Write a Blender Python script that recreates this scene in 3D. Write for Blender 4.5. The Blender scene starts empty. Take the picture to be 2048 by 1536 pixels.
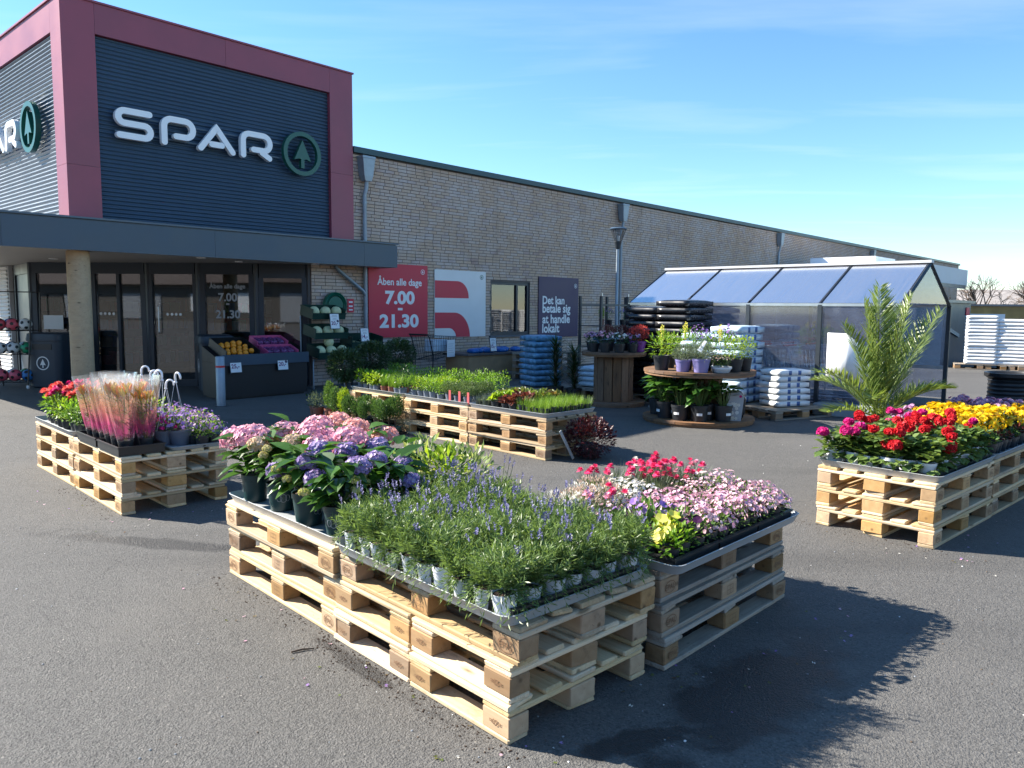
import bpy, math, random
from mathutils import Vector, Matrix, noise
R = math.radians
random.seed(7)
sc = bpy.context.scene
col = sc.collection

# ------------------------------------------------------------------ camera
CAM_H = 1.5546
pitch, roll = R(5.7317), R(0.5096)
cd = bpy.data.cameras.new('camera')
cd.sensor_fit = 'HORIZONTAL'; cd.sensor_width = 36.0
cd.lens = 1533.03 / 2048 * 36.0
cd.clip_start = 0.05; cd.clip_end = 2000
cam = bpy.data.objects.new('camera', cd); col.objects.link(cam)
_f = Vector((0, math.cos(pitch), -math.sin(pitch)))
_r0 = Vector((1, 0, 0)); _u0 = Vector((0, math.sin(pitch), math.cos(pitch)))
_r = _r0 * math.cos(roll) + _u0 * math.sin(roll)
_u = -_r0 * math.sin(roll) + _u0 * math.cos(roll)
cam.matrix_world = Matrix(((_r.x, _u.x, -_f.x, 0), (_r.y, _u.y, -_f.y, 0), (_r.z, _u.z, -_f.z, CAM_H), (0, 0, 0, 1)))
sc.camera = cam

# ------------------------------------------------------------------ sky, sun, exposure
SUN_EL, SUN_AZ = R(36.0), R(162.5)          # azimuth counted from +X
to_sun = Vector((math.cos(SUN_AZ) * math.cos(SUN_EL), math.sin(SUN_AZ) * math.cos(SUN_EL), math.sin(SUN_EL)))
wd = bpy.data.worlds.new('World'); sc.world = wd; wd.use_nodes = True
nt = wd.node_tree; nt.nodes.clear()
def N(t, kind, **kw):
    n = t.nodes.new(kind)
    for k, v in kw.items():
        if hasattr(n, k): setattr(n, k, v)
        else: n.inputs[k].default_value = v
    return n
sky = N(nt, 'ShaderNodeTexSky', sky_type='NISHITA', sun_disc=False, sun_elevation=SUN_EL,
        sun_rotation=math.atan2(to_sun.x, to_sun.y) % (2 * math.pi), air_density=1.0, dust_density=0.0, ozone_density=2.2, altitude=0)
hsv = N(nt, 'ShaderNodeHueSaturation'); hsv.inputs['Hue'].default_value = 0.493; hsv.inputs['Saturation'].default_value = 1.10; hsv.inputs['Value'].default_value = 1.0; nt.links.new(sky.outputs[0], hsv.inputs['Color'])
tc = N(nt, 'ShaderNodeTexCoord')
# thin cirrus: a projection of the view direction on a high flat layer
sep = N(nt, 'ShaderNodeSeparateXYZ'); nt.links.new(tc.outputs['Generated'], sep.inputs[0])
zc = N(nt, 'ShaderNodeMath', operation='MAXIMUM'); nt.links.new(sep.outputs[2], zc.inputs[0]); zc.inputs[1].default_value = 0.06
dx = N(nt, 'ShaderNodeMath', operation='DIVIDE'); nt.links.new(sep.outputs[0], dx.inputs[0]); nt.links.new(zc.outputs[0], dx.inputs[1])
dy = N(nt, 'ShaderNodeMath', operation='DIVIDE'); nt.links.new(sep.outputs[1], dy.inputs[0]); nt.links.new(zc.outputs[0], dy.inputs[1])
cmb = N(nt, 'ShaderNodeCombineXYZ'); nt.links.new(dx.outputs[0], cmb.inputs[0]); nt.links.new(dy.outputs[0], cmb.inputs[1])
mp = N(nt, 'ShaderNodeMapping'); mp.inputs['Scale'].default_value = (0.34, 0.95, 1); mp.inputs['Rotation'].default_value = (0, 0, R(18))
mp.inputs['Location'].default_value = (3.3, 1.7, 0)
nt.links.new(cmb.outputs[0], mp.inputs[0])
n1 = N(nt, 'ShaderNodeTexNoise', Scale=1.1, Detail=7.0, Roughness=0.52, Distortion=0.5); nt.links.new(mp.outputs[0], n1.inputs['Vector'])
rmp = N(nt, 'ShaderNodeMapRange'); rmp.inputs['From Min'].default_value = 0.53; rmp.inputs['From Max'].default_value = 0.85
rmp.inputs['To Max'].default_value = 0.26
nt.links.new(n1.outputs[0], rmp.inputs[0])
zf = N(nt, 'ShaderNodeMapRange'); zf.inputs['From Min'].default_value = 0.0; zf.inputs['From Max'].default_value = 0.12; nt.links.new(sep.outputs[2], zf.inputs[0])
cm = N(nt, 'ShaderNodeMath', operation='MULTIPLY'); nt.links.new(rmp.outputs[0], cm.inputs[0]); nt.links.new(zf.outputs[0], cm.inputs[1])
mix = N(nt, 'ShaderNodeMix', data_type='RGBA'); nt.links.new(cm.outputs[0], mix.inputs['Factor'])
tint = N(nt, 'ShaderNodeMix', data_type='RGBA', blend_type='MULTIPLY'); tint.inputs['Factor'].default_value = 1.0; tint.inputs['B'].default_value = (0.86, 1.0, 1.14, 1); nt.links.new(hsv.outputs[0], tint.inputs['A']); nt.links.new(tint.outputs['Result'], mix.inputs['A']); mix.inputs['B'].default_value = (6.2, 6.6, 6.9, 1)
bg = N(nt, 'ShaderNodeBackground'); bg.inputs['Strength'].default_value = 0.076
nt.links.new(mix.outputs['Result'], bg.inputs[0])
wo = N(nt, 'ShaderNodeOutputWorld'); nt.links.new(bg.outputs[0], wo.inputs[0])
sd = bpy.data.lights.new('sun', 'SUN'); sd.energy = 5.0; sd.angle = R(0.53); sd.color = (1.0, 0.93, 0.82)
sun = bpy.data.objects.new('sun', sd); col.objects.link(sun)
sun.rotation_euler = to_sun.to_track_quat('Z', 'Y').to_euler(); sun.location = to_sun * 60
sc.view_settings.view_transform = 'Standard'; sc.view_settings.look = 'None'
sc.view_settings.exposure = 1.55; sc.view_settings.gamma = 1.0; sc.view_settings.use_curve_mapping = False
sc.render.engine = 'CYCLES'
sc.cycles.max_bounces = 10; sc.cycles.transparent_max_bounces = 24; sc.cycles.diffuse_bounces = 4
sc.cycles.use_denoising = True
sc.cycles.caustics_reflective = False; sc.cycles.caustics_refractive = False

# ------------------------------------------------------------------ materials
MATS = {}
def newmat(name):
    m = bpy.data.materials.new(name); m.use_nodes = True
    t = m.node_tree; t.nodes.clear()
    o = N(t, 'ShaderNodeOutputMaterial')
    MATS[name] = m
    return m, t, o
def principled(t, o, rough=0.6, metal=0.0, spec=0.5):
    p = N(t, 'ShaderNodeBsdfPrincipled'); p.inputs['Roughness'].default_value = rough
    p.inputs['Metallic'].default_value = metal; p.inputs['Specular IOR Level'].default_value = spec
    t.links.new(p.outputs[0], o.inputs[0]); return p
def c4(c): return (c[0], c[1], c[2], 1)
def mixc(t, fac, a, b, blend='MIX'):
    m = N(t, 'ShaderNodeMix', data_type='RGBA', blend_type=blend)
    for sock, v in (('Factor', fac), ('A', a), ('B', b)):
        s = m.inputs[sock]
        if hasattr(v, 'is_linked') or hasattr(v, 'links'): t.links.new(v, s)
        elif sock == 'Factor': s.default_value = v
        else: s.default_value = c4(v)
    return m.outputs['Result']
def ramp(t, src, lo, hi, a=0.0, b=1.0):
    r = N(t, 'ShaderNodeMapRange'); r.inputs['From Min'].default_value = lo; r.inputs['From Max'].default_value = hi
    r.inputs['To Min'].default_value = a; r.inputs['To Max'].default_value = b
    t.links.new(src, r.inputs[0]); return r.outputs[0]
def coords(t, scale=(1, 1, 1), out='Object', rand=True):
    tcn = N(t, 'ShaderNodeTexCoord'); m = N(t, 'ShaderNodeMapping'); m.inputs['Scale'].default_value = scale
    t.links.new(tcn.outputs[out], m.inputs[0])
    if rand:
        oi = N(t, 'ShaderNodeObjectInfo'); k = N(t, 'ShaderNodeMath', operation='MULTIPLY'); k.inputs[1].default_value = 37.0
        t.links.new(oi.outputs['Random'], k.inputs[0]); t.links.new(k.outputs[0], m.inputs['Location'])
    return m.outputs[0]
def noise_t(t, vec, scale, detail=4, rough=0.55, dist=0.0):
    n = N(t, 'ShaderNodeTexNoise', Scale=scale, Detail=detail, Roughness=rough, Distortion=dist)
    t.links.new(vec, n.inputs['Vector']); return n.outputs[0]
def bump(t, p, h, strength, dist=0.01):
    b = N(t, 'ShaderNodeBump'); b.inputs['Strength'].default_value = strength; b.inputs['Distance'].default_value = dist
    t.links.new(h, b.inputs['Height']); t.links.new(b.outputs[0], p.inputs['Normal'])
def orand(t): return N(t, 'ShaderNodeObjectInfo').outputs['Random']
def attr(t, name):
    a = N(t, 'ShaderNodeAttribute'); a.attribute_name = name; return a.outputs['Fac']
def plain(name, c, rough=0.55, metal=0.0, var=0.12, scale=6.0, bumpk=0.0, spec=0.5):
    m, t, o = newmat(name); p = principled(t, o, rough, metal, spec)
    n = noise_t(t, coords(t), scale, 5)
    dark = tuple(x * (1 - var) for x in c); lite = tuple(min(1, x * (1 + var)) for x in c)
    t.links.new(mixc(t, ramp(t, n, 0.3, 0.7), dark, lite), p.inputs['Base Color'])
    t.links.new(ramp(t, n, 0.2, 0.8, rough * 0.85, min(1, rough * 1.15)), p.inputs['Roughness'])
    if bumpk: bump(t, p, noise_t(t, coords(t), scale * 6, 4), bumpk, 0.004)
    return m
def leafmat(name, c1, c2, trans=0.38, rough=0.42, spec=0.45):
    m, t, o = newmat(name)
    f = N(t, 'ShaderNodeMath', operation='ADD'); t.links.new(attr(t, 'rnd'), f.inputs[0])
    k = N(t, 'ShaderNodeMapRange'); k.inputs['To Min'].default_value = -0.18; k.inputs['To Max'].default_value = 0.18; t.links.new(orand(t), k.inputs[0])
    t.links.new(k.outputs[0], f.inputs[1]); f.use_clamp = True
    c = mixc(t, f.outputs[0], c1, c2)
    p = N(t, 'ShaderNodeBsdfPrincipled'); p.inputs['Roughness'].default_value = rough; p.inputs['Specular IOR Level'].default_value = spec
    t.links.new(c, p.inputs['Base Color'])
    tr = N(t, 'ShaderNodeBsdfTranslucent')
    t.links.new(mixc(t, 1.0, c, (1.25, 1.2, 0.75), 'MULTIPLY'), tr.inputs[0])
    ms = N(t, 'ShaderNodeMixShader'); ms.inputs[0].default_value = trans
    t.links.new(p.outputs[0], ms.inputs[1]); t.links.new(tr.outputs[0], ms.inputs[2]); t.links.new(ms.outputs[0], o.inputs[0])
    return m
def petalmat(name, c1, c2, trans=0.3): 
    m = leafmat(name, c1, c2, trans, 0.55, 0.25)
    for n in m.node_tree.nodes:
        if n.type == 'MIX' and n.blend_type == 'MULTIPLY': n.inputs['B'].default_value = (1, 1, 1, 1)
    return m
def wood(name, c1, c2, c3, grain=26.0, rough=0.75):
    m, t, o = newmat(name); p = principled(t, o, rough, 0, 0.3)
    v = coords(t, (1.0, grain, grain)); n = noise_t(t, v, 2.2, 6, 0.62, 0.6)
    base = mixc(t, ramp(t, n, 0.33, 0.68), c1, c2)
    big = noise_t(t, coords(t, (2.0, 6, 6)), 1.7, 3)
    base = mixc(t, ramp(t, big, 0.52, 0.8, 0, 0.7), base, c3)
    rr = ramp(t, orand(t), 0, 1, 0.68, 1.14)
    hs = N(t, 'ShaderNodeHueSaturation'); t.links.new(base, hs.inputs['Color']); t.links.new(rr, hs.inputs['Value'])
    o2 = N(t, 'ShaderNodeMath', operation='MULTIPLY'); o2.inputs[1].default_value = 7.31; t.links.new(orand(t), o2.inputs[0]); o3 = N(t, 'ShaderNodeMath', operation='FRACT'); t.links.new(o2.outputs[0], o3.inputs[0]); t.links.new(ramp(t, o3.outputs[0], 0, 1, 0.78, 1.14), hs.inputs['Saturation'])
    # knots
    vo = N(t, 'ShaderNodeTexVoronoi', Scale=1.0); t.links.new(coords(t, (2.6, 9, 9)), vo.inputs['Vector'])
    kn = ramp(t, vo.outputs['Distance'], 0.06, 0.14, 0.85, 0.0)
    kc = mixc(t, kn, hs.outputs[0], tuple(x * 0.28 for x in c2))
    # grime
    gr = noise_t(t, coords(t, (3.2, 7, 7)), 2.3, 7, 0.72); kc = mixc(t, ramp(t, gr, 0.56, 0.74, 0, 0.6), kc, tuple(x * 0.36 for x in c3))
    fl = noise_t(t, coords(t, (14, 30, 30)), 2.0, 3, 0.6); kc = mixc(t, ramp(t, fl, 0.66, 0.72, 0, 0.5), kc, tuple(x * 0.4 for x in c3))
    t.links.new(kc, p.inputs['Base Color'])
    bump(t, p, n, 0.35, 0.003)
    return m
wood('pine_new', (0.74, 0.57, 0.35), (0.62, 0.45, 0.25), (0.48, 0.36, 0.22))
wood('pine_used', (0.58, 0.43, 0.26), (0.42, 0.30, 0.17), (0.27, 0.21, 0.145))
wood('pine_grey', (0.40, 0.34, 0.27), (0.29, 0.24, 0.19), (0.18, 0.16, 0.14))
wood('block_new', (0.55, 0.35, 0.17), (0.45, 0.27, 0.12), (0.38, 0.24, 0.12), 9)
wood('block_used', (0.42, 0.27, 0.15), (0.33, 0.20, 0.10), (0.24, 0.16, 0.10), 9)
wood('column_wood', (0.60, 0.43, 0.26), (0.52, 0.36, 0.21), (0.45, 0.33, 0.22), 14)
wood('drum_wood', (0.27, 0.15, 0.08), (0.19, 0.10, 0.055), (0.11, 0.065, 0.04), 18)
plain('brand_mark', (0.19, 0.10, 0.05), 0.8)

def asphalt():
    m, t, o = newmat('asphalt'); p = principled(t, o, 0.82, 0, 0.35)
    v = coords(t, rand=False)
    big = noise_t(t, v, 0.35, 5, 0.6); mid = noise_t(t, v, 7.0, 6, 0.65); fine = noise_t(t, v, 150.0, 2, 0.7)
    c = mixc(t, ramp(t, big, 0.3, 0.7), (0.088, 0.085, 0.080), (0.114, 0.109, 0.102))
    c = mixc(t, ramp(t, mid, 0.35, 0.7), c, (0.076, 0.074, 0.071))
    c = mixc(t, ramp(t, fine, 0.36, 0.62, 0.0, 0.75), c, (0.128, 0.124, 0.118))
    v1 = N(t, 'ShaderNodeTexVoronoi', Scale=42.0); t.links.new(v, v1.inputs['Vector'])
    stone = ramp(t, v1.outputs['Distance'], 0.10, 0.22, 1.0, 0.0)
    pick = N(t, 'ShaderNodeSeparateColor'); t.links.new(v1.outputs['Color'], pick.inputs[0])
    pk = ramp(t, pick.outputs[0], 0.90, 0.95); mm = N(t, 'ShaderNodeMath', operation='MULTIPLY'); t.links.new(stone, mm.inputs[0]); t.links.new(pk, mm.inputs[1])
    c = mixc(t, mm.outputs[0], c, (0.30, 0.28, 0.25))
    # pits
    pit = noise_t(t, v, 64.0, 3, 0.75)
    c = mixc(t, ramp(t, pit, 0.60, 0.72, 0, 0.6), c, (0.045, 0.043, 0.041))
    gcol = N(t, 'ShaderNodeTexVoronoi', Scale=125.0); t.links.new(v, gcol.inputs['Vector']); gs = N(t, 'ShaderNodeSeparateColor'); t.links.new(gcol.outputs['Color'], gs.inputs[0])
    c = mixc(t, ramp(t, gs.outputs[0], 0.55, 1.0, 0, 0.55), c, (0.165, 0.160, 0.150)); c = mixc(t, ramp(t, gs.outputs[1], 0.6, 1.0, 0, 0.6), c, (0.040, 0.039, 0.038))
    # dusty lighter areas, darker driven lanes, hairline cracks
    dust = noise_t(t, v, 0.9, 6, 0.68, 0.6); c = mixc(t, ramp(t, dust, 0.52, 0.74, 0, 0.5), c, (0.138, 0.131, 0.121))
    lane = N(t, 'ShaderNodeMapping'); lane.inputs['Rotation'].default_value = (0, 0, R(-24)); lane.inputs['Scale'].default_value = (0.10, 0.75, 1); t.links.new(v, lane.inputs[0])
    ln_ = noise_t(t, lane.outputs[0], 1.0, 5, 0.6); c = mixc(t, ramp(t, ln_, 0.54, 0.70, 0, 0.5), c, (0.052, 0.051, 0.050))
    ce = N(t, 'ShaderNodeTexVoronoi', feature='DISTANCE_TO_EDGE', Scale=0.42); wv2 = N(t, 'ShaderNodeVectorMath', operation='ADD'); nd2 = N(t, 'ShaderNodeTexNoise', Scale=2.4, Detail=6.0); t.links.new(v, nd2.inputs['Vector']); t.links.new(v, wv2.inputs[0])
    sv2 = N(t, 'ShaderNodeVectorMath', operation='SCALE'); sv2.inputs['Scale'].default_value = 0.9; t.links.new(nd2.outputs['Color'], sv2.inputs[0]); t.links.new(sv2.outputs[0], wv2.inputs[1]); t.links.new(wv2.outputs[0], ce.inputs['Vector'])
    ck = N(t, 'ShaderNodeMath', operation='MULTIPLY'); t.links.new(ramp(t, ce.outputs['Distance'], 0.001, 0.004, 0.55, 0), ck.inputs[0]); t.links.new(ramp(t, noise_t(t, v, 0.55, 2), 0.50, 0.58), ck.inputs[1])
    c = mixc(t, ck.outputs[0], c, (0.03, 0.029, 0.028))
    # damp patches left by watering in front of and beside the tables
    def blob(x, y, rx, ry, rot, soft=0.35):
        tcn = N(t, 'ShaderNodeTexCoord'); mpn = N(t, 'ShaderNodeMapping'); mpn.vector_type = 'TEXTURE'
        mpn.inputs['Location'].default_value = (x, y, 0); mpn.inputs['Rotation'].default_value = (0, 0, rot); mpn.inputs['Scale'].default_value = (rx, ry, 1)
        t.links.new(tcn.outputs['Object'], mpn.inputs[0])
        ln = N(t, 'ShaderNodeVectorMath', operation='LENGTH'); t.links.new(mpn.outputs[0], ln.inputs[0])
        w = N(t, 'ShaderNodeMath', operation='ADD'); t.links.new(ln.outputs['Value'], w.inputs[0])
        nn = noise_t(t, v, 3.2, 5, 0.6, 0.8); t.links.new(ramp(t, nn, 0.25, 0.75, -0.55, 0.55), w.inputs[1])
        return ramp(t, w.outputs[0], 1.0 - soft, 1.0, 1.0, 0.0)
    wet = None
    for b in ((1.02, 3.02, 0.75, 0.26, R(42)), (0.45, 2.62, 0.42, 0.08, R(22)), (-0.62, 3.15, 0.5, 0.05, R(133)), (-2.4, 4.9, 0.9, 0.12, R(-10))):
        w = blob(*b)
        if wet is None: wet = w
        else:
            mx = N(t, 'ShaderNodeMath', operation='MAXIMUM'); t.links.new(wet, mx.inputs[0]); t.links.new(w, mx.inputs[1]); wet = mx.outputs[0]
    c = mixc(t, ramp(t, wet, 0, 1, 0, 0.8), c, (0.018, 0.018, 0.019))
    t.links.new(c, p.inputs['Base Color'])
    t.links.new(ramp(t, wet, 0, 1, 0.86, 0.5), p.inputs['Roughness'])
    v2 = N(t, 'ShaderNodeTexVoronoi', Scale=125.0); wv = N(t, 'ShaderNodeVectorMath', operation='ADD'); nd = N(t, 'ShaderNodeTexNoise', Scale=60.0, Detail=2.0); t.links.new(v, nd.inputs['Vector']); sv = N(t, 'ShaderNodeVectorMath', operation='SCALE'); sv.inputs['Scale'].default_value = 0.012; t.links.new(nd.outputs['Color'], sv.inputs[0]); t.links.new(v, wv.inputs[0]); t.links.new(sv.outputs[0], wv.inputs[1]); t.links.new(wv.outputs[0], v2.inputs['Vector'])
    hsum = N(t, 'ShaderNodeMath', operation='ADD'); t.links.new(ramp(t, v2.outputs['Distance'], 0.1, 0.75, 1.0, 0.0), hsum.inputs[0])
    h2 = N(t, 'ShaderNodeMath', operation='ADD'); t.links.new(hsum.outputs[0], h2.inputs[0]); t.links.new(ramp(t, pit, 0.48, 0.72, 0, -1.3), h2.inputs[1])
    t.links.new(ramp(t, noise_t(t, v, 19.0, 5, 0.72), 0.25, 0.75, 0, 1.5), hsum.inputs[1])
    bump(t, p, h2.outputs[0], 0.62, 0.0045)
    return m
asphalt()

def brickmat(name, tex=False):
    m, t, o = newmat(name); p = principled(t, o, 0.9, 0, 0.2)
    tcn = N(t, 'ShaderNodeTexCoord')
    geo = N(t, 'ShaderNodeNewGeometry'); v = geo.outputs['Position']
    big = noise_t(t, v, 0.9, 5, 0.62, 0.4); med = noise_t(t, v, 4.0, 5, 0.7); fine = noise_t(t, v, 38.0, 3, 0.6)
    if tex:
        mpn = N(t, 'ShaderNodeMapping'); mpn.inputs['Rotation'].default_value = (R(90), 0, 0); t.links.new(tcn.outputs['Object'], mpn.inputs[0])
        sp = N(t, 'ShaderNodeSeparateXYZ'); t.links.new(tcn.outputs['Object'], sp.inputs[0])
        cb = N(t, 'ShaderNodeCombineXYZ'); t.links.new(sp.outputs[0], cb.inputs[0]); t.links.new(sp.outputs[2], cb.inputs[1])
        bt = N(t, 'ShaderNodeTexBrick', offset=0.5); bt.inputs['Scale'].default_value = 1.0
        bt.inputs['Brick Width'].default_value = 0.24; bt.inputs['Row Height'].default_value = 0.0667; bt.inputs['Mortar Size'].default_value = 0.012
        bt.inputs['Color1'].default_value = (0, 0, 0, 1); bt.inputs['Color2'].default_value = (1, 1, 1, 1); bt.inputs['Mortar'].default_value = (0.5, 0.5, 0.5, 1)
        t.links.new(cb.outputs[0], bt.inputs['Vector'])
        rnd = N(t, 'ShaderNodeRGBToBW'); t.links.new(bt.outputs[0], rnd.inputs[0]); rnd = rnd.outputs[0]
    else:
        a = N(t, 'ShaderNodeMath', operation='ADD'); t.links.new(attr(t, 'rnd'), a.inputs[0]); t.links.new(orand(t), a.inputs[1])
        fr = N(t, 'ShaderNodeMath', operation='FRACT'); t.links.new(a.outputs[0], fr.inputs[0]); rnd = fr.outputs[0]
    c = mixc(t, rnd, (0.62, 0.445, 0.325), (0.53, 0.37, 0.265))
    c = mixc(t, ramp(t, rnd, 0.84, 0.90), c, (0.38, 0.205, 0.145))
    # worn whitewash: more of it where the patches are and brick by brick
    s = N(t, 'ShaderNodeMath', operation='MULTIPLY_ADD'); t.links.new(rnd, s.inputs[0]); s.inputs[1].default_value = 0.34; t.links.new(big, s.inputs[2])
    s2 = N(t, 'ShaderNodeMath', operation='MULTIPLY_ADD'); t.links.new(med, s2.inputs[0]); s2.inputs[1].default_value = 0.38; t.links.new(s.outputs[0], s2.inputs[2])
    ww = ramp(t, s2.outputs[0], 0.72, 1.08, 0.0, 0.68)
    c = mixc(t, ww, c, (0.70, 0.63, 0.60))
    c = mixc(t, ramp(t, fine, 0.3, 0.7, 0.0, 0.30), c, (0.28, 0.21, 0.165))
    gz = N(t, 'ShaderNodeSeparateXYZ'); t.links.new(v, gz.inputs[0]); smp = N(t, 'ShaderNodeMapping'); smp.inputs['Scale'].default_value = (2.6, 2.6, 0.12); t.links.new(v, smp.inputs[0])
    run = noise_t(t, smp.outputs[0], 1.0, 5, 0.65); rm = N(t, 'ShaderNodeMath', operation='MULTIPLY'); t.links.new(ramp(t, run, 0.54, 0.76, 0, 0.40), rm.inputs[0]); t.links.new(ramp(t, gz.outputs[2], 2.2, 4.6, 0.25, 1.0), rm.inputs[1])
    c = mixc(t, rm.outputs[0], c, (0.17, 0.135, 0.115))
    if tex: c = mixc(t, bt.outputs['Fac'], c, (0.20, 0.17, 0.15))
    t.links.new(c, p.inputs['Base Color']); bump(t, p, fine, 0.4, 0.004)
    return m
brickmat('brick'); brickmat('brick_far', True)
plain('mortar', (0.125, 0.105, 0.095), 0.95, 0, 0.2, 9, 0.4)
plain('maroon_panel', (0.30, 0.060, 0.092), 0.42, 0, 0.11, 1.3)
plain('slate_metal', (0.032, 0.062, 0.098), 0.38, 0, 0.08, 3)
plain('slate_light', (0.065, 0.10, 0.14), 0.35, 0, 0.06, 3)
plain('cladding', (0.048, 0.090, 0.145), 0.32, 0.2, 0.05, 2)
plain('frame_dark', (0.012, 0.021, 0.034), 0.4, 0, 0.08, 4)
plain('soffit', (0.50, 0.48, 0.45), 0.7, 0, 0.05, 3)
plain('sign_white', (0.90, 0.91, 0.92), 0.35, 0, 0.02, 3)
plain('sign_green', (0.010, 0.10, 0.070), 0.35, 0, 0.05, 3)
plain('poster_red', (0.60, 0.026, 0.055), 0.5, 0, 0.04, 3)
plain('poster_white', (0.76, 0.75, 0.73), 0.5, 0, 0.03, 3)
plain('poster_purple', (0.060, 0.035, 0.085), 0.5, 0, 0.05, 3)
plain('print_white', (0.82, 0.82, 0.82), 0.5, 0, 0.02, 3)
plain('print_grey', (0.35, 0.36, 0.38), 0.5, 0, 0.02, 3)
plain('print_purple', (0.17, 0.012, 0.11), 0.5, 0, 0.02, 3)
plain('teal_trim', (0.012, 0.055, 0.065), 0.4, 0, 0.08, 3)
plain('zinc', (0.27, 0.32, 0.37), 0.45, 0.5, 0.14, 5)
plain('steel', (0.55, 0.57, 0.58), 0.32, 0.85, 0.08, 8)
plain('dark_steel', (0.05, 0.06, 0.07), 0.4, 0.4, 0.1, 8)
plain('wire_black', (0.018, 0.02, 0.023), 0.4, 0.2, 0.1, 8)
plain('tray_grey', (0.36, 0.385, 0.40), 0.45, 0, 0.06, 6)
plain('black_plastic', (0.014, 0.015, 0.017), 0.42, 0, 0.15, 8)
plain('pot_white', (0.66, 0.68, 0.72), 0.45, 0, 0.06, 8)
plain('pot_green_dark', (0.010, 0.040, 0.042), 0.4, 0, 0.12, 8)
plain('pot_green', (0.05, 0.11, 0.085), 0.5, 0, 0.12, 8)
plain('pot_terracotta', (0.22, 0.075, 0.045), 0.65, 0, 0.15, 8)
plain('pot_grey', (0.13, 0.15, 0.19), 0.5, 0, 0.12, 8)
plain('pot_violet', (0.22, 0.20, 0.42), 0.45, 0, 0.08, 8)
plain('pot_purple', (0.22, 0.05, 0.28), 0.45, 0, 0.08, 8)
plain('pot_black', (0.018, 0.021, 0.026), 0.48, 0, 0.15, 8)
plain('soil', (0.045, 0.026, 0.015), 0.95, 0, 0.4, 60, 0.8)
plain('bin_blue', (0.022, 0.036, 0.054), 0.5, 0, 0.06, 5)
plain('crate_green', (0.006, 0.040, 0.030), 0.42, 0, 0.12, 9)
plain('crate_magenta', (0.60, 0.10, 0.24), 0.55, 0, 0.1, 9)
plain('cardboard', (0.40, 0.26, 0.14), 0.85, 0, 0.12, 7)
plain('orange_fruit', (0.80, 0.27, 0.012), 0.45, 0, 0.1, 20, 0.15)
plain('melon', (0.58, 0.60, 0.34), 0.6, 0, 0.14, 14, 0.2)
plain('grape_pack', (0.16, 0.05, 0.14), 0.16, 0, 0.95, 34)
plain('leek', (0.42, 0.50, 0.30), 0.5, 0, 0.3, 20)
plain('hose_green', (0.006, 0.12, 0.075), 0.35, 0, 0.1, 9)
plain('bag_black', (0.016, 0.017, 0.021), 0.28, 0, 0.2, 9)
plain('bag_blue', (0.13, 0.30, 0.46), 0.32, 0, 0.55, 11)
plain('bag_pale', (0.52, 0.66, 0.78), 0.32, 0, 0.12, 9)
plain('bag_white', (0.74, 0.77, 0.80), 0.38, 0, 0.06, 9)
plain('bag_print_blue', (0.03, 0.10, 0.30), 0.35, 0, 0.1, 9)
plain('tarp_blue', (0.015, 0.13, 0.42), 0.3, 0, 0.25, 14)
plain('foam', (0.82, 0.84, 0.85), 0.6, 0, 0.03, 9)
plain('red_tape', (0.60, 0.03, 0.03), 0.5, 0, 0.05, 9)
plain('ball_pink', (0.62, 0.10, 0.15), 0.4, 0, 0.05, 9)
plain('ball_green', (0.01, 0.26, 0.12), 0.4, 0, 0.05, 9)
plain('ball_white', (0.62, 0.66, 0.68), 0.4, 0, 0.05, 9)
plain('ball_blue', (0.02, 0.16, 0.42), 0.4, 0, 0.05, 9)
plain('concrete', (0.27, 0.29, 0.31), 0.85, 0, 0.12, 6, 0.3)
plain('bark', (0.12, 0.085, 0.06), 0.9, 0, 0.3, 14, 0.5)
plain('yellow_brick', (0.42, 0.27, 0.10), 0.9, 0, 0.2, 3)
plain('roof_tile', (0.30, 0.27, 0.25), 0.85, 0, 0.25, 2)
plain('roof_dark', (0.10, 0.075, 0.065), 0.8, 0, 0.3, 3)
plain('roof_red', (0.33, 0.09, 0.05), 0.85, 0, 0.25, 2)
plain('render_pale', (0.13, 0.115, 0.10), 0.85, 0, 0.06, 2)
plain('dock_white', (0.62, 0.64, 0.66), 0.6, 0, 0.04, 2)
plain('interior_dark', (0.03, 0.03, 0.033), 0.8, 0, 0.2, 2)
plain('interior_mid', (0.12, 0.10, 0.09), 0.8, 0, 0.3, 2)
plain('tag_red', (0.55, 0.10, 0.10), 0.5, 0, 0.1, 9)
plain('hook_white', (0.85, 0.86, 0.88), 0.3, 0, 0.02, 9)

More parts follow.
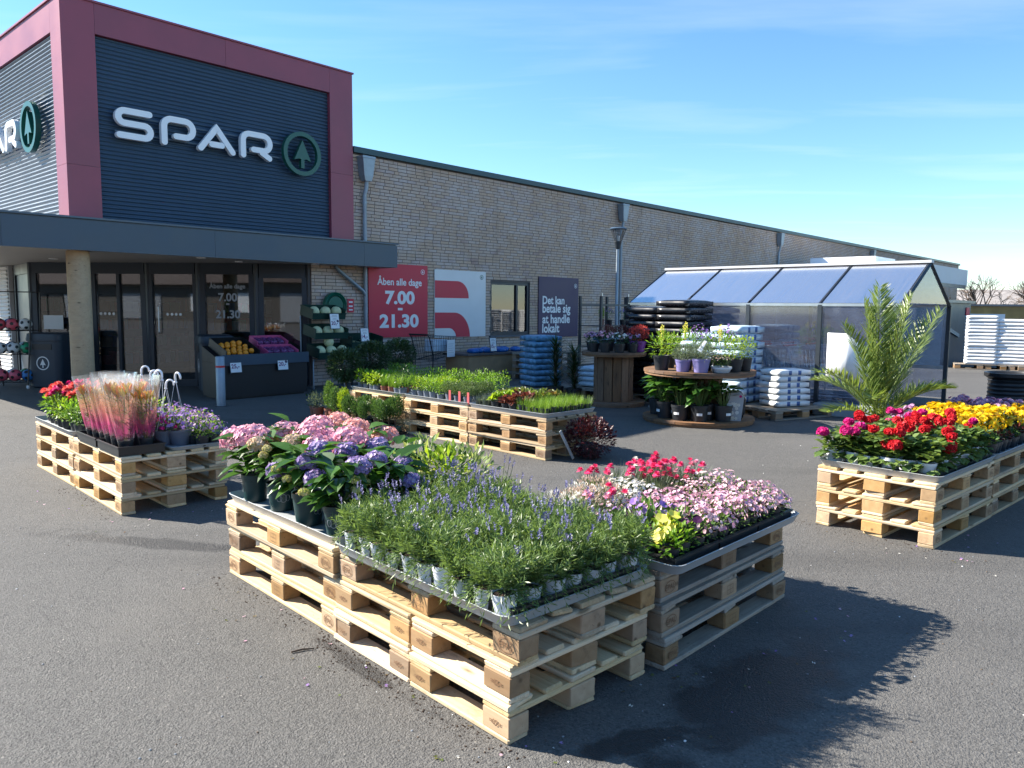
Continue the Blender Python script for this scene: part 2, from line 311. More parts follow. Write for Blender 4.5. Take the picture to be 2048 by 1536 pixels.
def glassmat(name, tint, refl, haze=0.0, hazec=(0.8, 0.85, 0.9), rough=0.02, hs=(3, 3, 14)):
    m, t, o = newmat(name)
    tr = N(t, 'ShaderNodeBsdfTransparent'); tr.inputs[0].default_value = c4(tint)
    gl = N(t, 'ShaderNodeBsdfGlossy'); gl.inputs['Roughness'].default_value = rough; gl.inputs[0].default_value = (0.95, 0.97, 1, 1)
    fr = N(t, 'ShaderNodeLayerWeight'); fr.inputs[0].default_value = 0.32
    f = ramp(t, fr.outputs['Fresnel'], 0.0, 1.0, refl, 1.0)
    ms = N(t, 'ShaderNodeMixShader'); t.links.new(f, ms.inputs[0]); t.links.new(tr.outputs[0], ms.inputs[1]); t.links.new(gl.outputs[0], ms.inputs[2])
    out = ms.outputs[0]
    if haze:
        df = N(t, 'ShaderNodeBsdfDiffuse'); df.inputs[0].default_value = c4(hazec); tl = N(t, 'ShaderNodeBsdfTranslucent'); tl.inputs[0].default_value = c4(hazec)
        a = N(t, 'ShaderNodeMixShader'); a.inputs[0].default_value = 0.5; t.links.new(df.outputs[0], a.inputs[1]); t.links.new(tl.outputs[0], a.inputs[2])
        b = N(t, 'ShaderNodeMixShader'); t.links.new(out, b.inputs[1]); t.links.new(a.outputs[0], b.inputs[2])
        n = noise_t(t, coords(t, hs), 2.0, 6, 0.7); t.links.new(ramp(t, n, 0.3, 0.75, haze * 0.5, haze * 1.5), b.inputs[0])
        out = b.outputs[0]
    t.links.new(out, o.inputs[0]); return m
glassmat('shop_glass', (0.72, 0.75, 0.77), 0.06)
glassmat('shelter_glass', (0.74, 0.79, 0.88), 0.06, 0.13, (0.46, 0.50, 0.64), 0.05)
glassmat('shelter_roof', (0.72, 0.75, 0.80), 0.04, 0.24, (0.42, 0.43, 0.50), 0.25, (.6, 14, .6))
glassmat('lamp_glass', (0.92, 0.94, 0.95), 0.10, 0.05)

# print on the flower sleeves: clear at the top, orange to magenta print below
def sleevemat():
    m, t, o = newmat('sleeve_film')
    tr = N(t, 'ShaderNodeBsdfTransparent'); tr.inputs[0].default_value = (0.97, 0.97, 0.97, 1)
    gl = N(t, 'ShaderNodeBsdfGlossy'); gl.inputs['Roughness'].default_value = 0.12
    lw = N(t, 'ShaderNodeLayerWeight'); lw.inputs[0].default_value = 0.15
    a = N(t, 'ShaderNodeMixShader'); t.links.new(ramp(t, lw.outputs['Fresnel'], 0, 1, 0.02, 0.5), a.inputs[0]); t.links.new(tr.outputs[0], a.inputs[1]); t.links.new(gl.outputs[0], a.inputs[2])
    tcn = N(t, 'ShaderNodeTexCoord'); sp = N(t, 'ShaderNodeSeparateXYZ'); t.links.new(tcn.outputs['Object'], sp.inputs[0]); z = sp.outputs[2]
    c = mixc(t, ramp(t, z, 0.17, 0.34), (0.62, 0.04, 0.22), (0.88, 0.36, 0.16))
    df = N(t, 'ShaderNodeBsdfDiffuse'); t.links.new(c, df.inputs[0]); tl = N(t, 'ShaderNodeBsdfTranslucent'); t.links.new(c, tl.inputs[0])
    dd = N(t, 'ShaderNodeMixShader'); dd.inputs[0].default_value = 0.55; t.links.new(df.outputs[0], dd.inputs[1]); t.links.new(tl.outputs[0], dd.inputs[2])
    n = noise_t(t, coords(t, (22, 22, 7)), 1.0, 4)
    up = ramp(t, z, 0.18, 0.42, 0.72, 0.0); dn = ramp(t, z, 0.09, 0.14, 0.0, 1.0)
    f1 = N(t, 'ShaderNodeMath', operation='MULTIPLY'); t.links.new(up, f1.inputs[0]); t.links.new(dn, f1.inputs[1])
    f2 = N(t, 'ShaderNodeMath', operation='MULTIPLY'); t.links.new(f1.outputs[0], f2.inputs[0]); t.links.new(ramp(t, n, 0.38, 0.62, 0.25, 1), f2.inputs[1])
    b = N(t, 'ShaderNodeMixShader'); t.links.new(f2.outputs[0], b.inputs[0]); t.links.new(a.outputs[0], b.inputs[1]); t.links.new(dd.outputs[0], b.inputs[2])
    # faint milky film
    mf = N(t, 'ShaderNodeBsdfTranslucent'); mf.inputs[0].default_value = (0.9, 0.9, 0.92, 1)
    e = N(t, 'ShaderNodeMixShader'); e.inputs[0].default_value = 0.035; t.links.new(b.outputs[0], e.inputs[1]); t.links.new(mf.outputs[0], e.inputs[2])
    t.links.new(e.outputs[0], o.inputs[0])
sleevemat()

leafmat('lf_lavender', (0.085, 0.145, 0.046), (0.21, 0.31, 0.095), 0.36)
leafmat('lf_hydrangea', (0.040, 0.105, 0.022), (0.085, 0.20, 0.032), 0.35, 0.32)
leafmat('lf_lime', (0.19, 0.32, 0.02), (0.33, 0.43, 0.03), 0.45)
leafmat('lf_fresh', (0.12, 0.26, 0.022), (0.24, 0.40, 0.04), 0.45)
leafmat('lf_mid', (0.06, 0.13, 0.028), (0.14, 0.24, 0.05), 0.38)
leafmat('lf_dark', (0.022, 0.060, 0.018), (0.05, 0.105, 0.028), 0.3, 0.35)
leafmat('lf_grey', (0.11, 0.15, 0.10), (0.20, 0.25, 0.17), 0.28)
leafmat('lf_chive', (0.12, 0.26, 0.03), (0.24, 0.36, 0.05), 0.45)
leafmat('lf_red', (0.085, 0.018, 0.026), (0.20, 0.055, 0.035), 0.3)
leafmat('lf_redbush', (0.030, 0.006, 0.010), (0.085, 0.014, 0.018), 0.2)
plain('display_black', (0.010, 0.011, 0.014), 0.45)
leafmat('lf_bronze', (0.16, 0.08, 0.03), (0.14, 0.20, 0.04), 0.35)
leafmat('lf_varieg', (0.12, 0.22, 0.06), (0.40, 0.44, 0.18), 0.4)
leafmat('lf_geranium', (0.075, 0.14, 0.035), (0.18, 0.26, 0.07), 0.35)
leafmat('lf_bay', (0.030, 0.065, 0.026), (0.085, 0.13, 0.05), 0.22, 0.3)
leafmat('lf_thyme', (0.07, 0.12, 0.04), (0.14, 0.20, 0.07), 0.3)
leafmat('lf_conifer', (0.045, 0.10, 0.028), (0.10, 0.19, 0.045), 0.35)
leafmat('lf_palm', (0.10, 0.165, 0.036), (0.24, 0.31, 0.085), 0.45, 0.32)
leafmat('stem_green', (0.07, 0.13, 0.03), (0.14, 0.2, 0.05), 0.2)
petalmat('pt_lavender', (0.12, 0.12, 0.25), (0.25, 0.23, 0.42), 0.2)
petalmat('pt_hyd_pink', (0.74, 0.30, 0.42), (0.86, 0.52, 0.60))
petalmat('pt_hyd_salmon', (0.74, 0.30, 0.30), (0.84, 0.50, 0.44))
petalmat('pt_hyd_purple', (0.22, 0.13, 0.42), (0.52, 0.42, 0.60))
petalmat('pt_hyd_green', (0.48, 0.50, 0.10), (0.62, 0.52, 0.30))
petalmat('pt_hyd_cream', (0.72, 0.52, 0.34), (0.80, 0.62, 0.48))
petalmat('pt_pink', (0.66, 0.32, 0.46), (0.82, 0.58, 0.65))
petalmat('pt_palepink', (0.74, 0.45, 0.50), (0.82, 0.62, 0.66))
petalmat('pt_magenta', (0.72, 0.03, 0.16), (0.80, 0.10, 0.24))
petalmat('pt_white', (0.72, 0.68, 0.58), (0.84, 0.82, 0.78))
petalmat('pt_heath', (0.52, 0.36, 0.27), (0.66, 0.50, 0.40))
petalmat('pt_yellow', (0.80, 0.52, 0.01), (0.88, 0.66, 0.02))
petalmat('pt_lemon', (0.76, 0.68, 0.06), (0.86, 0.80, 0.20))
petalmat('pt_darkviolet', (0.06, 0.012, 0.06), (0.12, 0.03, 0.11))
petalmat('pt_violet', (0.30, 0.16, 0.52), (0.50, 0.32, 0.66))
petalmat('pt_mauve', (0.34, 0.12, 0.30), (0.58, 0.42, 0.56))
petalmat('pt_red', (0.50, 0.006, 0.014), (0.70, 0.03, 0.04))
petalmat('pt_hotpink', (0.58, 0.008, 0.16), (0.72, 0.04, 0.28))
petalmat('pt_coral', (0.72, 0.07, 0.06), (0.80, 0.14, 0.10))
petalmat('pt_orange', (0.80, 0.22, 0.01), (0.85, 0.36, 0.03))
petalmat('pt_gold', (0.80, 0.50, 0.02), (0.70, 0.52, 0.08))

# ------------------------------------------------------------------ mesh helpers
class B:
    """collects vertices and faces (and one random number per face) for ONE mesh"""
    def __init__(s): s.v = []; s.f = []; s.r = []; s.mi = []; s.cur = 0
    def face(s, idx, r=0.5): s.f.append(idx); s.r.append(r); s.mi.append(s.cur)
    def add(s, vs, fs, r=0.5):
        k = len(s.v); s.v += [tuple(x) for x in vs]
        for f in fs: s.face(tuple(i + k for i in f), r)
    def box(s, c, d, M=None, r=0.5):
        x, y, z = d[0] / 2, d[1] / 2, d[2] / 2
        vs = [Vector((a * x, b * y, e * z)) for e in (-1, 1) for b in (-1, 1) for a in (-1, 1)]
        if M is not None: vs = [M @ v for v in vs]
        c = Vector(c); vs = [v + c for v in vs]
        s.add(vs, [(0, 2, 3, 1), (4, 5, 7, 6), (0, 1, 5, 4), (2, 6, 7, 3), (0, 4, 6, 2), (1, 3, 7, 5)], r)
    def span(s, x0, x1, y0, y1, z0, z1, r=0.5):
        s.box(((x0 + x1) / 2, (y0 + y1) / 2, (z0 + z1) / 2), (abs(x1 - x0), abs(y1 - y0), abs(z1 - z0)), None, r)
    def cbox(s, c, d, ch, r=0.5):
        """box with chamfered vertical and top edges"""
        x, y, z = d[0] / 2, d[1] / 2, d[2] / 2
        def ring(ix, iz): 
            a, b = x - ix, y - ix; k = ch
            return [(c[0] + px, c[1] + py, c[2] + iz) for px, py in ((-a + k, -b), (a - k, -b), (a, -b + k), (a, b - k), (a - k, b), (-a + k, b), (-a, b - k), (-a, -b + k))]
        k = len(s.v)
        for rr in (ring(ch, -z), ring(0, -z + ch), ring(0, z - ch), ring(ch, z)): s.v += rr
        for i in range(3):
            for j in range(8):
                s.face((k + i * 8 + j, k + i * 8 + (j + 1) % 8, k + (i + 1) * 8 + (j + 1) % 8, k + (i + 1) * 8 + j), r)
        s.face(tuple(k + 24 + j for j in range(8)), r); s.face(tuple(k + 7 - j for j in range(8)), r)
    def tube(s, pts, rad, n=6, r=0.5, caps=True, closed=False):
        pts = [Vector(p) for p in pts]; m = len(pts); k = len(s.v)
        if not hasattr(rad, '__len__'): rad = [rad] * m
        prev = None
        for i, p in enumerate(pts):
            if closed: t = pts[(i + 1) % m] - pts[i - 1]
            else: t = pts[min(i + 1, m - 1)] - pts[max(i - 1, 0)]
            t = t.normalized() if t.length > 1e-9 else Vector((0, 0, 1))
            if prev is None:
                a = Vector((0, 0, 1)) if abs(t.z) < 0.9 else Vector((1, 0, 0)); u = t.cross(a).normalized()
            else:
                u = prev - t * prev.dot(t); u = u.normalized() if u.length > 1e-6 else t.orthogonal().normalized()
            prev = u; w = t.cross(u)
            for j in range(n):
                a = 2 * math.pi * j / n; s.v.append(tuple(p + (u * math.cos(a) + w * math.sin(a)) * rad[i]))
        for i in range(m if closed else m - 1):
            for j in range(n):
                i2 = (i + 1) % m
                s.face((k + i * n + j, k + i * n + (j + 1) % n, k + i2 * n + (j + 1) % n, k + i2 * n + j), r)
        if caps and not closed:
            s.face(tuple(k + n - 1 - j for j in range(n)), r); s.face(tuple(k + (m - 1) * n + j for j in range(n)), r)
    def lathe(s, prof, n=16, c=(0, 0, 0), r=0.5, ell=(1, 1), cap0=True, cap1=True):
        k = len(s.v)
        for (rr, z) in prof:
            for j in range(n):
                a = 2 * math.pi * j / n; s.v.append((c[0] + rr * math.cos(a) * ell[0], c[1] + rr * math.sin(a) * ell[1], c[2] + z))
        for i in range(len(prof) - 1):
            for j in range(n): s.face((k + i * n + j, k + i * n + (j + 1) % n, k + (i + 1) * n + (j + 1) % n, k + (i + 1) * n + j), r)
        if cap0: s.face(tuple(k + n - 1 - j for j in range(n)), r)
        if cap1: s.face(tuple(k + (len(prof) - 1) * n + j for j in range(n)), r)
    def prism(s, poly, z0, z1, M=None, r=0.5, ch=0.0):
        """extrude a 2D polygon (x,y) from z0 to z1"""
        n = len(poly); k = len(s.v)
        vs = [Vector((x, y, z)) for z in (z0, z1) for x, y in poly]
        if M is not None: vs = [M @ v for v in vs]
        s.v += [tuple(v) for v in vs]
        for j in range(n): s.face((k + j, k + (j + 1) % n, k + n + (j + 1) % n, k + n + j), r)
        s.face(tuple(k + n + j for j in range(n)), r); s.face(tuple(k + n - 1 - j for j in range(n)), r)
    def strip(s, A, C, z0, z1, M=None, closed=False, r=0.5):
        """solid band between two matching 2D outlines A (left) and C (right)"""
        n = len(A); k = len(s.v)
        vs = [Vector((x, y, z)) for z in (z0, z1) for x, y in list(A) + list(C)]
        if M is not None: vs = [M @ v for v in vs]
        s.v += [tuple(v) for v in vs]
        rng = n if closed else n - 1; o = 2 * n
        for i in range(rng):
            j = (i + 1) % n
            s.face((k + i, k + j, k + n + j, k + n + i), r); s.face((k + o + i, k + o + n + i, k + o + n + j, k + o + j), r)
            s.face((k + i, k + o + i, k + o + j, k + j), r); s.face((k + n + i, k + n + j, k + o + n + j, k + o + n + i), r)
        if not closed:
            for i in (0, n - 1): s.face((k + i, k + n + i, k + o + n + i, k + o + i), r)
    def sphere(s, c, rad, nu=10, nv=7, r=0.5, sq=1.0):
        prof = [(rad * math.sin(math.pi * i / nv), -rad * sq * math.cos(math.pi * i / nv)) for i in range(nv + 1)]
        prof[0] = (rad * 0.02, -rad * sq); prof[-1] = (rad * 0.02, rad * sq)
        s.lathe(prof, nu, c, r)
    # --- plant pieces
    def leaf(s, p, d, up, L, W, seg=2, curl=0.3, fold=0.15, r=None, blunt=0.0):
        """broad leaf: midrib plus two sides, bent along its length"""
        if r is None: r = random.random()
        d = Vector(d).normalized(); up = Vector(up); sd_ = d.cross(up)
        sd_ = sd_.normalized() if sd_.length > 1e-5 else d.orthogonal().normalized()
        nn = sd_.cross(d); k = len(s.v); p = Vector(p); rows = seg + 2
        s.v.append(tuple(p))
        for i in range(1, rows - 1):
            t = i / (rows - 1); a = curl * t * t
            m = p + d * (L * t) - nn * (L * a * 0.5); w = W * 0.5 * (math.sin(math.pi * min(1, t * (1 - 0.25 * blunt) + 0.12)) ** 0.8)
            s.v.append(tuple(m - sd_ * w + nn * (w * fold * 2))); s.v.append(tuple(m)); s.v.append(tuple(m + sd_ * w + nn * (w * fold * 2)))
        s.v.append(tuple(p + d * L * (1 - 0.12 * abs(curl)) - nn * (L * curl * 0.5)))
        s.face((k, k + 2, k + 1), r); s.face((k, k + 3, k + 2), r)
        for i in range(rows - 3):
            b = k + 1 + 3 * i
            s.face((b, b + 1, b + 4, b + 3), r); s.face((b + 1, b + 2, b + 5, b + 4), r)
        b = k + 1 + 3 * (rows - 3); e = len(s.v) - 1
        s.face((b, b + 1, e), r); s.face((b + 1, b + 2, e), r)
    def dia(s, p, d, side, L, W, r=None):
        """small pointed leaf: one diamond"""
        if r is None: r = random.random()
        p = Vector(p); d = Vector(d); side = Vector(side); k = len(s.v)
        s.v += [tuple(p), tuple(p + d * L * 0.5 + side * W * 0.5), tuple(p + d * L), tuple(p + d * L * 0.5 - side * W * 0.5)]
        s.face((k, k + 1, k + 2, k + 3), r)
    def blade(s, p, d, L, W, seg=3, droop=0.2, r=None):
        if r is None: r = random.random()
        p = Vector(p); d = Vector(d).normalized(); h = Vector((d.x, d.y, 0)); h = h.normalized() if h.length > 1e-4 else Vector((1, 0, 0))
        side = Vector((-h.y, h.x, 0)); k = len(s.v); q = p.copy(); dd = d.copy()
        for i in range(seg + 1):
            t = i / seg; w = W * 0.5 * (1 - t * 0.9)
            s.v += [tuple(q - side * w), tuple(q + side * w)]
            q = q + dd * (L / seg); dd = (dd + h * droop / seg - Vector((0, 0, droop * 0.9 * t / seg * 2))).normalized()
        for i in range(seg): s.face((k + 2 * i, k + 2 * i + 1, k + 2 * i + 3, k + 2 * i + 2), r)
    def flower(s, c, nrm, rad, n=5, cup=0.25, r=None, w=1.05):
        if r is None: r = random.random()
        c = Vector(c); nrm = Vector(nrm).normalized(); u = nrm.orthogonal().normalized(); v = nrm.cross(u); a0 = random.random() * 6.28
        for i in range(n):
            a = a0 + 2 * math.pi * i / n; e = u * math.cos(a) + v * math.sin(a); f = nrm.cross(e); k = len(s.v)
            hw = rad * w * math.sin(math.pi / n)
            s.v += [tuple(c), tuple(c + e * rad * 0.62 + f * hw + nrm * rad * cup * 0.6), tuple(c + e * rad + nrm * rad * cup), tuple(c + e * rad * 0.62 - f * hw + nrm * rad * cup * 0.6)]
            s.face((k, k + 1, k + 2, k + 3), max(0, min(1, r + random.uniform(-0.2, 0.2))))
    def mesh(s, name, mats, smooth=False):
        me = bpy.data.meshes.new(name); me.from_pydata(s.v, [], s.f)
        for m in (mats if isinstance(mats, (list, tuple)) else [mats]): me.materials.append(MATS[m])
        a = me.attributes.new('rnd', 'FLOAT', 'FACE'); a.data.foreach_set('value', s.r)
        if any(s.mi): me.polygons.foreach_set('material_index', s.mi)
        if smooth: me.polygons.foreach_set('use_smooth', [True] * len(me.polygons))
        me.validate(); me.update(); return me

ORD = ['first', 'second', 'third', 'fourth', 'fifth', 'sixth', 'seventh', 'eighth', 'ninth', 'tenth', 'eleventh', 'twelfth', 'thirteenth', 'fourteenth', 'fifteenth', 'sixteenth', 'seventeenth']
def rnd(a, b): return random.uniform(a, b)
MASSES = {'foliage', 'flowers', 'flower_stalks', 'flower_spikes', 'flower_heads', 'flower_buds', 'stems', 'hanger_wires', 'wire_basket', 'blossom_print', 'crown'}
def link(o, parent=None):
    col.objects.link(o)
    if parent is not None: o.parent = parent
    return o
def part(name, b, mats, parent=None, smooth=False, loc=None, rot=None):
    o = bpy.data.objects.new(name, b if isinstance(b, bpy.types.Mesh) else b.mesh(name, mats, smooth)); link(o, parent)
    if loc is not None: o.location = loc
    if rot is not None: o.rotation_euler = rot
    return o
def tag(o, label, cat, group=None):
    o['label'] = label; o['category'] = cat
    if group: o['group'] = group
    return o
def thing(name, label, cat, loc=(0, 0, 0), rz=0.0, group=None):
    o = bpy.data.objects.new(name, None); o.empty_display_size = 0.1; link(o); o.location = loc; o.rotation_euler = (0, 0, rz)
    return tag(o, label, cat, group)
def structure(o): o['kind'] = 'structure'; return o
def autosmooth(me, ang=35):
    me.polygons.foreach_set('use_smooth', [True] * len(me.polygons))
    try: me.set_sharp_from_angle(angle=R(ang))
    except Exception: pass
    return me

# definitions of repeated things: list of variants, each a list of (part, mesh, [(subpart, mesh)])
def inst(name, parts, loc, rz, label, cat, group=None, scale=1.0, tilt=0.0):
    o = thing(name, label, cat, loc, rz, group)
    if scale != 1.0: o.scale = (scale, scale, scale * rnd(0.94, 1.06))
    if tilt: o.rotation_euler = (rnd(-tilt, tilt), rnd(-tilt, tilt), rz)
    for p in parts:
        c = bpy.data.objects.new(p[0], p[1]); link(c, o)
        if p[0] in MASSES: c['kind'] = 'stuff'
        if len(p) > 2:
            for q in p[2]: link(bpy.data.objects.new(q[0], q[1]), c)
    return o

# text to mesh (built-in font), cached; flat filled faces, origin at the centre
_txt = {}
def text_mesh(s, size, mat, bold=0.0, depth=0.0, align='CENTER'):
    key = (s, size, mat, bold, depth, align)
    if key in _txt: return _txt[key]
    cu = bpy.data.curves.new('t', 'FONT'); cu.body = s; cu.size = size; cu.align_x = align; cu.offset = bold; cu.extrude = depth; cu.resolution_u = 4
    ob = bpy.data.objects.new('t', cu); col.objects.link(ob)
    dg = bpy.context.evaluated_depsgraph_get(); me = bpy.data.meshes.new_from_object(ob.evaluated_get(dg))
    bpy.data.objects.remove(ob); bpy.data.curves.remove(cu)
    me.materials.clear(); me.materials.append(MATS[mat]); _txt[key] = me; return me
def text(s, size, mat, parent, loc, rot, bold=0.0, depth=0.0, name='lettering', align='CENTER'):
    o = bpy.data.objects.new(name, text_mesh(s, size, mat, bold, depth, align)); link(o, parent); o.location = loc; o.rotation_euler = rot; return o

def arc(cx, cy, r, a0, a1, n):
    return [(cx + r * math.cos(R(a0 + (a1 - a0) * i / n)), cy + r * math.sin(R(a0 + (a1 - a0) * i / n))) for i in range(n + 1)]
def stroke(path, w, ncap=6):
    """outline of a 2D stroke of width w with round ends -> (left, right) matching outlines"""
    A, C = [], []; P = [Vector(p) for p in path]; P = [p for i, p in enumerate(P) if i == 0 or (p - P[i - 1]).length > 1e-4]; m = len(P)
    t0 = (P[1] - P[0]).normalized(); t1 = (P[-1] - P[-2]).normalized()
    for i in range(ncap, 0, -1):
        a = math.pi / 2 * i / ncap
        c = P[0] - t0 * (w / 2 * math.sin(a)); nn = Vector((-t0.y, t0.x)) * (w / 2 * math.cos(a) + 1e-4); A.append(tuple(c + nn)); C.append(tuple(c - nn))
    for i, p in enumerate(P):
        t = ((P[min(i + 1, m - 1)] - p).normalized() + (p - P[max(i - 1, 0)]).normalized()).normalized() if 0 < i < m - 1 else (t0 if i == 0 else t1)
        k = 1.0
        if 0 < i < m - 1: k = 1 / max(0.5, t.dot((P[i + 1] - p).normalized()))
        nn = Vector((-t.y, t.x)) * (w / 2 * k); A.append(tuple(p + nn)); C.append(tuple(p - nn))
    for i in range(1, ncap + 1):
        a = math.pi / 2 * i / ncap
        c = P[-1] + t1 * (w / 2 * math.sin(a)); nn = Vector((-t1.y, t1.x)) * (w / 2 * math.cos(a) + 1e-4); A.append(tuple(c + nn)); C.append(tuple(c - nn))
    return A, C
FIR = [(0, 0.62), (0.44, -0.30), (0.20, -0.235), (0.085, -0.25), (0.085, -0.66), (-0.085, -0.66), (-0.085, -0.25), (-0.20, -0.235), (-0.44, -0.30)]
def fir_mark(b, c, r, z0, z1, M, ring=0.13):
    """a fir tree in a ring, drawn flat in the (x,y) plane of M"""
    o = [(c[0] + x * r, c[1] + y * r) for x, y in arc(0, 0, 1, 0, 360, 40)[:-1]]; i = [(c[0] + x * r, c[1] + y * r) for x, y in arc(0, 0, 1 - ring * 1.5, 0, 360, 40)[:-1]]
    b.strip(o, i, z0, z1, M, True)
    b.prism([(c[0] + x * r, c[1] + y * r) for x, y in FIR][::-1], z0 - 0.0006, z1 - 0.0006, M)

# ------------------------------------------------------------------ frames of the place
TH = R(47.7077); W0 = Vector((-3.2711, 15.3989, 0))
DW = Vector((math.cos(TH), math.sin(TH), 0)); NW = Vector((math.sin(TH), -math.cos(TH), 0))
def wp(s, off, z=0.0): return W0 + DW * s + NW * off + Vector((0, 0, z))      # along the wall, out from it, up
def w2l(p): q = Vector(p) - W0; return (q.dot(DW), -q.dot(NW), q.z)

def loft(b, rings, r=0.5, cap0=True, cap1=True):
    k = len(b.v); n = len(rings[0])
    for q in rings: b.v += [tuple(x) for x in q]
    for i in range(len(rings) - 1):
        for j in range(n): b.face((k + i * n + j, k + i * n + (j + 1) % n, k + (i + 1) * n + (j + 1) % n, k + (i + 1) * n + j), r)
    if cap0: b.face(tuple(k + n - 1 - j for j in range(n)), r)
    if cap1: b.face(tuple(k + (len(rings) - 1) * n + j for j in range(n)), r)
def rrect(hx, hy, rad, z, n=4, cx=0, cy=0):
    out = []
    for sx, sy, a in ((1, 1, 0), (-1, 1, 90), (-1, -1, 180), (1, -1, 270)):
        for i in range(n + 1):
            t = R(a + 90 * i / n); out.append((cx + sx * (hx - rad) + rad * math.cos(t), cy + sy * (hy - rad) + rad * math.sin(t), z))
    return out

# ------------------------------------------------------------------ ground
gb = B(); S_ = 260
gb.add([(-S_, -S_, 0), (S_, -S_, 0), (S_, S_, 0), (-S_, S_, 0)], [(0, 1, 2, 3)])
structure(part('asphalt_ground', gb, 'asphalt'))

# ------------------------------------------------------------------ the supermarket
bld = thing('supermarket_building', 'supermarket with brick side wall, corrugated maroon-framed tower and glazed corner entrance', 'building', W0, TH)
MF = Matrix(((1, 0, 0, 0), (0, 0, -1, 0), (0, 1, 0, 0), (0, 0, 0, 1)))        # drawing plane -> front face
ML = Matrix(((0, 0, -1, 0), (-1, 0, 0, 0), (0, 1, 0, 0), (0, 0, 0, 1)))       # drawing plane -> side face
RF = (R(90), 0, 0)

WIN = (4.07, 5.50, 0.87, 2.16)
wall = B()
for s0, s1, z0, z1 in ((-0.86, 0.112, 0, 2.325), (0.112, WIN[0], 0, 4.56), (WIN[1], 20.3, 0, 4.56), (WIN[0], WIN[1], 0, WIN[2]), (WIN[0], WIN[1], WIN[3], 4.56)):
    wall.span(s0, s1, 0.010, 0.33, z0, z1)
wallo = part('brick_wall', wall, 'mortar', bld)
far = B(); far.span(20.3, 49.0, -0.001, 0.33, 0, 4.56); far.span(48.7, 49.0, 0.33, 14, 0, 4.56)
part('far_wall', far, 'brick_far', bld)
pitch_z, bh, bw, bd = 0.0667, 0.0545, 0.228, 0.108
def hidden(s0, s1, z0, z1):
    if s0 < WIN[1] and s1 > WIN[0] and z0 < WIN[3] and z1 > WIN[2]: return True
    if s0 < 0.09 and z0 > 2.30: return True
    return False
bricks = []
for row in range(68):
    z0 = row * pitch_z + 0.006; z1 = z0 + bh
    s = -0.86 - (0.12 if row % 2 else 0.0) - rnd(0, 0.05)
    while s < 20.3:
        w = bw if random.random() > 0.07 else bd
        a, e = max(s, -0.858), min(s + w, 20.29)
        if e - a > 0.03:
            if hidden(a, e, z0, z1):
                for lim in (WIN[0], WIN[1], 0.09):
                    if a < lim - 0.03 < e and not hidden(a, lim - 0.006, z0, z1): bricks.append((a, lim - 0.006, z0, z1))
                    if a < lim + 0.03 < e and not hidden(lim + 0.006, e, z0, z1): bricks.append((lim + 0.006, e, z0, z1))
            else: bricks.append((a, e, z0, z1))
        s += w + 0.012
def brickgeo(b, a, e, z0, z1, r):
    f = -rnd(0.0, 0.006); y1 = 0.012; j = 0.002
    vs = [(a + rnd(-j, j), f, z0), (e + rnd(-j, j), f, z0), (e, f + rnd(-j, j), z1), (a, f + rnd(-j, j), z1), (a, y1, z0), (e, y1, z0), (e, y1, z1), (a, y1, z1)]
    b.add(vs, [(0, 1, 2, 3), (1, 5, 6, 2), (3, 2, 6, 7), (0, 4, 5, 1), (4, 0, 3, 7)], r)
single, rest = [], B()
cand = sorted([q for q in bricks if q[1] - q[0] > 0.2 and q[2] > 2.9 and q[0] > 0.62], key=lambda q: q[0])
chosen = set(cand[:300])
brick_meshes = []
for k in range(6):
    b = B(); brickgeo(b, -bw / 2, bw / 2, -bh / 2, bh / 2, k / 6.0); brick_meshes.append(b.mesh('brick', 'brick'))
for q in bricks:
    if q in chosen: part('brick', random.choice(brick_meshes), None, wallo, loc=((q[0] + q[1]) / 2, 0, (q[2] + q[3]) / 2))
    else: brickgeo(rest, *q, random.random())
o = part('brickwork', rest, 'brick', wallo); o['kind'] = 'stuff'
# roof, flashing, hidden sides
b = B(); b.span(0.12, 49.02, 0.33, 14, 4.40, 4.555); b.span(-4.2, 49.0, 13.7, 14, 0, 4.40); part('flat_roof', b, 'interior_dark', bld)
b = B(); b.span(0.11, 49.06, -0.075, 0.40, 4.562, 4.675); part('roof_flashing', b, 'teal_trim', bld)
# window in the brick wall
b = B(); x0, x1, z0, z1 = WIN
b.span(x0, x0 + .07, .03, .12, z0, z1); b.span(x1 - .07, x1, .03, .12, z0, z1); b.span(x0 + .07, x1 - .07, .03, .12, z0, z0 + .08); b.span(x0 + .07, x1 - .07, .03, .12, z1 - .07, z1)
b.span(5.02, 5.08, .032, .118, z0 + .08, z1 - .07)
wf = part('window', b, 'frame_dark', bld)
for a, e in ((x0 + .07, 5.02), (5.08, x1 - .07)):
    b = B(); b.span(a + .001, e - .001, .07, .076, z0 + .08, z1 - .07); part('pane', b, 'shop_glass', wf)
b = B(); b.span(x0 - .04, x1 + .04, -.05, .029, z0 - .045, z0 - .003); part('window_sill', b, 'slate_metal', wf)
b = B(); b.span(2.5, 7.5, 3.0, 3.1, 0, 4.4); b.span(2.4, 2.5, .34, 3.1, 0, 4.4); b.span(7.5, 7.6, .34, 3.1, 0, 4.4); part('back_room', b, 'interior_mid', bld)

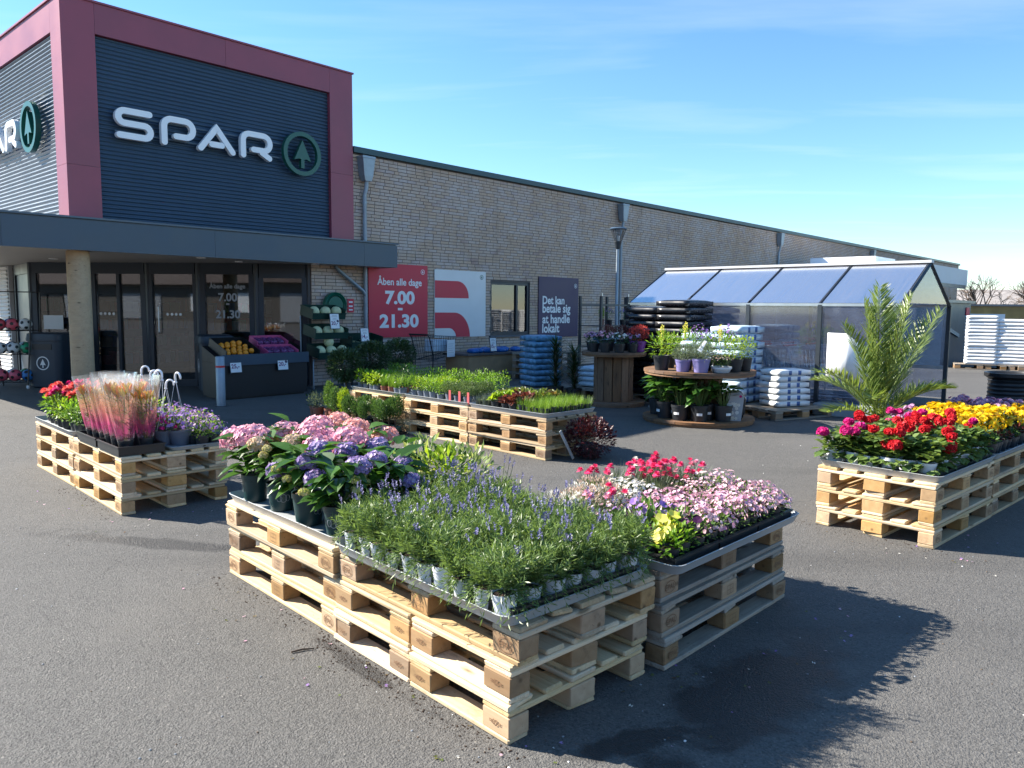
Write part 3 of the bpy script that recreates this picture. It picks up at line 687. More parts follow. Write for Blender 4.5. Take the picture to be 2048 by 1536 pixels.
# tower
ZT, ZB = 6.03, 2.79
def corr(b, length, z0, z1, M, pitch=0.063, amp=0.014, seg=8):
    n = int((z1 - z0) / pitch * seg); k = len(b.v)
    for i in range(n + 1):
        z = z0 + (z1 - z0) * i / n; h = amp * math.cos(2 * math.pi * (z - z0) / pitch)
        for x in (0, length): b.v.append(tuple(M @ Vector((x, z, h))))
    for i in range(n): b.face((k + 2 * i, k + 2 * i + 1, k + 2 * i + 3, k + 2 * i + 2), 0.5)
tower = B(); tower.span(-4.95, 0.06, 0.12, 8.0, ZB, 5.98)
tw = part('tower', tower, 'slate_metal', bld)
b = B(); corr(b, 4.16, ZB, 5.585, Matrix.Translation((-4.58, 0.03, 0)) @ MF); part('corrugated_cladding', b, 'cladding', tw, True)
b = B(); corr(b, 7.6, ZB, 5.585, Matrix.Translation((-5.0, 7.98, 0)) @ ML); part('corrugated_cladding', b, 'cladding', tw, True)
for nm, dims in (('corner_post', (-5.05, -4.58, -.05, .38, ZB, 3.618)), ('corner_post', (-5.05, -4.58, -.05, .38, 3.622, ZT)), ('edge_post', (-.42, .10, -.05, .20, ZB, 4.098)), ('edge_post', (-.42, .10, -.05, .20, 4.102, ZT)),
                 ('top_band', (-4.577, -2.502, -.05, .20, 5.585, ZT)), ('top_band', (-2.498, -.423, -.05, .20, 5.585, ZT)), ('top_band', (-5.05, -4.8, .383, 4.2, 5.585, ZT)), ('top_band', (-5.05, -4.8, 4.204, 8.0, 5.585, ZT))):
    b = B(); b.span(*dims); part(nm, b, 'maroon_panel', tw)
b = B(); b.span(-5.075, .125, -.075, .22, ZT + .002, ZT + .03); b.span(-5.075, -4.78, .222, 8.0, ZT + .002, ZT + .03); part('cap_flashing', b, 'maroon_panel', tw)
b = B(); b.span(-4.78, .06, .24, 8, 5.985, 6.0); part('roof_sheet', b, 'slate_metal', tw)
b = B(); b.span(.062, .10, .203, 8, 4.56, ZT); part('side_sheet', b, 'maroon_panel', tw)

# entrance canopy
cb = B(); cb.span(-6.98, .73, -.575, -.055, 2.362, 2.77); cb.span(-6.98, -5.08, -.05, 8.0, 2.362, 2.77); cb.span(-5.05, -.05, -.05, 8.0, 2.40, 2.782)
cn = part('canopy', cb, 'slate_metal', bld)
for a, e in ((-7.0, -6.084), (-6.08, -3.064), (-3.06, -.064), (-.06, .75)):
    b = B(); b.span(a, e, -.60, -.577, 2.32, 2.752); part('fascia_panel', b, 'slate_metal', cn)
b = B(); b.span(.732, .75, -.575, -.058, 2.32, 2.752); part('fascia_panel', b, 'slate_metal', cn)
b = B(); b.span(-7.0, -6.982, -.575, 8.0, 2.32, 2.752); part('fascia_panel', b, 'slate_metal', cn)
b = B(); b.span(-7.02, .77, -.62, -.06, 2.772, 2.80); b.span(-7.02, -5.085, -.057, 8.0, 2.772, 2.80); part('edge_flashing', b, 'slate_light', cn)
b = B(); b.span(-6.978, .728, -.574, -.012, 2.33, 2.358); b.span(-6.978, -.88, -.010, 8.0, 2.33, 2.358); sf = part('soffit', b, 'soffit', cn)
for s_, y_ in ((-6.35, .1), (-5.75, 1.3), (-3.15, -.28), (-.95, -.28), (-4.6, 2.2), (-2.2, .25)):
    b = B(); b.lathe([(.075, 0), (.075, -.012), (.06, -.016), (.055, -.004)], 20, (s_, y_, 2.329)); part('downlight', b, 'sign_white', cn)

# glazed entrance, a faceted front set back below the canopy
GP = [(-3.92, 14.83), (-4.85, 14.60), (-5.94, 14.60), (-6.94, 14.70), (-8.10, 14.80), (-9.29, 14.90), (-10.40, 16.20)]
gl = [Vector(w2l((x, y, 0))) for x, y in GP]
ent = B()
for p_ in gl: ent.lathe([(.06, 0), (.06, 2.33)], 8, (p_.x, p_.y, 0))
en = part('entrance_frame', ent, 'frame_dark', bld)
def seg_M(a, c):
    d_ = (c - a).normalized(); return Matrix(((d_.x, -d_.y, 0, a.x), (d_.y, d_.x, 0, a.y), (0, 0, 1, 0), (0, 0, 0, 1))), (c - a).length
for i in range(6):
    a, c = gl[i + 1], gl[i]                      # left to right as seen from outside
    M_, L_ = seg_M(a, c)
    b = B(); q = B()
    def bar(x0, x1, z0, z1, t=0.05):
        w = B(); w.span(x0, x1, -t, t, z0, z1); b.add([M_ @ Vector(v) for v in w.v], w.f)
    top = 2.12 if i else 2.06; e_ = 0.09 if i in (0, 1, 3, 4) else 0.06
    bar(.055, L_ - .055, top, 2.33); bar(.055, L_ - .055, 0.0, .12); bar(.04, .04 + e_, .12, top); bar(L_ - .04 - e_, L_ - .04, .12, top)
    if i == 3: bar(L_ * .5 - .03, L_ * .5 + .03, .12, top)
    fo = part('window_frame' if i != 2 else 'sliding_door', b, 'frame_dark', en)
    if i == 5:
        w = B(); w.span(.04 + e_ + .001, L_ - .041 - e_, -.02, .02, .121, top - .001); q.add([M_ @ Vector(v) for v in w.v], w.f); part('door_leaf', q, 'slate_metal', fo); continue
    w = B(); w.span(.04 + e_ + .001, L_ - .041 - e_, -.006, .006, .121, top - .001); q.add([M_ @ Vector(v) for v in w.v], w.f)
    pn = part('pane', q, 'shop_glass', fo)
    if i == 2:
        b = B(); b.tube([M_ @ Vector((.22, -.03, 1.0)), M_ @ Vector((.22, -.06, 1.02)), M_ @ Vector((.22, -.06, 1.5)), M_ @ Vector((.22, -.03, 1.52))], .012, 6); part('door_handle', b, 'steel', fo)
    ang = math.atan2(M_[1][0], M_[0][0])
    if i == 1:
        for s_, sz, zz in (('Åben alle dage', .115, 1.86), ('7.00', .21, 1.62), ('21.30', .21, 1.30)):
            pp = M_ @ Vector((L_ * .5, -.012, zz)); text(s_, sz, 'print_grey', pn, pp, (R(90), 0, ang), .003 if sz < .2 else .006, 0, 'lettering')
        pp = M_ @ Vector((L_ * .5, -.012, 1.52)); text('-', .2, 'print_grey', pn, pp, (R(90), 0, ang), .006)
    if i in (2, 3):
        for k in range(4):
            cx_ = L_ * (.28 if i == 3 else .5) + (k - 1.5) * .085; b = B()
            b.prism([(cx_ + .028 * math.cos(6.283 * j / 12), 1.36 + .028 * math.sin(6.283 * j / 12)) for j in range(12)], .009, .011, M_ @ MF); part('door_dot', b, 'print_white', pn)
    if i == 4:
        w = B(); w.span(.22, .62, -.012, -.009, 1.05, 1.32); q = B(); q.add([M_ @ Vector(v) for v in w.v], w.f); part('notice', q, 'poster_white', pn)
# shop interior behind the glass
b = B(); b.span(-4.15, 4.0, 7.0, 7.1, 0, 2.32); b.span(.5, .6, .34, 7.0, 0, 2.32)
it = part('interior_wall', b, 'interior_mid', bld)
b = B(); b.span(-.85, .5, .335, .36, 0, 2.33); part('inner_lining', b, 'interior_mid', it)
for k, (sx, sy, ln) in enumerate(((-2.6, 5.6, 2.2), (-1.4, 3.6, 1.8), (-3.6, 6.4, 1.0))):
    b = B()
    for zz in (.15, .55, .95, 1.35, 1.75): b.span(sx, sx + ln, sy, sy + .45, zz, zz + .025)
    b.span(sx, sx + ln, sy + .45, sy + .48, 0, 1.95); sh = part('shelf_unit', b, 'interior_dark', it)
    g = B()
    for zz in (.175, .575, .975, 1.375):
        x = sx + .03
        while x < sx + ln - .12:
            w_ = rnd(.06, .14); g.cur = random.randint(0, 4); g.span(x, x + w_, sy + .02, sy + .3, zz, zz + rnd(.16, .3)); x += w_ + .015
    o = part('shelf_goods', g, ['tag_red', 'ball_white', 'cardboard', 'ball_green', 'ball_blue'], sh); o['kind'] = 'stuff'
b = B(); b.span(-4.32, -4.24, 5.95, 13.7, 0, 2.32); part('side_wall', b, 'dock_white', bld)
b = B(); corr(b, 7.6, .05, 2.3, Matrix.Translation((-4.335, 13.6, 0)) @ ML, .08, .016); part('side_cladding', b, 'poster_white', bld, True)

# entrance column
b = B(); b.lathe([(.15, 0), (.158, .02), (.158, 2.31), (.15, 2.328)], 28); c_ = part('timber_column', b, 'column_wood', None); autosmooth(c_.data)
c_.location = (-6.47, 11.52, 0); tag(c_, 'round pale timber column under the canopy beside the sleeved flowers', 'column')

# ------------------------------------------------------------------ raised shop-name letters and fir-tree disc, front and side
def name_sign(M, tx, z0, label):
    t = thing('shop_name_sign', label, 'sign', W0, TH)
    D0, D1 = .055, .135; H = .47; st = .096
    def put(path_list, x0):
        b = B()
        for k, pth in enumerate(path_list):
            A, C = stroke([(x0 + x, z0 + y) for x, y in pth], st); b.strip(A, C, D0 + .0015 * k, D1 - .0015 * k, M)
        part('letter', b, 'sign_white', t)
    y0, y1, y2 = st / 2, H / 2, H - st / 2; rr = (y2 - y1) / 2
    w = .58
    put([[(w - .06, y2), (rr + st / 2, y2)] + arc(rr + st / 2, y2 - rr, rr, 90, 270, 10)[1:] + arc(w - rr - st / 2, y1 - rr, rr, 90, -90, 10) + [(.06, y0)]], tx[0])
    w = .57; pr = (y2 - .165) / 2
    bowl = [(st / 2, y0), (st / 2, y2 - .12)] + arc(st / 2 + .12, y2 - .12, .12, 180, 90, 8) + arc(w - st / 2 - pr, y2 - pr, pr, 90, -90, 12) + [(.24, .165)]
    put([bowl], tx[1])
    w = .66; put([[(st / 2, y0), (w / 2 - .03, y2 - .05), (w / 2, y2 - .015), (w / 2 + .03, y2 - .05), (w - st / 2, y0)], [(.24, .135), (w - .24, .135)]], tx[2])
    w = .61; bowl = [(st / 2, y0), (st / 2, y2 - .12)] + arc(st / 2 + .12, y2 - .12, .12, 180, 90, 8) + arc(w - st / 2 - pr, y2 - pr, pr, 90, -90, 12) + [(.24, .165)]
    put([bowl, [(.40, .13), (w - .06, y0)]], tx[3])
    b = B(); fir_mark(b, (tx[4], z0 + .235), .395, D0, D1, M); part('fir_tree_disc', b, 'sign_green', t)
    b = B()
    for zz in (z0 + .11, z0 + .36): b.prism([(tx[0] + .02, zz - .012), (tx[4] - .3, zz - .012), (tx[4] - .3, zz + .012), (tx[0] + .02, zz + .012)], .02, .052, M)
    part('mounting_rail', b, 'slate_metal', t)
name_sign(Matrix.Translation((0, 0, 0)) @ MF, (-4.37, -3.67, -3.07, -2.31, -1.085), 4.10, 'white raised shop-name letters with green fir-tree disc facing the parking area')
name_sign(Matrix.Translation((-5.0, 0, 0)) @ ML, (-4.64, -3.94, -3.34, -2.58, -1.36), 4.10, 'shop-name letters with green fir-tree disc on the sunlit left side of the tower')

# ------------------------------------------------------------------ rainwater pipes
def downpipe(s_, label, branch=False, zbot=0.05):
    t = thing('downpipe', label, 'downpipe', wp(s_, 0), TH, 'zinc downpipes on the brick wall')
    b = B()
    loft(b, [rrect(.08, .07, .01, 4.02, 2, 0, -.12), rrect(.11, .09, .01, 4.12, 2, 0, -.11), rrect(.15, .105, .01, 4.45, 2, 0, -.115), rrect(.16, .11, .01, 4.46, 2, 0, -.115), rrect(.16, .11, .01, 4.50, 2, 0, -.115)])
    part('hopper_head', b, 'zinc', t)
    b = B(); b.tube([(0, -.12, 4.03), (0, -.11, 3.9), (-.02, -.075, 3.75), (-.02, -.075, zbot)], .042, 12); autosmooth(part('pipe', b, 'zinc', t).data, 50)
    for zz in (3.6, 2.9, 1.5, .6):
        b = B(); b.lathe([(.048, -.02), (.048, .02)], 12, (-.02, -.075, zz)); b.box((-.02, -.02, zz), (.02, .07, .02)); part('bracket', b, 'zinc', t)
    if branch:
        b = B(); b.tube([(-.75, -.10, 2.31), (-.70, -.10, 2.26), (-.1, -.085, 1.86), (-.02, -.078, 1.76)], .036, 10); autosmooth(part('branch_pipe', b, 'zinc', t).data, 50)
downpipe(.37, 'zinc downpipe next to the maroon tower, joined by a slanting branch', True)
downpipe(9.40, 'zinc downpipe with hopper behind the street lamp')
downpipe(20.2, 'zinc downpipe with hopper above the shelter ridge')
downpipe(31.2, 'farthest zinc downpipe hopper near the right end of the brick wall')

# ------------------------------------------------------------------ posters on the brick wall
def fit(s, w, mat, parent, x, z, y, bold, hmax=None, align='CENTER', name='lettering'):
    me = text_mesh(s, .3, mat, bold, 0, align); xs = [v.co.x for v in me.vertices]; ys = [v.co.y for v in me.vertices]
    k = w / (max(xs) - min(xs)); kz = k if not hmax else hmax / (max(ys) - min(ys))
    o = bpy.data.objects.new(name, me); link(o, parent); o.scale = (k, kz, 1); o.rotation_euler = RF
    o.location = (x - (k * (max(xs) + min(xs)) / 2 if align == 'CENTER' else k * min(xs)), y, z - kz * (max(ys) + min(ys)) / 2); return o
def poster(name, label, s0, s1, z0, z1, mat):
    t = thing(name, label, 'poster', wp(s0, 0, 0), TH); b = B(); b.span(0, s1 - s0, -.035, -.012, z0, z1); part('board', b, mat, t); return t
def small_mark(t, x, z, r, mat):
    b = B(); fir_mark(b, (x, z), r, .0365, .0385, MF, .12); part('fir_tree_mark', b, mat, t)
t = poster('opening_hours_poster', 'red poster with white opening hours beside the downpipe', .46, 2.05, .90, 2.43, 'poster_red')
fit('Åben alle dage', 1.20, 'print_white', t, .82, 2.06, -.037, .006); fit('7.00', .80, 'print_white', t, .82, 1.73, -.037, .012, .29); fit('-', .13, 'print_white', t, .82, 1.49, -.037, .012, .05)
fit('21.30', 1.06, 'print_white', t, .80, 1.24, -.037, .012, .29); small_mark(t, 1.45, 2.29, .055, 'print_white')
t = poster('white_poster', 'white poster with cropped red letter shapes beside the window', 2.26, 3.87, .86, 2.37, 'poster_white')
w_, h_ = 1.61, 1.51; ys = .86
def ell(cx, cy, rx, ry, a0, a1, n=14): return [(cx + rx * math.cos(R(a0 + (a1 - a0) * i / n)), cy + ry * math.sin(R(a0 + (a1 - a0) * i / n))) for i in range(n + 1)]
b = B(); b.prism([(.004, ys + .586 * h_), (.65 * w_, ys + .586 * h_)] + ell(.43 * w_, ys + .60 * h_, .22 * w_, .24 * h_, 0, 90) + [(.004, ys + .84 * h_)], .0355, .0375, MF); part('red_shape', b, 'poster_red', t)
O_ = ell(.37 * w_, ys + .004, .307 * w_, .367 * h_, 0, 90); I_ = ell(.26 * w_, ys + .004, .14 * w_, .135 * h_, 0, 90)
b = B(); b.strip(O_ + [(.004, ys + .371 * h_)], I_ + [(.004, ys + .139 * h_)], .0355, .0375, MF); part('red_shape', b, 'poster_red', t); small_mark(t, 1.47, 2.24, .055, 'sign_green')
t = poster('purple_poster', 'dark purple poster with white words about shopping locally', 5.81, 7.46, .78, 2.34, 'poster_purple')
for s, w, z in (('Det kan', .90, 1.74), ('betale sig', 1.16, 1.495), ('at handle', 1.14, 1.255), ('lokalt', .70, 1.015)): fit(s, w, 'print_white', t, .15, z, -.037, .008, None, 'LEFT')
small_mark(t, 1.52, 2.13, .06, 'print_white')
# red fire sign and hose reel
t = thing('fire_sign', 'small red sign with white symbols beside the hose reel', 'sign', wp(-.05, 0, 0), TH)
b = B(); b.span(0, .15, -.022, -.012, 1.42, 1.69); part('board', b, 'poster_red', t)
for k, zz in enumerate((1.63, 1.55, 1.48)): b = B(); b.span(.03, .12, -.0245, -.0235, zz - .022, zz + .012 * (1 - k * .3)); part('symbol', b, 'print_white', t)
t = thing('hose_reel', 'round green hose reel on the brick wall behind the melon crates', 'hose reel', wp(-.42, 0, 1.56), TH)
b = B()
for q in range(4): b.tube([(rr_ * math.cos(a), -.09 - .022 * q, rr_ * math.sin(a)) for rr_ in [.235] for a in [6.283 * k / 28 for k in range(28)]], .02, 6, closed=True)
for q in range(3): b.tube([(.20 * math.cos(6.283 * k / 28), -.10 - .022 * q, .20 * math.sin(6.283 * k / 28)) for k in range(28)], .018, 6, closed=True)
autosmooth(part('hose', b, 'hose_green', t).data, 60)
b = B(); b.lathe([(.17, 0), (.17, .14)], 24); m_ = b.mesh('drum', 'hose_green'); o = part('drum', m_, None, t); o.rotation_euler = (R(90), 0, 0); o.location = (0, -.012, 0)

# ------------------------------------------------------------------ pallets
_pal = {}
def pmesh(kind, dims, mat):
    key = (kind, dims, mat, random.randint(0, 4))
    if key not in _pal:                       # five slightly warped, chipped versions of each board
        b = B(); b.cbox((0, 0, 0), dims, rnd(.003, .006)); bow, tw = rnd(-.002, .002), rnd(-.0015, .0015)
        b.v = [(x + rnd(-.0025, .0025), y + rnd(-.0015, .0015), z + rnd(-.0006, .0006) + (bow * (1 - (2 * x / dims[0]) ** 2) if kind != 'block' else 0) + tw * (x / dims[0]) * (y / dims[1]) * 2) for x, y, z in b.v]
        if random.random() < .5:              # a knocked-off corner
            sx, sy = random.choice((-1, 1)), random.choice((-1, 1)); b.v = [(x - sx * .016 if sx * x > dims[0] / 2 - .012 and sy * y > dims[1] / 2 - .012 else x, y - sy * .007 if sx * x > dims[0] / 2 - .012 and sy * y > dims[1] / 2 - .012 else y, z) for x, y, z in b.v]
        _pal[key] = b.mesh(kind, mat)
    return _pal[key]
_stamp = {}
def stamp_mesh(txt, ring):
    """burnt-in mark on a block face: drawn in x,y, facing +z"""
    key = (txt, ring)
    if key in _stamp: return _stamp[key]
    b = B()
    if ring:
        o_ = [(.042 * math.cos(6.283 * k / 24), .027 * math.sin(6.283 * k / 24)) for k in range(24)]; i_ = [(x * .93, y * .9) for x, y in o_]
        k0 = len(b.v); b.v += [(x, y, 0) for x, y in o_ + i_]
        for k in range(24): b.face((k0 + k, k0 + (k + 1) % 24, k0 + 24 + (k + 1) % 24, k0 + 24 + k))
    if txt == 'frame':
        for a in ((-.03, .03, -.022, -.020), (-.03, .03, .020, .022), (-.03, -.028, -.02, .02), (.028, .03, -.02, .02), (-.001, .001, -.02, .02), (-.03, .03, -.001, .001)): k0 = len(b.v); b.v += [(a[0], a[2], 0), (a[1], a[2], 0), (a[1], a[3], 0), (a[0], a[3], 0)]; b.face((k0, k0 + 1, k0 + 2, k0 + 3))
        _stamp[key] = b.mesh('stamp', 'brand_mark'); return _stamp[key]
    tm = text_mesh(txt, .034 if ring else .03, 'brand_mark', .0004); k0 = len(b.v); xs = [v.co.x for v in tm.vertices]; ys = [v.co.y for v in tm.vertices]
    b.v += [(v.co.x - (max(xs) + min(xs)) / 2, v.co.y - (max(ys) + min(ys)) / 2, 0) for v in tm.vertices]
    for p_ in tm.polygons: b.face(tuple(k0 + i for i in p_.vertices))
    _stamp[key] = b.mesh('stamp', 'brand_mark'); return _stamp[key]
def pallet(cx, cy, z, rz, label, mats=('pine_used', 'block_used'), L=1.2, sides=(), code=None, group='wooden pallets under the flower tables'):
    """EUR pallet: five top boards, three cross boards, nine blocks, three runners. sides: faces that carry stamps ('-y','+y')"""
    t = thing('wooden_pallet', label, 'pallet', (cx, cy, z), rz, group)
    wm, bm = mats; nx = 3 if L > 1 else 2
    def put(nm, dims, x, y, zz, mat, rot=0):
        o = bpy.data.objects.new(nm, pmesh(nm, dims, mat)); link(o, t); o.location = (x + rnd(-.003, .003), y + rnd(-.002, .002), zz)
        o.rotation_euler = (rnd(-.004, .004), rnd(-.002, .002), rot + rnd(-.004, .004)); return o
    y = -.4
    for w in (.145, .10, .145, .10, .145):
        put('top_board', (L - .002, w, .0215), 0, y + w / 2, .133, wm); y += w + .04125
    xs = [-(L / 2 - .0725), 0, L / 2 - .0725] if nx == 3 else [-(L / 2 - .0725), L / 2 - .0725]
    for x in xs: put('cross_board', (.798, .145, .0215), x, 0, .1112, wm, R(90))
    for yy, w in ((-.35, .10), (0, .145), (.35, .10)):
        put('runner', (L - .002, w, .0215), 0, yy, .0110, wm)
        for k, x in enumerate(xs):
            bl = put('block', (.144, w - .002, .0775), x, yy, .0611, bm)
            for sd_ in sides:
                sg = 1 if sd_ == '+y' else -1
                if abs(yy - .35 * sg) > .01: continue
                mid = (nx == 3 and k == 1); txt, ring = ('frame', False) if mid else (('EPAL', True) if not code else (code, False))
                s_ = bpy.data.objects.new('stamp', stamp_mesh(txt, ring)); link(s_, bl)
                s_.location = (0, sg * ((w - .002) / 2 + .0034), 0); s_.rotation_euler = (R(90), 0, 0 if sg < 0 else R(180))
    return t
def tray(cx, cy, z, rz, L, W, label, mat='tray_grey', h=.045):
    t = thing('plant_tray', label, 'tray', (cx, cy, z), rz); b = B()
    hx, hy = L / 2, W / 2
    loft(b, [rrect(hx - .03, hy - .03, .04, .004), rrect(hx - .022, hy - .022, .045, .0), rrect(hx - .004, hy - .004, .05, h - .004), rrect(hx, hy, .052, h), rrect(hx - .004, hy - .004, .05, h + .002), rrect(hx - .009, hy - .009, .045, h - .002), rrect(hx - .026, hy - .026, .04, .008)])
    autosmooth(part('tray_body', b, mat, t).data, 40)
    return t
def carrier(cx, cy, z, rz, L, W, label, h=.055):
    t = thing('carrier_tray', label, 'tray', (cx, cy, z), rz, 'black carrier trays for pots'); b = B(); e = .006
    b.span(-L / 2, L / 2, -W / 2, W / 2, 0, .005)
    for a in ((-L / 2, L / 2, -W / 2, -W / 2 + e), (-L / 2, L / 2, W / 2 - e, W / 2), (-L / 2, -L / 2 + e, -W / 2 + e, W / 2 - e), (L / 2 - e, L / 2, -W / 2 + e, W / 2 - e)): b.span(*a, .0055, h)
    for a in ((-L / 2 - .008, L / 2 + .008, -W / 2 - .008, -W / 2), (-L / 2 - .008, L / 2 + .008, W / 2, W / 2 + .008), (-L / 2 - .008, -L / 2, -W / 2, W / 2), (L / 2, L / 2 + .008, -W / 2, W / 2)): b.span(*a, h - .010, h - .002)
    part('tray_body', b, 'black_plastic', t); return t

# ------------------------------------------------------------------ pots and plants: meshes shared by all copies
def pot_mesh(rt, rb, h, mat, rim=.012, n=18):
    b = B(); b.lathe([(rb * .9, 0), (rb, .003), (rb + (rt - rb) * .80, h - rim * 1.6), (rt, h - rim * 1.5), (rt * 1.02, h), (rt * .95, h), (rt * .90, h - rim), (.002, h - rim)], n)
    return autosmooth(b.mesh('pot', mat), 30)
def soil_mesh(rt, h): b = B(); b.lathe([(rt * .905, h - .02), (rt * .9, h - .010), (.004, h - .004)], 12, cap0=False); return b.mesh('soil', 'soil')
def updir(spread): 
    a = rnd(0, 6.283); s = spread * math.sqrt(random.random()); return Vector((math.cos(a) * s, math.sin(a) * s, 1)).normalized()
def lavender(nst=78, nfl=6):
    f, st, fl = B(), B(), B()
    for i in range(nst):
        d = updir(1.2 if i % 4 == 0 else .6); p = Vector((d.x * .03, d.y * .03, .085)); L = rnd(.09, .15); n = 19
        for k in range(n):
            t = .06 + .94 * k / n; q = p + d * L * t - Vector((0, 0, .05 * t * t * (1 - d.z))); a = rnd(0, 6.283); o_ = (d.orthogonal() * math.cos(a) + d.cross(d.orthogonal()) * math.sin(a)); ld = (d * 1.0 + o_ * .85).normalized()
            f.dia(q, ld, ld.cross(Vector((rnd(-1, 1), rnd(-1, 1), rnd(-.2, 1)))).normalized(), rnd(.022, .036), rnd(.0034, .0050))
    for i in range(36):                      # lower shoots that hang over the rim of the pot
        a = rnd(0, 6.283); d = Vector((math.cos(a), math.sin(a), rnd(-.5, .3))).normalized(); p = Vector((d.x * .038, d.y * .038, .09)); L = rnd(.04, .075)
        for k in range(11):
            q = p + d * L * k / 11 - Vector((0, 0, .045 * (k / 9) ** 2)); o_ = Vector((rnd(-1, 1), rnd(-1, 1), rnd(-1, .6))); ld = (d + o_ * .8).normalized(); f.dia(q, ld, ld.cross(Vector((rnd(-1, 1), rnd(-1, 1), 1))).normalized(), rnd(.020, .034), rnd(.0036, .0054))
    for i in range(nfl):
        d = updir(.42); p = Vector((d.x * .04, d.y * .04, .11)); L = rnd(.09, .165); top = p + d * L
        st.tube([p, top], [.0016, .0011], 3, random.random(), False)
        for k in range(16):
            q = top + d * (.030 * (k / 16.0)) * 1.0; a = rnd(0, 6.283); o_ = d.orthogonal() * math.cos(a) + d.cross(d.orthogonal()) * math.sin(a)
            ld = (o_ + d * .9).normalized(); fl.dia(q, ld, ld.cross(d).normalized(), .0085, .0065)
    return f.mesh('foliage', 'lf_lavender'), st.mesh('flower_stalks', 'stem_green'), fl.mesh('flower_spikes', 'pt_lavender')
def bush(n, c, rad, L, W, mat, seg=1, curl=.3, fold=.12, shell=.45, out=1.0, upb=.35, blunt=0.0, name='foliage', b=None):
    own = b is None; b = b or B()
    for i in range(n):
        while True:
            v = Vector((rnd(-1, 1), rnd(-1, 1), rnd(-1, 1)))
            if shell < v.length < 1: break
        p = Vector((c[0] + v.x * rad[0], c[1] + v.y * rad[1], c[2] + v.z * rad[2]))
        d = (v.normalized() * out + Vector((rnd(-.5, .5), rnd(-.5, .5), rnd(-.3, .5) + upb))).normalized(); k = rnd(.7, 1.15)
        b.leaf(p, d, Vector((v.x * .6 + rnd(-.5, .5), v.y * .6 + rnd(-.5, .5), 1)), L * k, W * k, seg, curl * rnd(.2, 1.6), fold, None, blunt)
    return b.mesh(name, mat) if own else b
def needles(n, c, rad, L, W, mat, out=.5, shell=.2):
    b = B()
    for i in range(n):
        while True:
            v = Vector((rnd(-1, 1), rnd(-1, 1), rnd(-1, 1)))
            if shell < v.length < 1: break
        d = (v * out + Vector((rnd(-.4, .4), rnd(-.4, .4), rnd(.2, 1)))).normalized()
        b.dia((c[0] + v.x * rad[0], c[1] + v.y * rad[1], c[2] + v.z * rad[2]), d, d.cross(Vector((rnd(-1, 1), rnd(-1, 1), rnd(-1, 1)))).normalized(), L * rnd(.7, 1.2), W)
    return b.mesh('foliage', mat)
def blades(n, r, z0, L, W, mat, spread=.5, droop=.35, seg=3, name='foliage'):
    b = B()
    for i in range(n):
        a = rnd(0, 6.283); q = r * math.sqrt(random.random()); d = Vector((math.cos(a) * spread * rnd(0, 1), math.sin(a) * spread * rnd(0, 1), 1))
        b.blade((math.cos(a) * q, math.sin(a) * q, z0), d, L * rnd(.6, 1.1), W, seg, droop * rnd(.2, 1.5))
    return b.mesh(name, mat)
def blooms(n, c, rad, fr, mat, petals=5, zmin=-.1, cup=.25, name='flowers', layers=1):
    b = B()
    for i in range(n):
        while True:
            v = Vector((rnd(-1, 1), rnd(-1, 1), rnd(zmin, 1)))
            if .8 < v.length < 1.05: break
        p = Vector((c[0] + v.x * rad[0], c[1] + v.y * rad[1], c[2] + v.z * rad[2])); nn = (v.normalized() + Vector((rnd(-.5, .5), rnd(-.5, .5), rnd(0, .6)))).normalized(); k = rnd(.75, 1.15)
        for q in range(layers): b.flower(p + nn * fr * .12 * q, nn, fr * k * (1 - .25 * q), petals, cup + .3 * q)
    return b.mesh(name, mat)
def head_blooms(heads, fr, mat, per, petals=4, name='flower_heads', cup=.15):
    """round flower heads packed with florets"""
    b = B()
    for (c, r) in heads:
        c = Vector(c)
        for i in range(per):
            z = 1 - 1.45 * (i + .5) / per; a = i * 2.39996; s = math.sqrt(max(0, 1 - z * z)); v = Vector((s * math.cos(a), s * math.sin(a), z))
            b.flower(c + Vector((v.x * r, v.y * r, v.z * r * .78)) * rnd(.9, 1.06), (v + Vector((rnd(-.45, .45), rnd(-.45, .45), rnd(-.45, .45)))), fr * rnd(.85, 1.15), petals, cup, None, 1.0)
    return b.mesh(name, mat)
def stems_to(pts, base, rad, mat='stem_green'):
    b = B()
    for p in pts: b.tube([(p[0] * .15 + base[0], p[1] * .15 + base[1], base[2]), (p[0] * .6, p[1] * .6, base[2] * .5 + p[2] * .5), p], [rad, rad * .9, rad * .7], 4, random.random(), False)
    return b.mesh('stems', mat)

D = {}
# --- front tables
pw = pot_mesh(.042, .033, .082, 'pot_white'); so = soil_mesh(.044, .085)
D['lavender'] = [[('pot', pw), ('soil', so)] + list(zip(('foliage', 'flower_stalks', 'flower_spikes'), lavender(78, k))) for k in (3, 6, 8, 1)]
pg = pot_mesh(.078, .060, .155, 'pot_green_dark', .018, 24); sg_ = soil_mesh(.078, .155)
def pot_logo():
    b = B()
    for cx_, r_ in ((-.022, .013), (.022, .013), (0, .017)):
        pts = []
        for k in range(20):
            a = 6.283 * k / 20; x = cx_ + r_ * math.cos(a); z = .075 + r_ * 1.3 * math.sin(a); rr_ = .0605 + (.078 - .06) * .8 * (z / .127) + .0022
            ang = x / rr_ - math.pi / 2; pts.append((rr_ * math.cos(ang), rr_ * math.sin(ang), z))
        b.tube(pts, .0012, 3, .5, False, True)
    return b.mesh('pot_print', 'print_grey')
plogo = pot_logo()
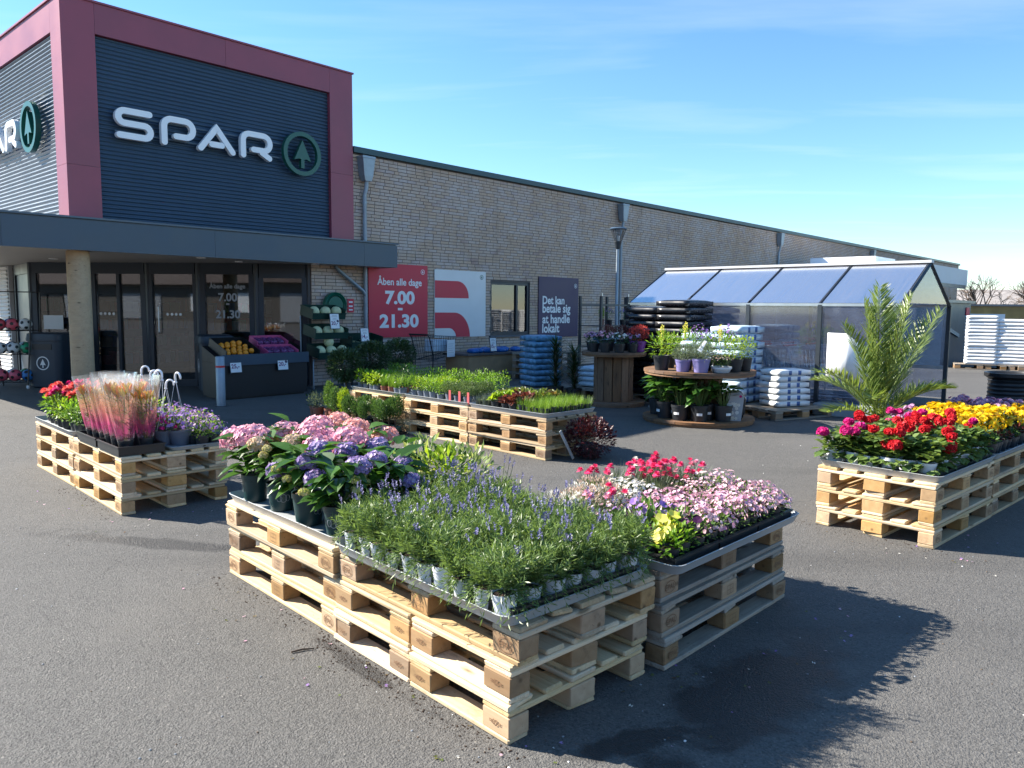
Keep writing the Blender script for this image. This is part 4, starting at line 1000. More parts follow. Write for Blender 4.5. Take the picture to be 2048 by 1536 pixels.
def hydrangea(mat, nh, hr, green=0, tall=.40):
    heads = []
    for k in range(nh):
        a = 6.283 * k / max(1, nh) + rnd(-.4, .4); q = rnd(.07, .15) if nh > 1 else .02
        heads.append(((math.cos(a) * q, math.sin(a) * q, tall - q * .5 + rnd(-.03, .03)), hr * rnd(.85, 1.12)))
    if nh > 3: heads.append(((rnd(-.02, .02), rnd(-.02, .02), tall + .02), hr))
    small = [((rnd(-.16, .16), rnd(-.16, .16), tall - rnd(.03, .13)), hr * .42) for _ in range(green)]
    fol = B()
    for i in range(62):
        a = rnd(0, 6.283); z = rnd(.16, tall + .0); q = rnd(.02, .08); d = Vector((math.cos(a), math.sin(a), rnd(-.25, .55)))
        fol.leaf((math.cos(a) * q, math.sin(a) * q, z), d, Vector((rnd(-.2, .2), rnd(-.2, .2), 1)), rnd(.10, .165), rnd(.06, .095), 3, rnd(.1, .8), .18)
    return [('pot', pg, [('pot_print', plogo)]), ('soil', sg_), ('foliage', fol.mesh('foliage', 'lf_hydrangea')), ('stems', stems_to([h[0] for h in heads + small], (0, 0, .15), .004)),
            ('flower_heads', head_blooms(heads, .0155 if hr > .065 else .0125, mat, 105 if hr > .065 else 84, 4, 'flower_heads', .3))] + ([('flower_buds', head_blooms(small, .008, 'pt_hyd_green', 46, 4, 'flower_buds'))] if small else [])
D['hyd_pink'] = [hydrangea('pt_hyd_pink', 3, .09, 2), hydrangea('pt_hyd_pink', 3, .085, 2)]
D['hyd_salmon'] = [hydrangea('pt_hyd_salmon', 3, .075, 2), hydrangea('pt_hyd_cream', 2, .055, 4)]
D['hyd_purple'] = [hydrangea('pt_hyd_purple', 3, .052, 6, .35), hydrangea('pt_hyd_purple', 2, .055, 6, .36)]
pb = pot_mesh(.048, .036, .075, 'pot_black'); sb = soil_mesh(.048, .075)
D['varieg'] = [[('pot', pb), ('soil', sb), ('foliage', bush(190, (0, 0, .20), (.12, .12, .12), .05, .022, m, 1, .4, .1, .25))] for m in ('lf_varieg', 'lf_lime', 'lf_varieg', 'lf_mid')]
def mound(fmat, n, fr, lmat='lf_mid', h=.09, r=.075, petals=5, ln=120, zm=-.1, lay=1, L=.022, W=.011, cup=.25):
    return [('pot', pb), ('soil', sb), ('foliage', bush(ln, (0, 0, .085), (r, r, h * .8), L, W, lmat, 1, .3, .1, .2)), ('flowers', blooms(n, (0, 0, .09), (r * 1.08, r * 1.08, h), fr, fmat, petals, zm, cup, 'flowers', lay))]
D['pink'] = [mound('pt_pink', 62, .0105, 'lf_mid', .075, .078), mound('pt_palepink', 46, .0095, 'lf_mid', .085, .078), mound('pt_pink', 50, .0115, 'lf_mid', .08, .078)]
D['palepink'] = [mound('pt_palepink', 56, .009, 'lf_bronze', .105), mound('pt_palepink', 44, .009, 'lf_mid', .11)]
D['pansy_lemon'] = [mound('pt_lemon', 7, .026, 'lf_fresh', .085, .07, 5, 90, .2, 1, .04, .02), mound('pt_lemon', 4, .027, 'lf_lime', .085, .07, 5, 100, .3, 1, .045, .022)]
D['pansy_dark'] = [mound('pt_darkviolet', 6, .024, 'lf_mid', .085, .07, 5, 90, .2, 1, .04, .02), mound('pt_violet', 4, .022, 'lf_mid', .08, .07, 5, 90, .2, 1, .04, .02)]
D['heath'] = [[('pot', pb), ('soil', sb), ('foliage', needles(420, (0, 0, .11), (.085, .085, .075), .022, .004, m)), ('flowers', needles(420, (0, 0, .13), (.09, .09, .07), .016, .0065, f_, .6, .55))] for m, f_ in (('lf_bronze', 'pt_heath'), ('lf_grey', 'pt_white'), ('lf_bronze', 'pt_heath'))]
D['white'] = [mound('pt_white', 60, .010, 'lf_grey', .11), mound('pt_white', 44, .011, 'lf_grey', .10)]
def dianthus(mat, n):
    fl = B(); tops = []
    for k in range(n):
        d = updir(.55); p = d * rnd(.15, .20) + Vector((0, 0, .03)); tops.append(tuple(p))
        for q in range(4): fl.flower(p + Vector((0, 0, .0035 * q)), (d.x * .5 + rnd(-.3, .3), d.y * .5 + rnd(-.3, .3), 1), .023 * (1 - .18 * q), 8, .12 + .3 * q)
    return [('pot', pb), ('soil', sb), ('foliage', blades(150, .05, .07, .14, .0042, 'lf_grey', .9, .3, 2)), ('stems', stems_to(tops, (0, 0, .07), .0014)), ('flowers', fl.mesh('flowers', mat))]
D['dianthus'] = [dianthus('pt_magenta', 5), dianthus('pt_magenta', 3), dianthus('pt_white', 2), dianthus('pt_hyd_pink', 3)]
D['seedling'] = [[('pot', pb), ('soil', sb), ('foliage', bush(60, (0, 0, .09), (.045, .045, .03), .03, .016, m, 1))] for m in ('lf_dark', 'lf_mid', 'lf_red')]

# --- left table
def lily():
    st, fo, bu, tops = B(), B(), B(), []
    for k in range(5):
        d = updir(.20); top = Vector((d.x * .33, d.y * .33, .09 + rnd(.26, .33))); tops.append(top)
        st.tube([(d.x * .06, d.y * .06, .08), top], [.004, .003], 4, .5, False)
        for q in range(12):
            t = .15 + .75 * q / 12; p = Vector((d.x * .06, d.y * .06, .08)).lerp(top, t); a = q * 2.4; ld = Vector((math.cos(a), math.sin(a), .7)); fo.leaf(p, ld, (0, 0, 1), .075, .013, 1, .35, .1)
        for q in range(4):
            a = q * 1.57 + k; dd = Vector((math.cos(a) * .5, math.sin(a) * .5, 1)).normalized(); bu.cur = random.choice((0, 0, 1))
            m_ = top + dd * .022; bu.tube([top, m_, m_ + dd * .03, m_ + dd * .052], [.003, .0085, .009, .002], 6, random.random())
    return [('pot', pot_mesh(.052, .04, .09, 'pot_black')), ('stems', st.mesh('stems', 'stem_green')), ('foliage', fo.mesh('foliage', 'lf_mid')), ('flower_buds', bu.mesh('flower_buds', ['pt_gold', 'pt_orange']))]
sl = B()
for k in range(1):
    n = 20
    def wob(rr_, z, am): return [(rr_ * (1 + am * math.sin(5 * 6.283 * j / n)) * math.cos(6.283 * j / n), rr_ * (1 + am * math.sin(5 * 6.283 * j / n)) * math.sin(6.283 * j / n), z) for j in range(n)]
    loft(sl, [wob(.045, .02, 0), wob(.058, .10, .01), wob(.078, .22, .03), wob(.098, .36, .05), wob(.112, .47, .09), wob(.122, .53, .12)], .5, False, False)
sleeve_me = sl.mesh('plastic_sleeve', 'sleeve_film', True)
D['lily'] = [lily() + [('plastic_sleeve', sleeve_me)] for _ in range(3)]
def ranun(mat):
    fl, tops = B(), []
    for k in range(6):
        d = updir(.45); p = d * rnd(.20, .27) + Vector((0, 0, .05)); tops.append(tuple(p))
        for q in range(6): fl.flower(p + Vector((0, 0, .0045 * q)), (d.x * .4, d.y * .4, 1), .036 * (1 - .14 * q), 9, -.05 + .17 * q)
    return [('pot', pb), ('soil', sb), ('foliage', bush(120, (0, 0, .14), (.08, .08, .08), .04, .02, 'lf_fresh', 1)), ('stems', stems_to(tops, (0, 0, .07), .0025)), ('flowers', fl.mesh('flowers', mat))]
D['ranun'] = [ranun('pt_coral'), ranun('pt_coral'), ranun('pt_hotpink')]
D['greenfill'] = [[('pot', pb), ('soil', sb), ('foliage', bush(150, (0, 0, .15), (.09, .09, .09), .035, .016, m, 1, .3, .1, .2))] for m in ('lf_fresh', 'lf_lime', 'lf_mid')]
D['violet'] = [[('pot', pb), ('soil', sb), ('foliage', bush(120, (0, 0, .13), (.085, .085, .085), .026, .012, 'lf_fresh', 1, .3, .1, .2)), ('flowers', blooms(46, (0, 0, .14), (.1, .1, .11), .0105, f_, 5, -.2))] for f_ in ('pt_violet', 'pt_mauve', 'pt_pink', 'pt_violet')]
def hanging(fmat):
    hk, wr = B(), B()
    top = .46
    for k in range(3):
        a = 2.094 * k; wr.tube([(.085 * math.cos(a), .085 * math.sin(a), .12), (.006 * math.cos(a), .006 * math.sin(a), top)], .0014, 4)
    pts = [(0, 0, top - .005), (0, 0, top + .03)] + [(.028 - .028 * math.cos(R(a)), 0, top + .035 + .034 * math.sin(R(a))) for a in range(0, 215, 18)]
    hk.tube(pts, [.0075] * (len(pts) - 1) + [.005], 7); hk.lathe([(.006, 0), (.014, .006), (.006, .014)], 8, (0, 0, top - .008))
    return [('pot', pot_mesh(.09, .06, .12, 'pot_grey')), ('soil', soil_mesh(.09, .12)), ('hanger_hook', hk.mesh('hanger_hook', 'hook_white', True)), ('hanger_wires', wr.mesh('hanger_wires', 'hook_white')),
            ('foliage', bush(130, (0, 0, .15), (.11, .11, .06), .03, .014, 'lf_mid', 1, .3, .1, .2)), ('flowers', blooms(40, (0, 0, .16), (.12, .12, .07), .014, fmat, 5, -.2))]
D['hanging'] = [hanging('pt_violet'), hanging('pt_hotpink')]

# --- herbs
pgy = pot_mesh(.045, .036, .08, 'pot_grey'); ptc = pot_mesh(.045, .036, .08, 'pot_terracotta'); soh = soil_mesh(.045, .08)
def herb(fol, pot=None): return [('pot', pot or pgy), ('soil', soh), ('foliage', fol)]
D['basil'] = [herb(bush(110, (0, 0, .15), (.075, .075, .075), .045, .028, m, 2, .5, .15, .3), p_) for m, p_ in (('lf_lime', pgy), ('lf_fresh', pgy), ('lf_lime', ptc))]
D['parsley'] = [herb(bush(200, (0, 0, .15), (.08, .08, .08), .022, .014, m, 1, .4, .2, .2)) for m in ('lf_fresh', 'lf_lime')]
D['grass'] = [herb(blades(190, .04, .07, .17, .0035, 'lf_chive', .35, .3), p_) for p_ in (pgy, ptc)]
D['tallherb'] = [herb(bush(130, (0, 0, .19), (.06, .06, .125), .028, .011, m, 1, .2, .1, .1, .7, .6)) for m in ('lf_fresh', 'lf_mid', 'lf_fresh')]
D['thyme'] = [herb(needles(1200, (0, 0, .14), (.095, .095, .06), .018, .006, 'lf_thyme', .4, .1)), herb(needles(1200, (0, 0, .145), (.095, .095, .065), .018, .006, 'lf_thyme', .4, .1))]
D['lettuce'] = [[('pot', pb), ('soil', sb), ('foliage', bush(26, (0, 0, .09), (.045, .045, .03), .07, .05, m, 3, .6, .3, .1, .8, .6, .6))] for m in ('lf_lime', 'lf_red', 'lf_bronze')]
D['chives'] = [[('pot', pb), ('foliage', blades(120, .055, .03, .13, .0032, m, .45, .25))] for m in ('lf_chive', 'lf_grey', 'lf_chive')]
D['mint'] = [herb(bush(170, (0, 0, .19), (.085, .085, .13), .03, .018, 'lf_dark', 1, .3, .1, .3))]
ptg = pot_mesh(.062, .046, .07, 'pot_green'); stg = soil_mesh(.062, .07)
def topiary():
    st = B(); st.tube([(0, 0, .06), (.004, .003, .14), (-.003, 0, .2)], .006, 5)
    return [('pot', ptg), ('soil', stg), ('trunk', st.mesh('trunk', 'bark')), ('foliage', needles(1100, (0, 0, .27), (.085, .085, .115), .035, .008, 'lf_conifer', .35, .15))]
D['topiary'] = [topiary(), topiary()]
pt2 = pot_mesh(.075, .052, .16, 'pot_terracotta', .02); st2 = soil_mesh(.075, .16)
D['conifer'] = [[('pot', pt2), ('soil', st2), ('foliage', needles(1100, (0, 0, .31), (.075, .075, .17), .04, .008, m, .3, .1))] for m in ('lf_conifer', 'lf_lime', 'lf_mid')]
D['heather'] = [[('pot', pt2), ('soil', st2), ('foliage', needles(500, (0, 0, .24), (.13, .13, .10), .04, .007, 'lf_grey', .7, .1))], [('pot', pt2), ('soil', st2), ('foliage', bush(140, (0, 0, .25), (.13, .13, .11), .04, .02, 'lf_dark', 1, .3, .1, .2))]]
pbay = pot_mesh(.14, .11, .26, 'pot_black', .02); sbay = soil_mesh(.14, .26)
def bay(h, r):
    st = B(); st.tube([(0, 0, .24), (.01, 0, h * .5), (0, .01, h)], .013, 6)
    return [('pot', pbay), ('soil', sbay), ('trunk', st.mesh('trunk', 'bark')), ('foliage', bush(2600, (0, 0, h), (r, r, r * .92), .055, .026, 'lf_bay', 1, .3, .15, .35, 1.0, .1))]
D['bay'] = [bay(.74, .24), bay(.80, .26)]
D['redbush'] = [[('pot', pot_mesh(.10, .08, .16, 'pot_black')), ('foliage', bush(1900, (0, 0, .22), (.27, .27, .21), .04, .024, 'lf_redbush', 1, .3, .15, .2))]]

# --- geraniums and yellow daisies
pwg = pot_mesh(.055, .042, .09, 'pot_white'); swg = soil_mesh(.055, .09)
def geranium(mat, nh):
    heads, fol = [], B()
    for k in range(nh): 
        d = updir(.55); heads.append(((d.x * .26, d.y * .26, .22 + rnd(-.06, .06)), .031 * rnd(.75, 1.2)))
    for i in range(104):
        a = rnd(0, 6.283); q = rnd(.01, .075); z = rnd(.085, .21); lo = i % 4 == 0
        if lo: q, z = rnd(.055, .085), rnd(.045, .09)
        d = Vector((math.cos(a), math.sin(a), rnd(-.7, .1) if lo else rnd(-.1, .8)))
        fol.leaf((math.cos(a) * q, math.sin(a) * q, z), d, Vector((rnd(-.3, .3), rnd(-.3, .3), 1)), rnd(.04, .062), rnd(.045, .065), 2, rnd(-.3, .5), .16, None, 1.0)
    return [('pot', pwg), ('soil', swg), ('foliage', fol.mesh('foliage', 'lf_geranium')), ('stems', stems_to([h[0] for h in heads], (0, 0, .09), .003)), ('flower_heads', head_blooms(heads, .0145, mat, 46, 5, 'flower_heads', .3))]
D['ger_red'] = [geranium('pt_red', 1), geranium('pt_red', 2), geranium('pt_red', 1)]
D['ger_pink'] = [geranium('pt_hotpink', 2), geranium('pt_hotpink', 1)]
D['ger_green'] = [[q_ for q_ in geranium('pt_red', 1) if q_[0] not in ('stems', 'flower_heads')]]
def daisy(mat, n=26): return [('pot', pb), ('soil', sb), ('foliage', bush(110, (0, 0, .12), (.085, .085, .08), .03, .014, 'lf_dark', 1, .3, .1, .2)), ('flowers', blooms(n, (0, 0, .13), (.1, .1, .1), .022, mat, 9, .05, .12, 'flowers', 2))]
D['yellow'] = [daisy('pt_yellow', 30), daisy('pt_yellow', 24), daisy('pt_yellow', 34)]
D['mauve'] = [daisy('pt_mauve', 20), daisy('pt_hotpink', 14)]

# --- shrubs and big-leaved plants on the cable drums
pbk = pot_mesh(.105, .085, .19, 'pot_black', .02); sbk = soil_mesh(.105, .19)
lab = B(); lab.add([(.097 * math.cos(a) * 1.07, .097 * math.sin(a) * 1.07, z) for z in (.075, .105) for a in [R(-90 + q) for q in (-18, -6, 6, 18)]], [(0, 1, 5, 4), (1, 2, 6, 5), (2, 3, 7, 6)]); lab_me = lab.mesh('pot_label', 'print_white')
def bigleaf():
    b, st = B(), B()
    for i in range(26):
        a = rnd(0, 6.283); h = rnd(.26, .50); q = rnd(.08, .2); p = Vector((math.cos(a) * q * .6, math.sin(a) * q * .6, h))
        st.tube([(math.cos(a) * .03, math.sin(a) * .03, .18), p], [.005, .004], 4, .5, False)
        b.leaf(p, (math.cos(a), math.sin(a), rnd(-.5, .5)), Vector((rnd(-.3, .3), rnd(-.3, .3), 1)), rnd(.12, .18), rnd(.09, .13), 3, rnd(.1, .8), .14)
    return [('pot', pbk, [('pot_label', lab_me)]), ('soil', sbk), ('stems', st.mesh('stems', 'stem_green')), ('foliage', b.mesh('foliage', 'lf_hydrangea'))]
D['bigleaf'] = [bigleaf(), bigleaf()]
def potted(potmat, rt, h, fol, extra=None): 
    return [('pot', pot_mesh(rt, rt * .76, h, potmat, .016)), ('soil', soil_mesh(rt, h)), ('foliage', fol)] + (extra or [])
D['lupin'] = [potted('pot_black', .09, .16, bush(180, (0, 0, .26), (.15, .15, .13), .07, .016, 'lf_fresh', 1, .4, .1, .2), [('flower_spikes', needles(160, (0, 0, .40), (.02, .02, .10), .014, .010, 'pt_lemon', .8, .1))])]
D['violet_pot'] = [potted('pot_violet', .095, .15, needles(800, (0, 0, .22), (.12, .12, .1), .05, .006, 'lf_grey', .6, .1)), potted('pot_violet', .10, .155, needles(800, (0, 0, .23), (.13, .13, .11), .055, .006, 'lf_grey', .6, .1), [('plant_tag', (lambda b: (b.add([(-.05, -.115, .26), (-.01, -.125, .235), (.05, -.11, .36), (.02, -.10, .37)], [(0, 1, 2, 3)]), b.mesh('plant_tag', 'print_white'))[1])(B()))])]
D['campan'] = [potted('pot_black', .085, .14, bush(260, (0, 0, .25), (.13, .13, .12), .035, .018, 'lf_lime', 1, .3, .1, .2)), potted('pot_black', .085, .14, bush(260, (0, 0, .27), (.12, .12, .15), .03, .015, 'lf_mid', 1, .3, .1, .2), [('flowers', blooms(34, (0, 0, .28), (.12, .12, .18), .014, 'pt_violet', 5, .3))])]
D['bowl'] = [potted('pot_white', .12, .07, bush(200, (0, 0, .13), (.12, .12, .06), .03, .012, 'lf_mid', 1, .3, .1, .2), [('flowers', blooms(60, (0, 0, .14), (.13, .13, .07), .010, 'pt_heath', 5, .2))])]
D['heuchera'] = [potted('pot_black', .075, .12, bush(110, (0, 0, .17), (.10, .10, .06), .04, .022, 'lf_dark', 1, .3, .1, .2), [('flowers', blooms(30, (0, 0, .19), (.12, .12, .08), .018, m, 5, .1))]) for m in ('pt_mauve', 'pt_hyd_pink', 'pt_white')]
D['calluna'] = [potted('pot_purple', .09, .14, needles(300, (0, 0, .2), (.1, .1, .1), .05, .006, 'lf_red', .6, .1), [('flower_spikes', needles(500, (0, 0, .24), (.12, .12, .1), .03, .008, 'pt_coral', .7, .3))]), potted('pot_black', .09, .14, needles(600, (0, 0, .22), (.12, .12, .1), .04, .008, 'lf_red', .6, .1))]
def plant(key, name, x, y, z, label, group=None, scale=1.0, var=None, tilt=.03, rz=None, cat='plant'):
    v = D[key]; return inst(name, v[var] if var is not None else random.choice(v), (x, y, z), rnd(0, 6.283) if rz is None else rz, label, cat, group, scale, tilt)

# ------------------------------------------------------------------ flower tables: stacks of pallets, trays, plants
class Tab:
    def __init__(s, x, y, yaw): s.O = Vector((x, y, 0)); s.ya = R(yaw); s.U = Vector((math.cos(s.ya), math.sin(s.ya), 0)); s.V = Vector((math.sin(s.ya), -math.cos(s.ya), 0))
    def P(s, u, v, z=0.0): return s.O + s.U * u + s.V * v + Vector((0, 0, z))
ZP = .1445
def stack_u(T, u0, v0, names, mats, n=3, jit=.008, sides=('+y',), shift=None):
    """stack whose long side runs along U; long lit face at v = v0"""
    for k in range(n):
        du, dv = (shift[k] if shift else (0, 0)); c = T.P(u0 + .6 + rnd(-jit, jit) + du, v0 + .4 + rnd(-jit, jit) + dv, k * ZP)
        pallet(c.x, c.y, c.z, T.ya + R(rnd(-.4, .4)), names[k], mats[k], 1.2, sides)
def stack_v(T, u0, v0, names, mats, n=3, jit=.008, sides=('-y',), shift=None):
    for k in range(n):
        du, dv = (shift[k] if shift else (0, 0)); c = T.P(u0 + .4 + rnd(-jit, jit) + du, v0 + .6 + rnd(-jit, jit) + dv, k * ZP)
        pallet(c.x, c.y, c.z, T.ya - R(90) + R(rnd(-.4, .4)), names[k], mats[k], 1.2, sides)
NEW, USED, GREY, MIXD = ('pine_new', 'block_new'), ('pine_used', 'block_used'), ('pine_grey', 'block_used'), ('pine_new', 'block_used')
lev = ('bottom', 'middle', 'top')
def names(what): return ['%s pallet of the stack %s' % (l, what) for l in lev]
ZT_ = 3 * ZP + .001          # tray level
def grid(T, u0, u1, v0, v1, du, dv, jit=.012, byu=True):
    nu, nv = max(1, round((u1 - u0) / du)), max(1, round((v1 - v0) / dv)); out = []
    for i in range(nu):
        for j in range(nv): out.append((u0 + (i + .5) * (u1 - u0) / nu + rnd(-jit, jit), v0 + (j + .5) * (v1 - v0) / nv + rnd(-jit, jit), ', %s row, %s from the near end' % ((ORD[j], ORD[i]) if byu else (ORD[i], ORD[j]))))
    return out

# ---- front table: lavender
T0 = Tab(-.0035, 2.590, 133.06)
for k, l in enumerate(('bottom', 'second')):
    for q, (u_, side) in enumerate(((.3, 'near the front corner'), (.905, 'towards the hydrangeas'))):
        c = T0.P(u_ + rnd(-.006, .006) + (.004 if q else 0), .4 + rnd(-.008, .008) + .01 * k, k * ZP)
        pallet(c.x, c.y, c.z, T0.ya + R(rnd(-.5, .5)), '%s half-length pallet under the lavender, %s' % (l, side), NEW if (k + q) % 2 == 0 else MIXD, .598, ('+y',), '=05=')
c = T0.P(.575, .42, 2 * ZP); pallet(c.x, c.y, c.z, T0.ya + R(.5), 'top pallet directly under the lavender tray', USED, 1.2, ('+y',))
c = T0.P(.575, .385, ZT_); tray(c.x, c.y, c.z, T0.ya, 1.19, .83, 'light grey tray holding the lavender')
for k, (u_, v_) in enumerate(((.20, .22), (.20, .58), (.58, .22), (.58, .58), (.95, .22), (.95, .58))):
    c = T0.P(u_ - .02, v_ - .03, ZT_ + .009); carrier(c.x, c.y, c.z, T0.ya, .36, .34, 'black carrier tray of lavender, %s' % ('front corner', 'right corner', 'middle of the sunlit side', 'middle of the shaded side', 'corner beside the hydrangeas', 'back corner')[k])
for (u_, v_, w_) in grid(T0, 0.0, 1.13, -.02, .77, .108, .108, .010):
    c = T0.P(u_, v_, ZT_ + .016); plant('lavender', 'lavender_plant', c.x, c.y, c.z, 'potted lavender on the front table' + w_, 'lavender plants on the front table', rnd(.98, 1.2), None, .09)
# ---- hydrangeas
T1 = Tab(-.806, 3.462, 133.66)
stack_u(T1, .012, 0, names('under the hydrangeas'), (NEW, MIXD, NEW), shift=((0, 0), (-.012, .004), (-.006, -.006)))
c = T1.P(.60, .40, ZT_); tray(c.x, c.y, c.z, T1.ya, 1.19, .82, 'light grey tray holding the hydrangea pots')
hy = [(1.05, .10, 'hyd_pink', 'pink hydrangea in dark green pot, leftmost of the front row', 1.0), (.77, .12, 'hyd_salmon', 'cream and green hydrangea in dark green pot, second from left', 1.0),
      (.42, .09, 'hyd_purple', 'purple hydrangea in dark green pot, third in the front row', 1.05), (.14, .10, 'hyd_purple', 'budding hydrangea in dark green pot next to the lavender', 1.0),
      (.98, .36, 'hyd_pink', 'pink hydrangea in the second row, left', 1.06), (.66, .38, 'hyd_pink', 'pink hydrangea in the middle of the table', 1.0), (.36, .36, 'hyd_purple', 'purple hydrangea in the second row, right', 1.0), (.12, .38, 'hyd_purple', 'purple hydrangea behind the budding one', 1.0),
      (1.04, .63, 'hyd_salmon', 'salmon hydrangea at the far left corner of its tray', 1.0), (.74, .64, 'hyd_salmon', 'salmon pink hydrangea in the back row', 1.0), (.45, .63, 'hyd_purple', 'purple hydrangea in the back row beside the leafy perennials', 1.0)]
hv = [0, 1, 0, 1, 1, 0, 1, 0, 0, 0, 1]
for k, (u_, v_, key, lb, s_) in enumerate(hy):
    c = T1.P(u_, v_, ZT_ + .009); plant(key, 'hydrangea_plant', c.x, c.y, c.z, lb, 'hydrangeas on the pallet table', s_, hv[k], .03)
for k, (u_, v_) in enumerate(((.20, .62), (.06, .68), (.30, .74), (.14, .80), (-.02, .80))):
    c = T1.P(u_, v_, ZT_ + .009); plant('varieg', 'leafy_perennial', c.x, c.y, c.z, 'pale leafy perennial behind the lavender, %s from the hydrangeas' % ORD[k], 'leafy perennials behind the lavender', 1.15, k % 4)
for k, (u_, v_) in enumerate(((1.11, .74), (1.04, .80))):
    pass
# ---- pink table
T2 = Tab(.6715, 3.1538, 136.5)
stack_v(T2, 0, 0, names('under the pink bedding flowers'), (GREY, GREY, GREY), shift=((0, 0), (.012, -.015), (.03, .01)))
c = T2.P(.37, .60, ZT_); tray(c.x, c.y, c.z, T2.ya - R(90), 1.24, .86, 'light grey tray holding the pink bedding flowers')
for (u_, v_, w_) in ((.17, .21, 'nearest the lavender'), (.17, .60, 'in the middle of the front row'), (.17, .99, 'at the right end of the front row'), (.56, .21, 'behind the pansies'), (.56, .60, 'in the middle of the back row'), (.56, .99, 'at the right end of the back row')):
    c = T2.P(u_, v_, ZT_ + .009); carrier(c.x, c.y, c.z, T2.ya, .37, .375, 'black carrier tray of bedding flowers ' + w_)
for (u_, v_, w_) in grid(T2, 0.0, .75, .03, 1.18, .1, .1, .012, False):
    if v_ < .22 and u_ < .17: key, nm, lb, g = 'pansy_lemon', 'pansy_plant', 'lemon yellow pansy' + w_, 'lemon yellow pansies'
    elif v_ < .30 and u_ < .36: key, nm, lb, g = 'pansy_dark', 'pansy_plant', 'dark violet pansy' + w_, 'dark violet pansies'
    elif u_ > .55 and v_ < .42: key, nm, lb, g = 'heath', 'heath_plant', 'beige flowering heath' + w_, 'beige heath plants'
    elif u_ > .45 and .32 < v_ < .62: key, nm, lb, g = 'white', 'bedding_plant', 'small white-flowered plant' + w_, 'white-flowered plants'
    elif u_ > .50: key, nm, lb, g = 'dianthus', 'dianthus_plant', 'carnation with grey-green leaves' + w_, 'carnations at the back'
    elif v_ > .72 and u_ > .28: key, nm, lb, g = 'palepink', 'bedding_plant', 'pale pink bedding flower' + w_, 'pale pink bedding flowers'
    else: key, nm, lb, g = 'pink', 'bedding_plant', 'pink bedding flower' + w_, 'pink bedding flowers'
    c = T2.P(u_, v_, ZT_ + .016); plant(key, nm, c.x, c.y, c.z, lb, g, rnd(.98, 1.2), None, .06)
for k, (u_, v_) in enumerate(((.86, .62), (.88, .80), (.86, .98), (.84, 1.12), (.86, .48))):
    c = T2.P(u_ - .06, v_, ZT_ + .016); plant('dianthus', 'dianthus_plant', c.x, c.y, c.z, 'tall carnation in the rearmost row, %s in from the left' % ORD[(1, 2, 3, 4, 0)[k]], 'carnations at the back', 1.05, k % 4)

# ---- left table: sleeved lilies and hanging pots
T4 = Tab(-2.854, 5.507, 134.5)
stack_u(T4, 0, 0, names('under the sleeved lilies'), (NEW, NEW, NEW))
stack_u(T4, 1.207, 0, names('under the red ranunculus'), (NEW, NEW, NEW))
c = T4.P(1.80, .40, ZT_); tray(c.x, c.y, c.z, T4.ya, 1.19, .82, 'light grey tray holding the red ranunculus')
c = T4.P(.58, .58, ZT_); tray(c.x, c.y, c.z, T4.ya, 1.17, .44, 'light grey tray holding the violet bedding flowers', 'tray_grey', .03)
for u_, lb in ((.27, 'black carrier tray of lilies at the near corner'), (.80, 'black carrier tray of lilies farther from the corner')):
    c = T4.P(u_, .165, ZT_ + .002); carrier(c.x, c.y, c.z, T4.ya, .48, .33, lb, .07)
for u_, v_, w_ in grid(T4, .07, 1.03, .03, .31, .16, .14, .008):
    c = T4.P(u_, v_, ZT_ + .008); plant('lily', 'sleeved_lily', c.x, c.y, c.z, 'sleeved lily with orange and yellow buds' + w_, 'sleeved lilies', rnd(.96, 1.06), None, .05)
for k, (u_, v_) in enumerate(((.98, .48), (.86, .40), (.72, .50), (.58, .43), (.42, .47), (.30, .42), (.22, .52))):
    c = T4.P(u_, v_, ZT_ + .009); plant('hanging', 'hanging_pot', c.x, c.y, c.z, 'hanging pot with white hook, %s from the far left' % ORD[k], 'hanging pots with white hooks', rnd(1.0, 1.12), k % 2, .10)
for u_, v_, w_ in grid(T4, .0, .78, .56, .78, .11, .11):
    c = T4.P(u_, v_, ZT_ + .009); plant('violet', 'bedding_plant', c.x, c.y, c.z, 'violet bedding flower beside the lilies' + w_, 'violet bedding flowers', rnd(1.0, 1.2))
for u_, v_, w_ in grid(T4, 1.25, 2.38, .03, .78, .16, .16, .02):
    if u_ > 1.75 and v_ > .1: c = T4.P(u_, v_, ZT_ + .009); plant('ranun', 'ranunculus_plant', c.x, c.y, c.z, 'red ranunculus on the left table' + w_, 'red ranunculus', rnd(1.0, 1.2), 2 if random.random() < .15 else random.randint(0, 1))
    else: c = T4.P(u_, v_, ZT_ + .009); plant('greenfill', 'leafy_plant', c.x, c.y, c.z, 'bright green leafy plant' + w_, 'leafy plants on the left table', rnd(1.0, 1.2))

# ---- herb table
T5 = Tab(.349, 7.677, 134.5)
stack_u(T5, 0, 0, names('under the chives and lettuces'), (MIXD, USED, USED))
stack_u(T5, 1.207, 0, names('under the thyme and basil'), (NEW, NEW, NEW))
stack_u(T5, 2.414, 0, names('at the far end of the herb table'), (USED, USED, NEW))
for q, lb in ((.60, 'light grey tray of chives and lettuces'), (1.807, 'light grey tray of thyme and parsley'), (3.014, 'light grey tray of basil and grass at the far end')):
    c = T5.P(q, .40, ZT_); tray(c.x, c.y, c.z, T5.ya, 1.20, .82, lb)
def fill(T, u0, u1, v0, v1, step, key, nm, lb, g, sc_=(1, 1.15), var=None, z=ZT_ + .009):
    for u_, v_, w_ in grid(T, u0, u1, v0, v1, step, step): c = T.P(u_, v_, z); plant(key, nm, c.x, c.y, c.z, lb + w_, g, rnd(*sc_), var)
fill(T5, .05, .48, .04, .78, .11, 'chives', 'chive_plant', 'bright green chives at the table corner', 'chives at the corner', (1.0, 1.15), 0)
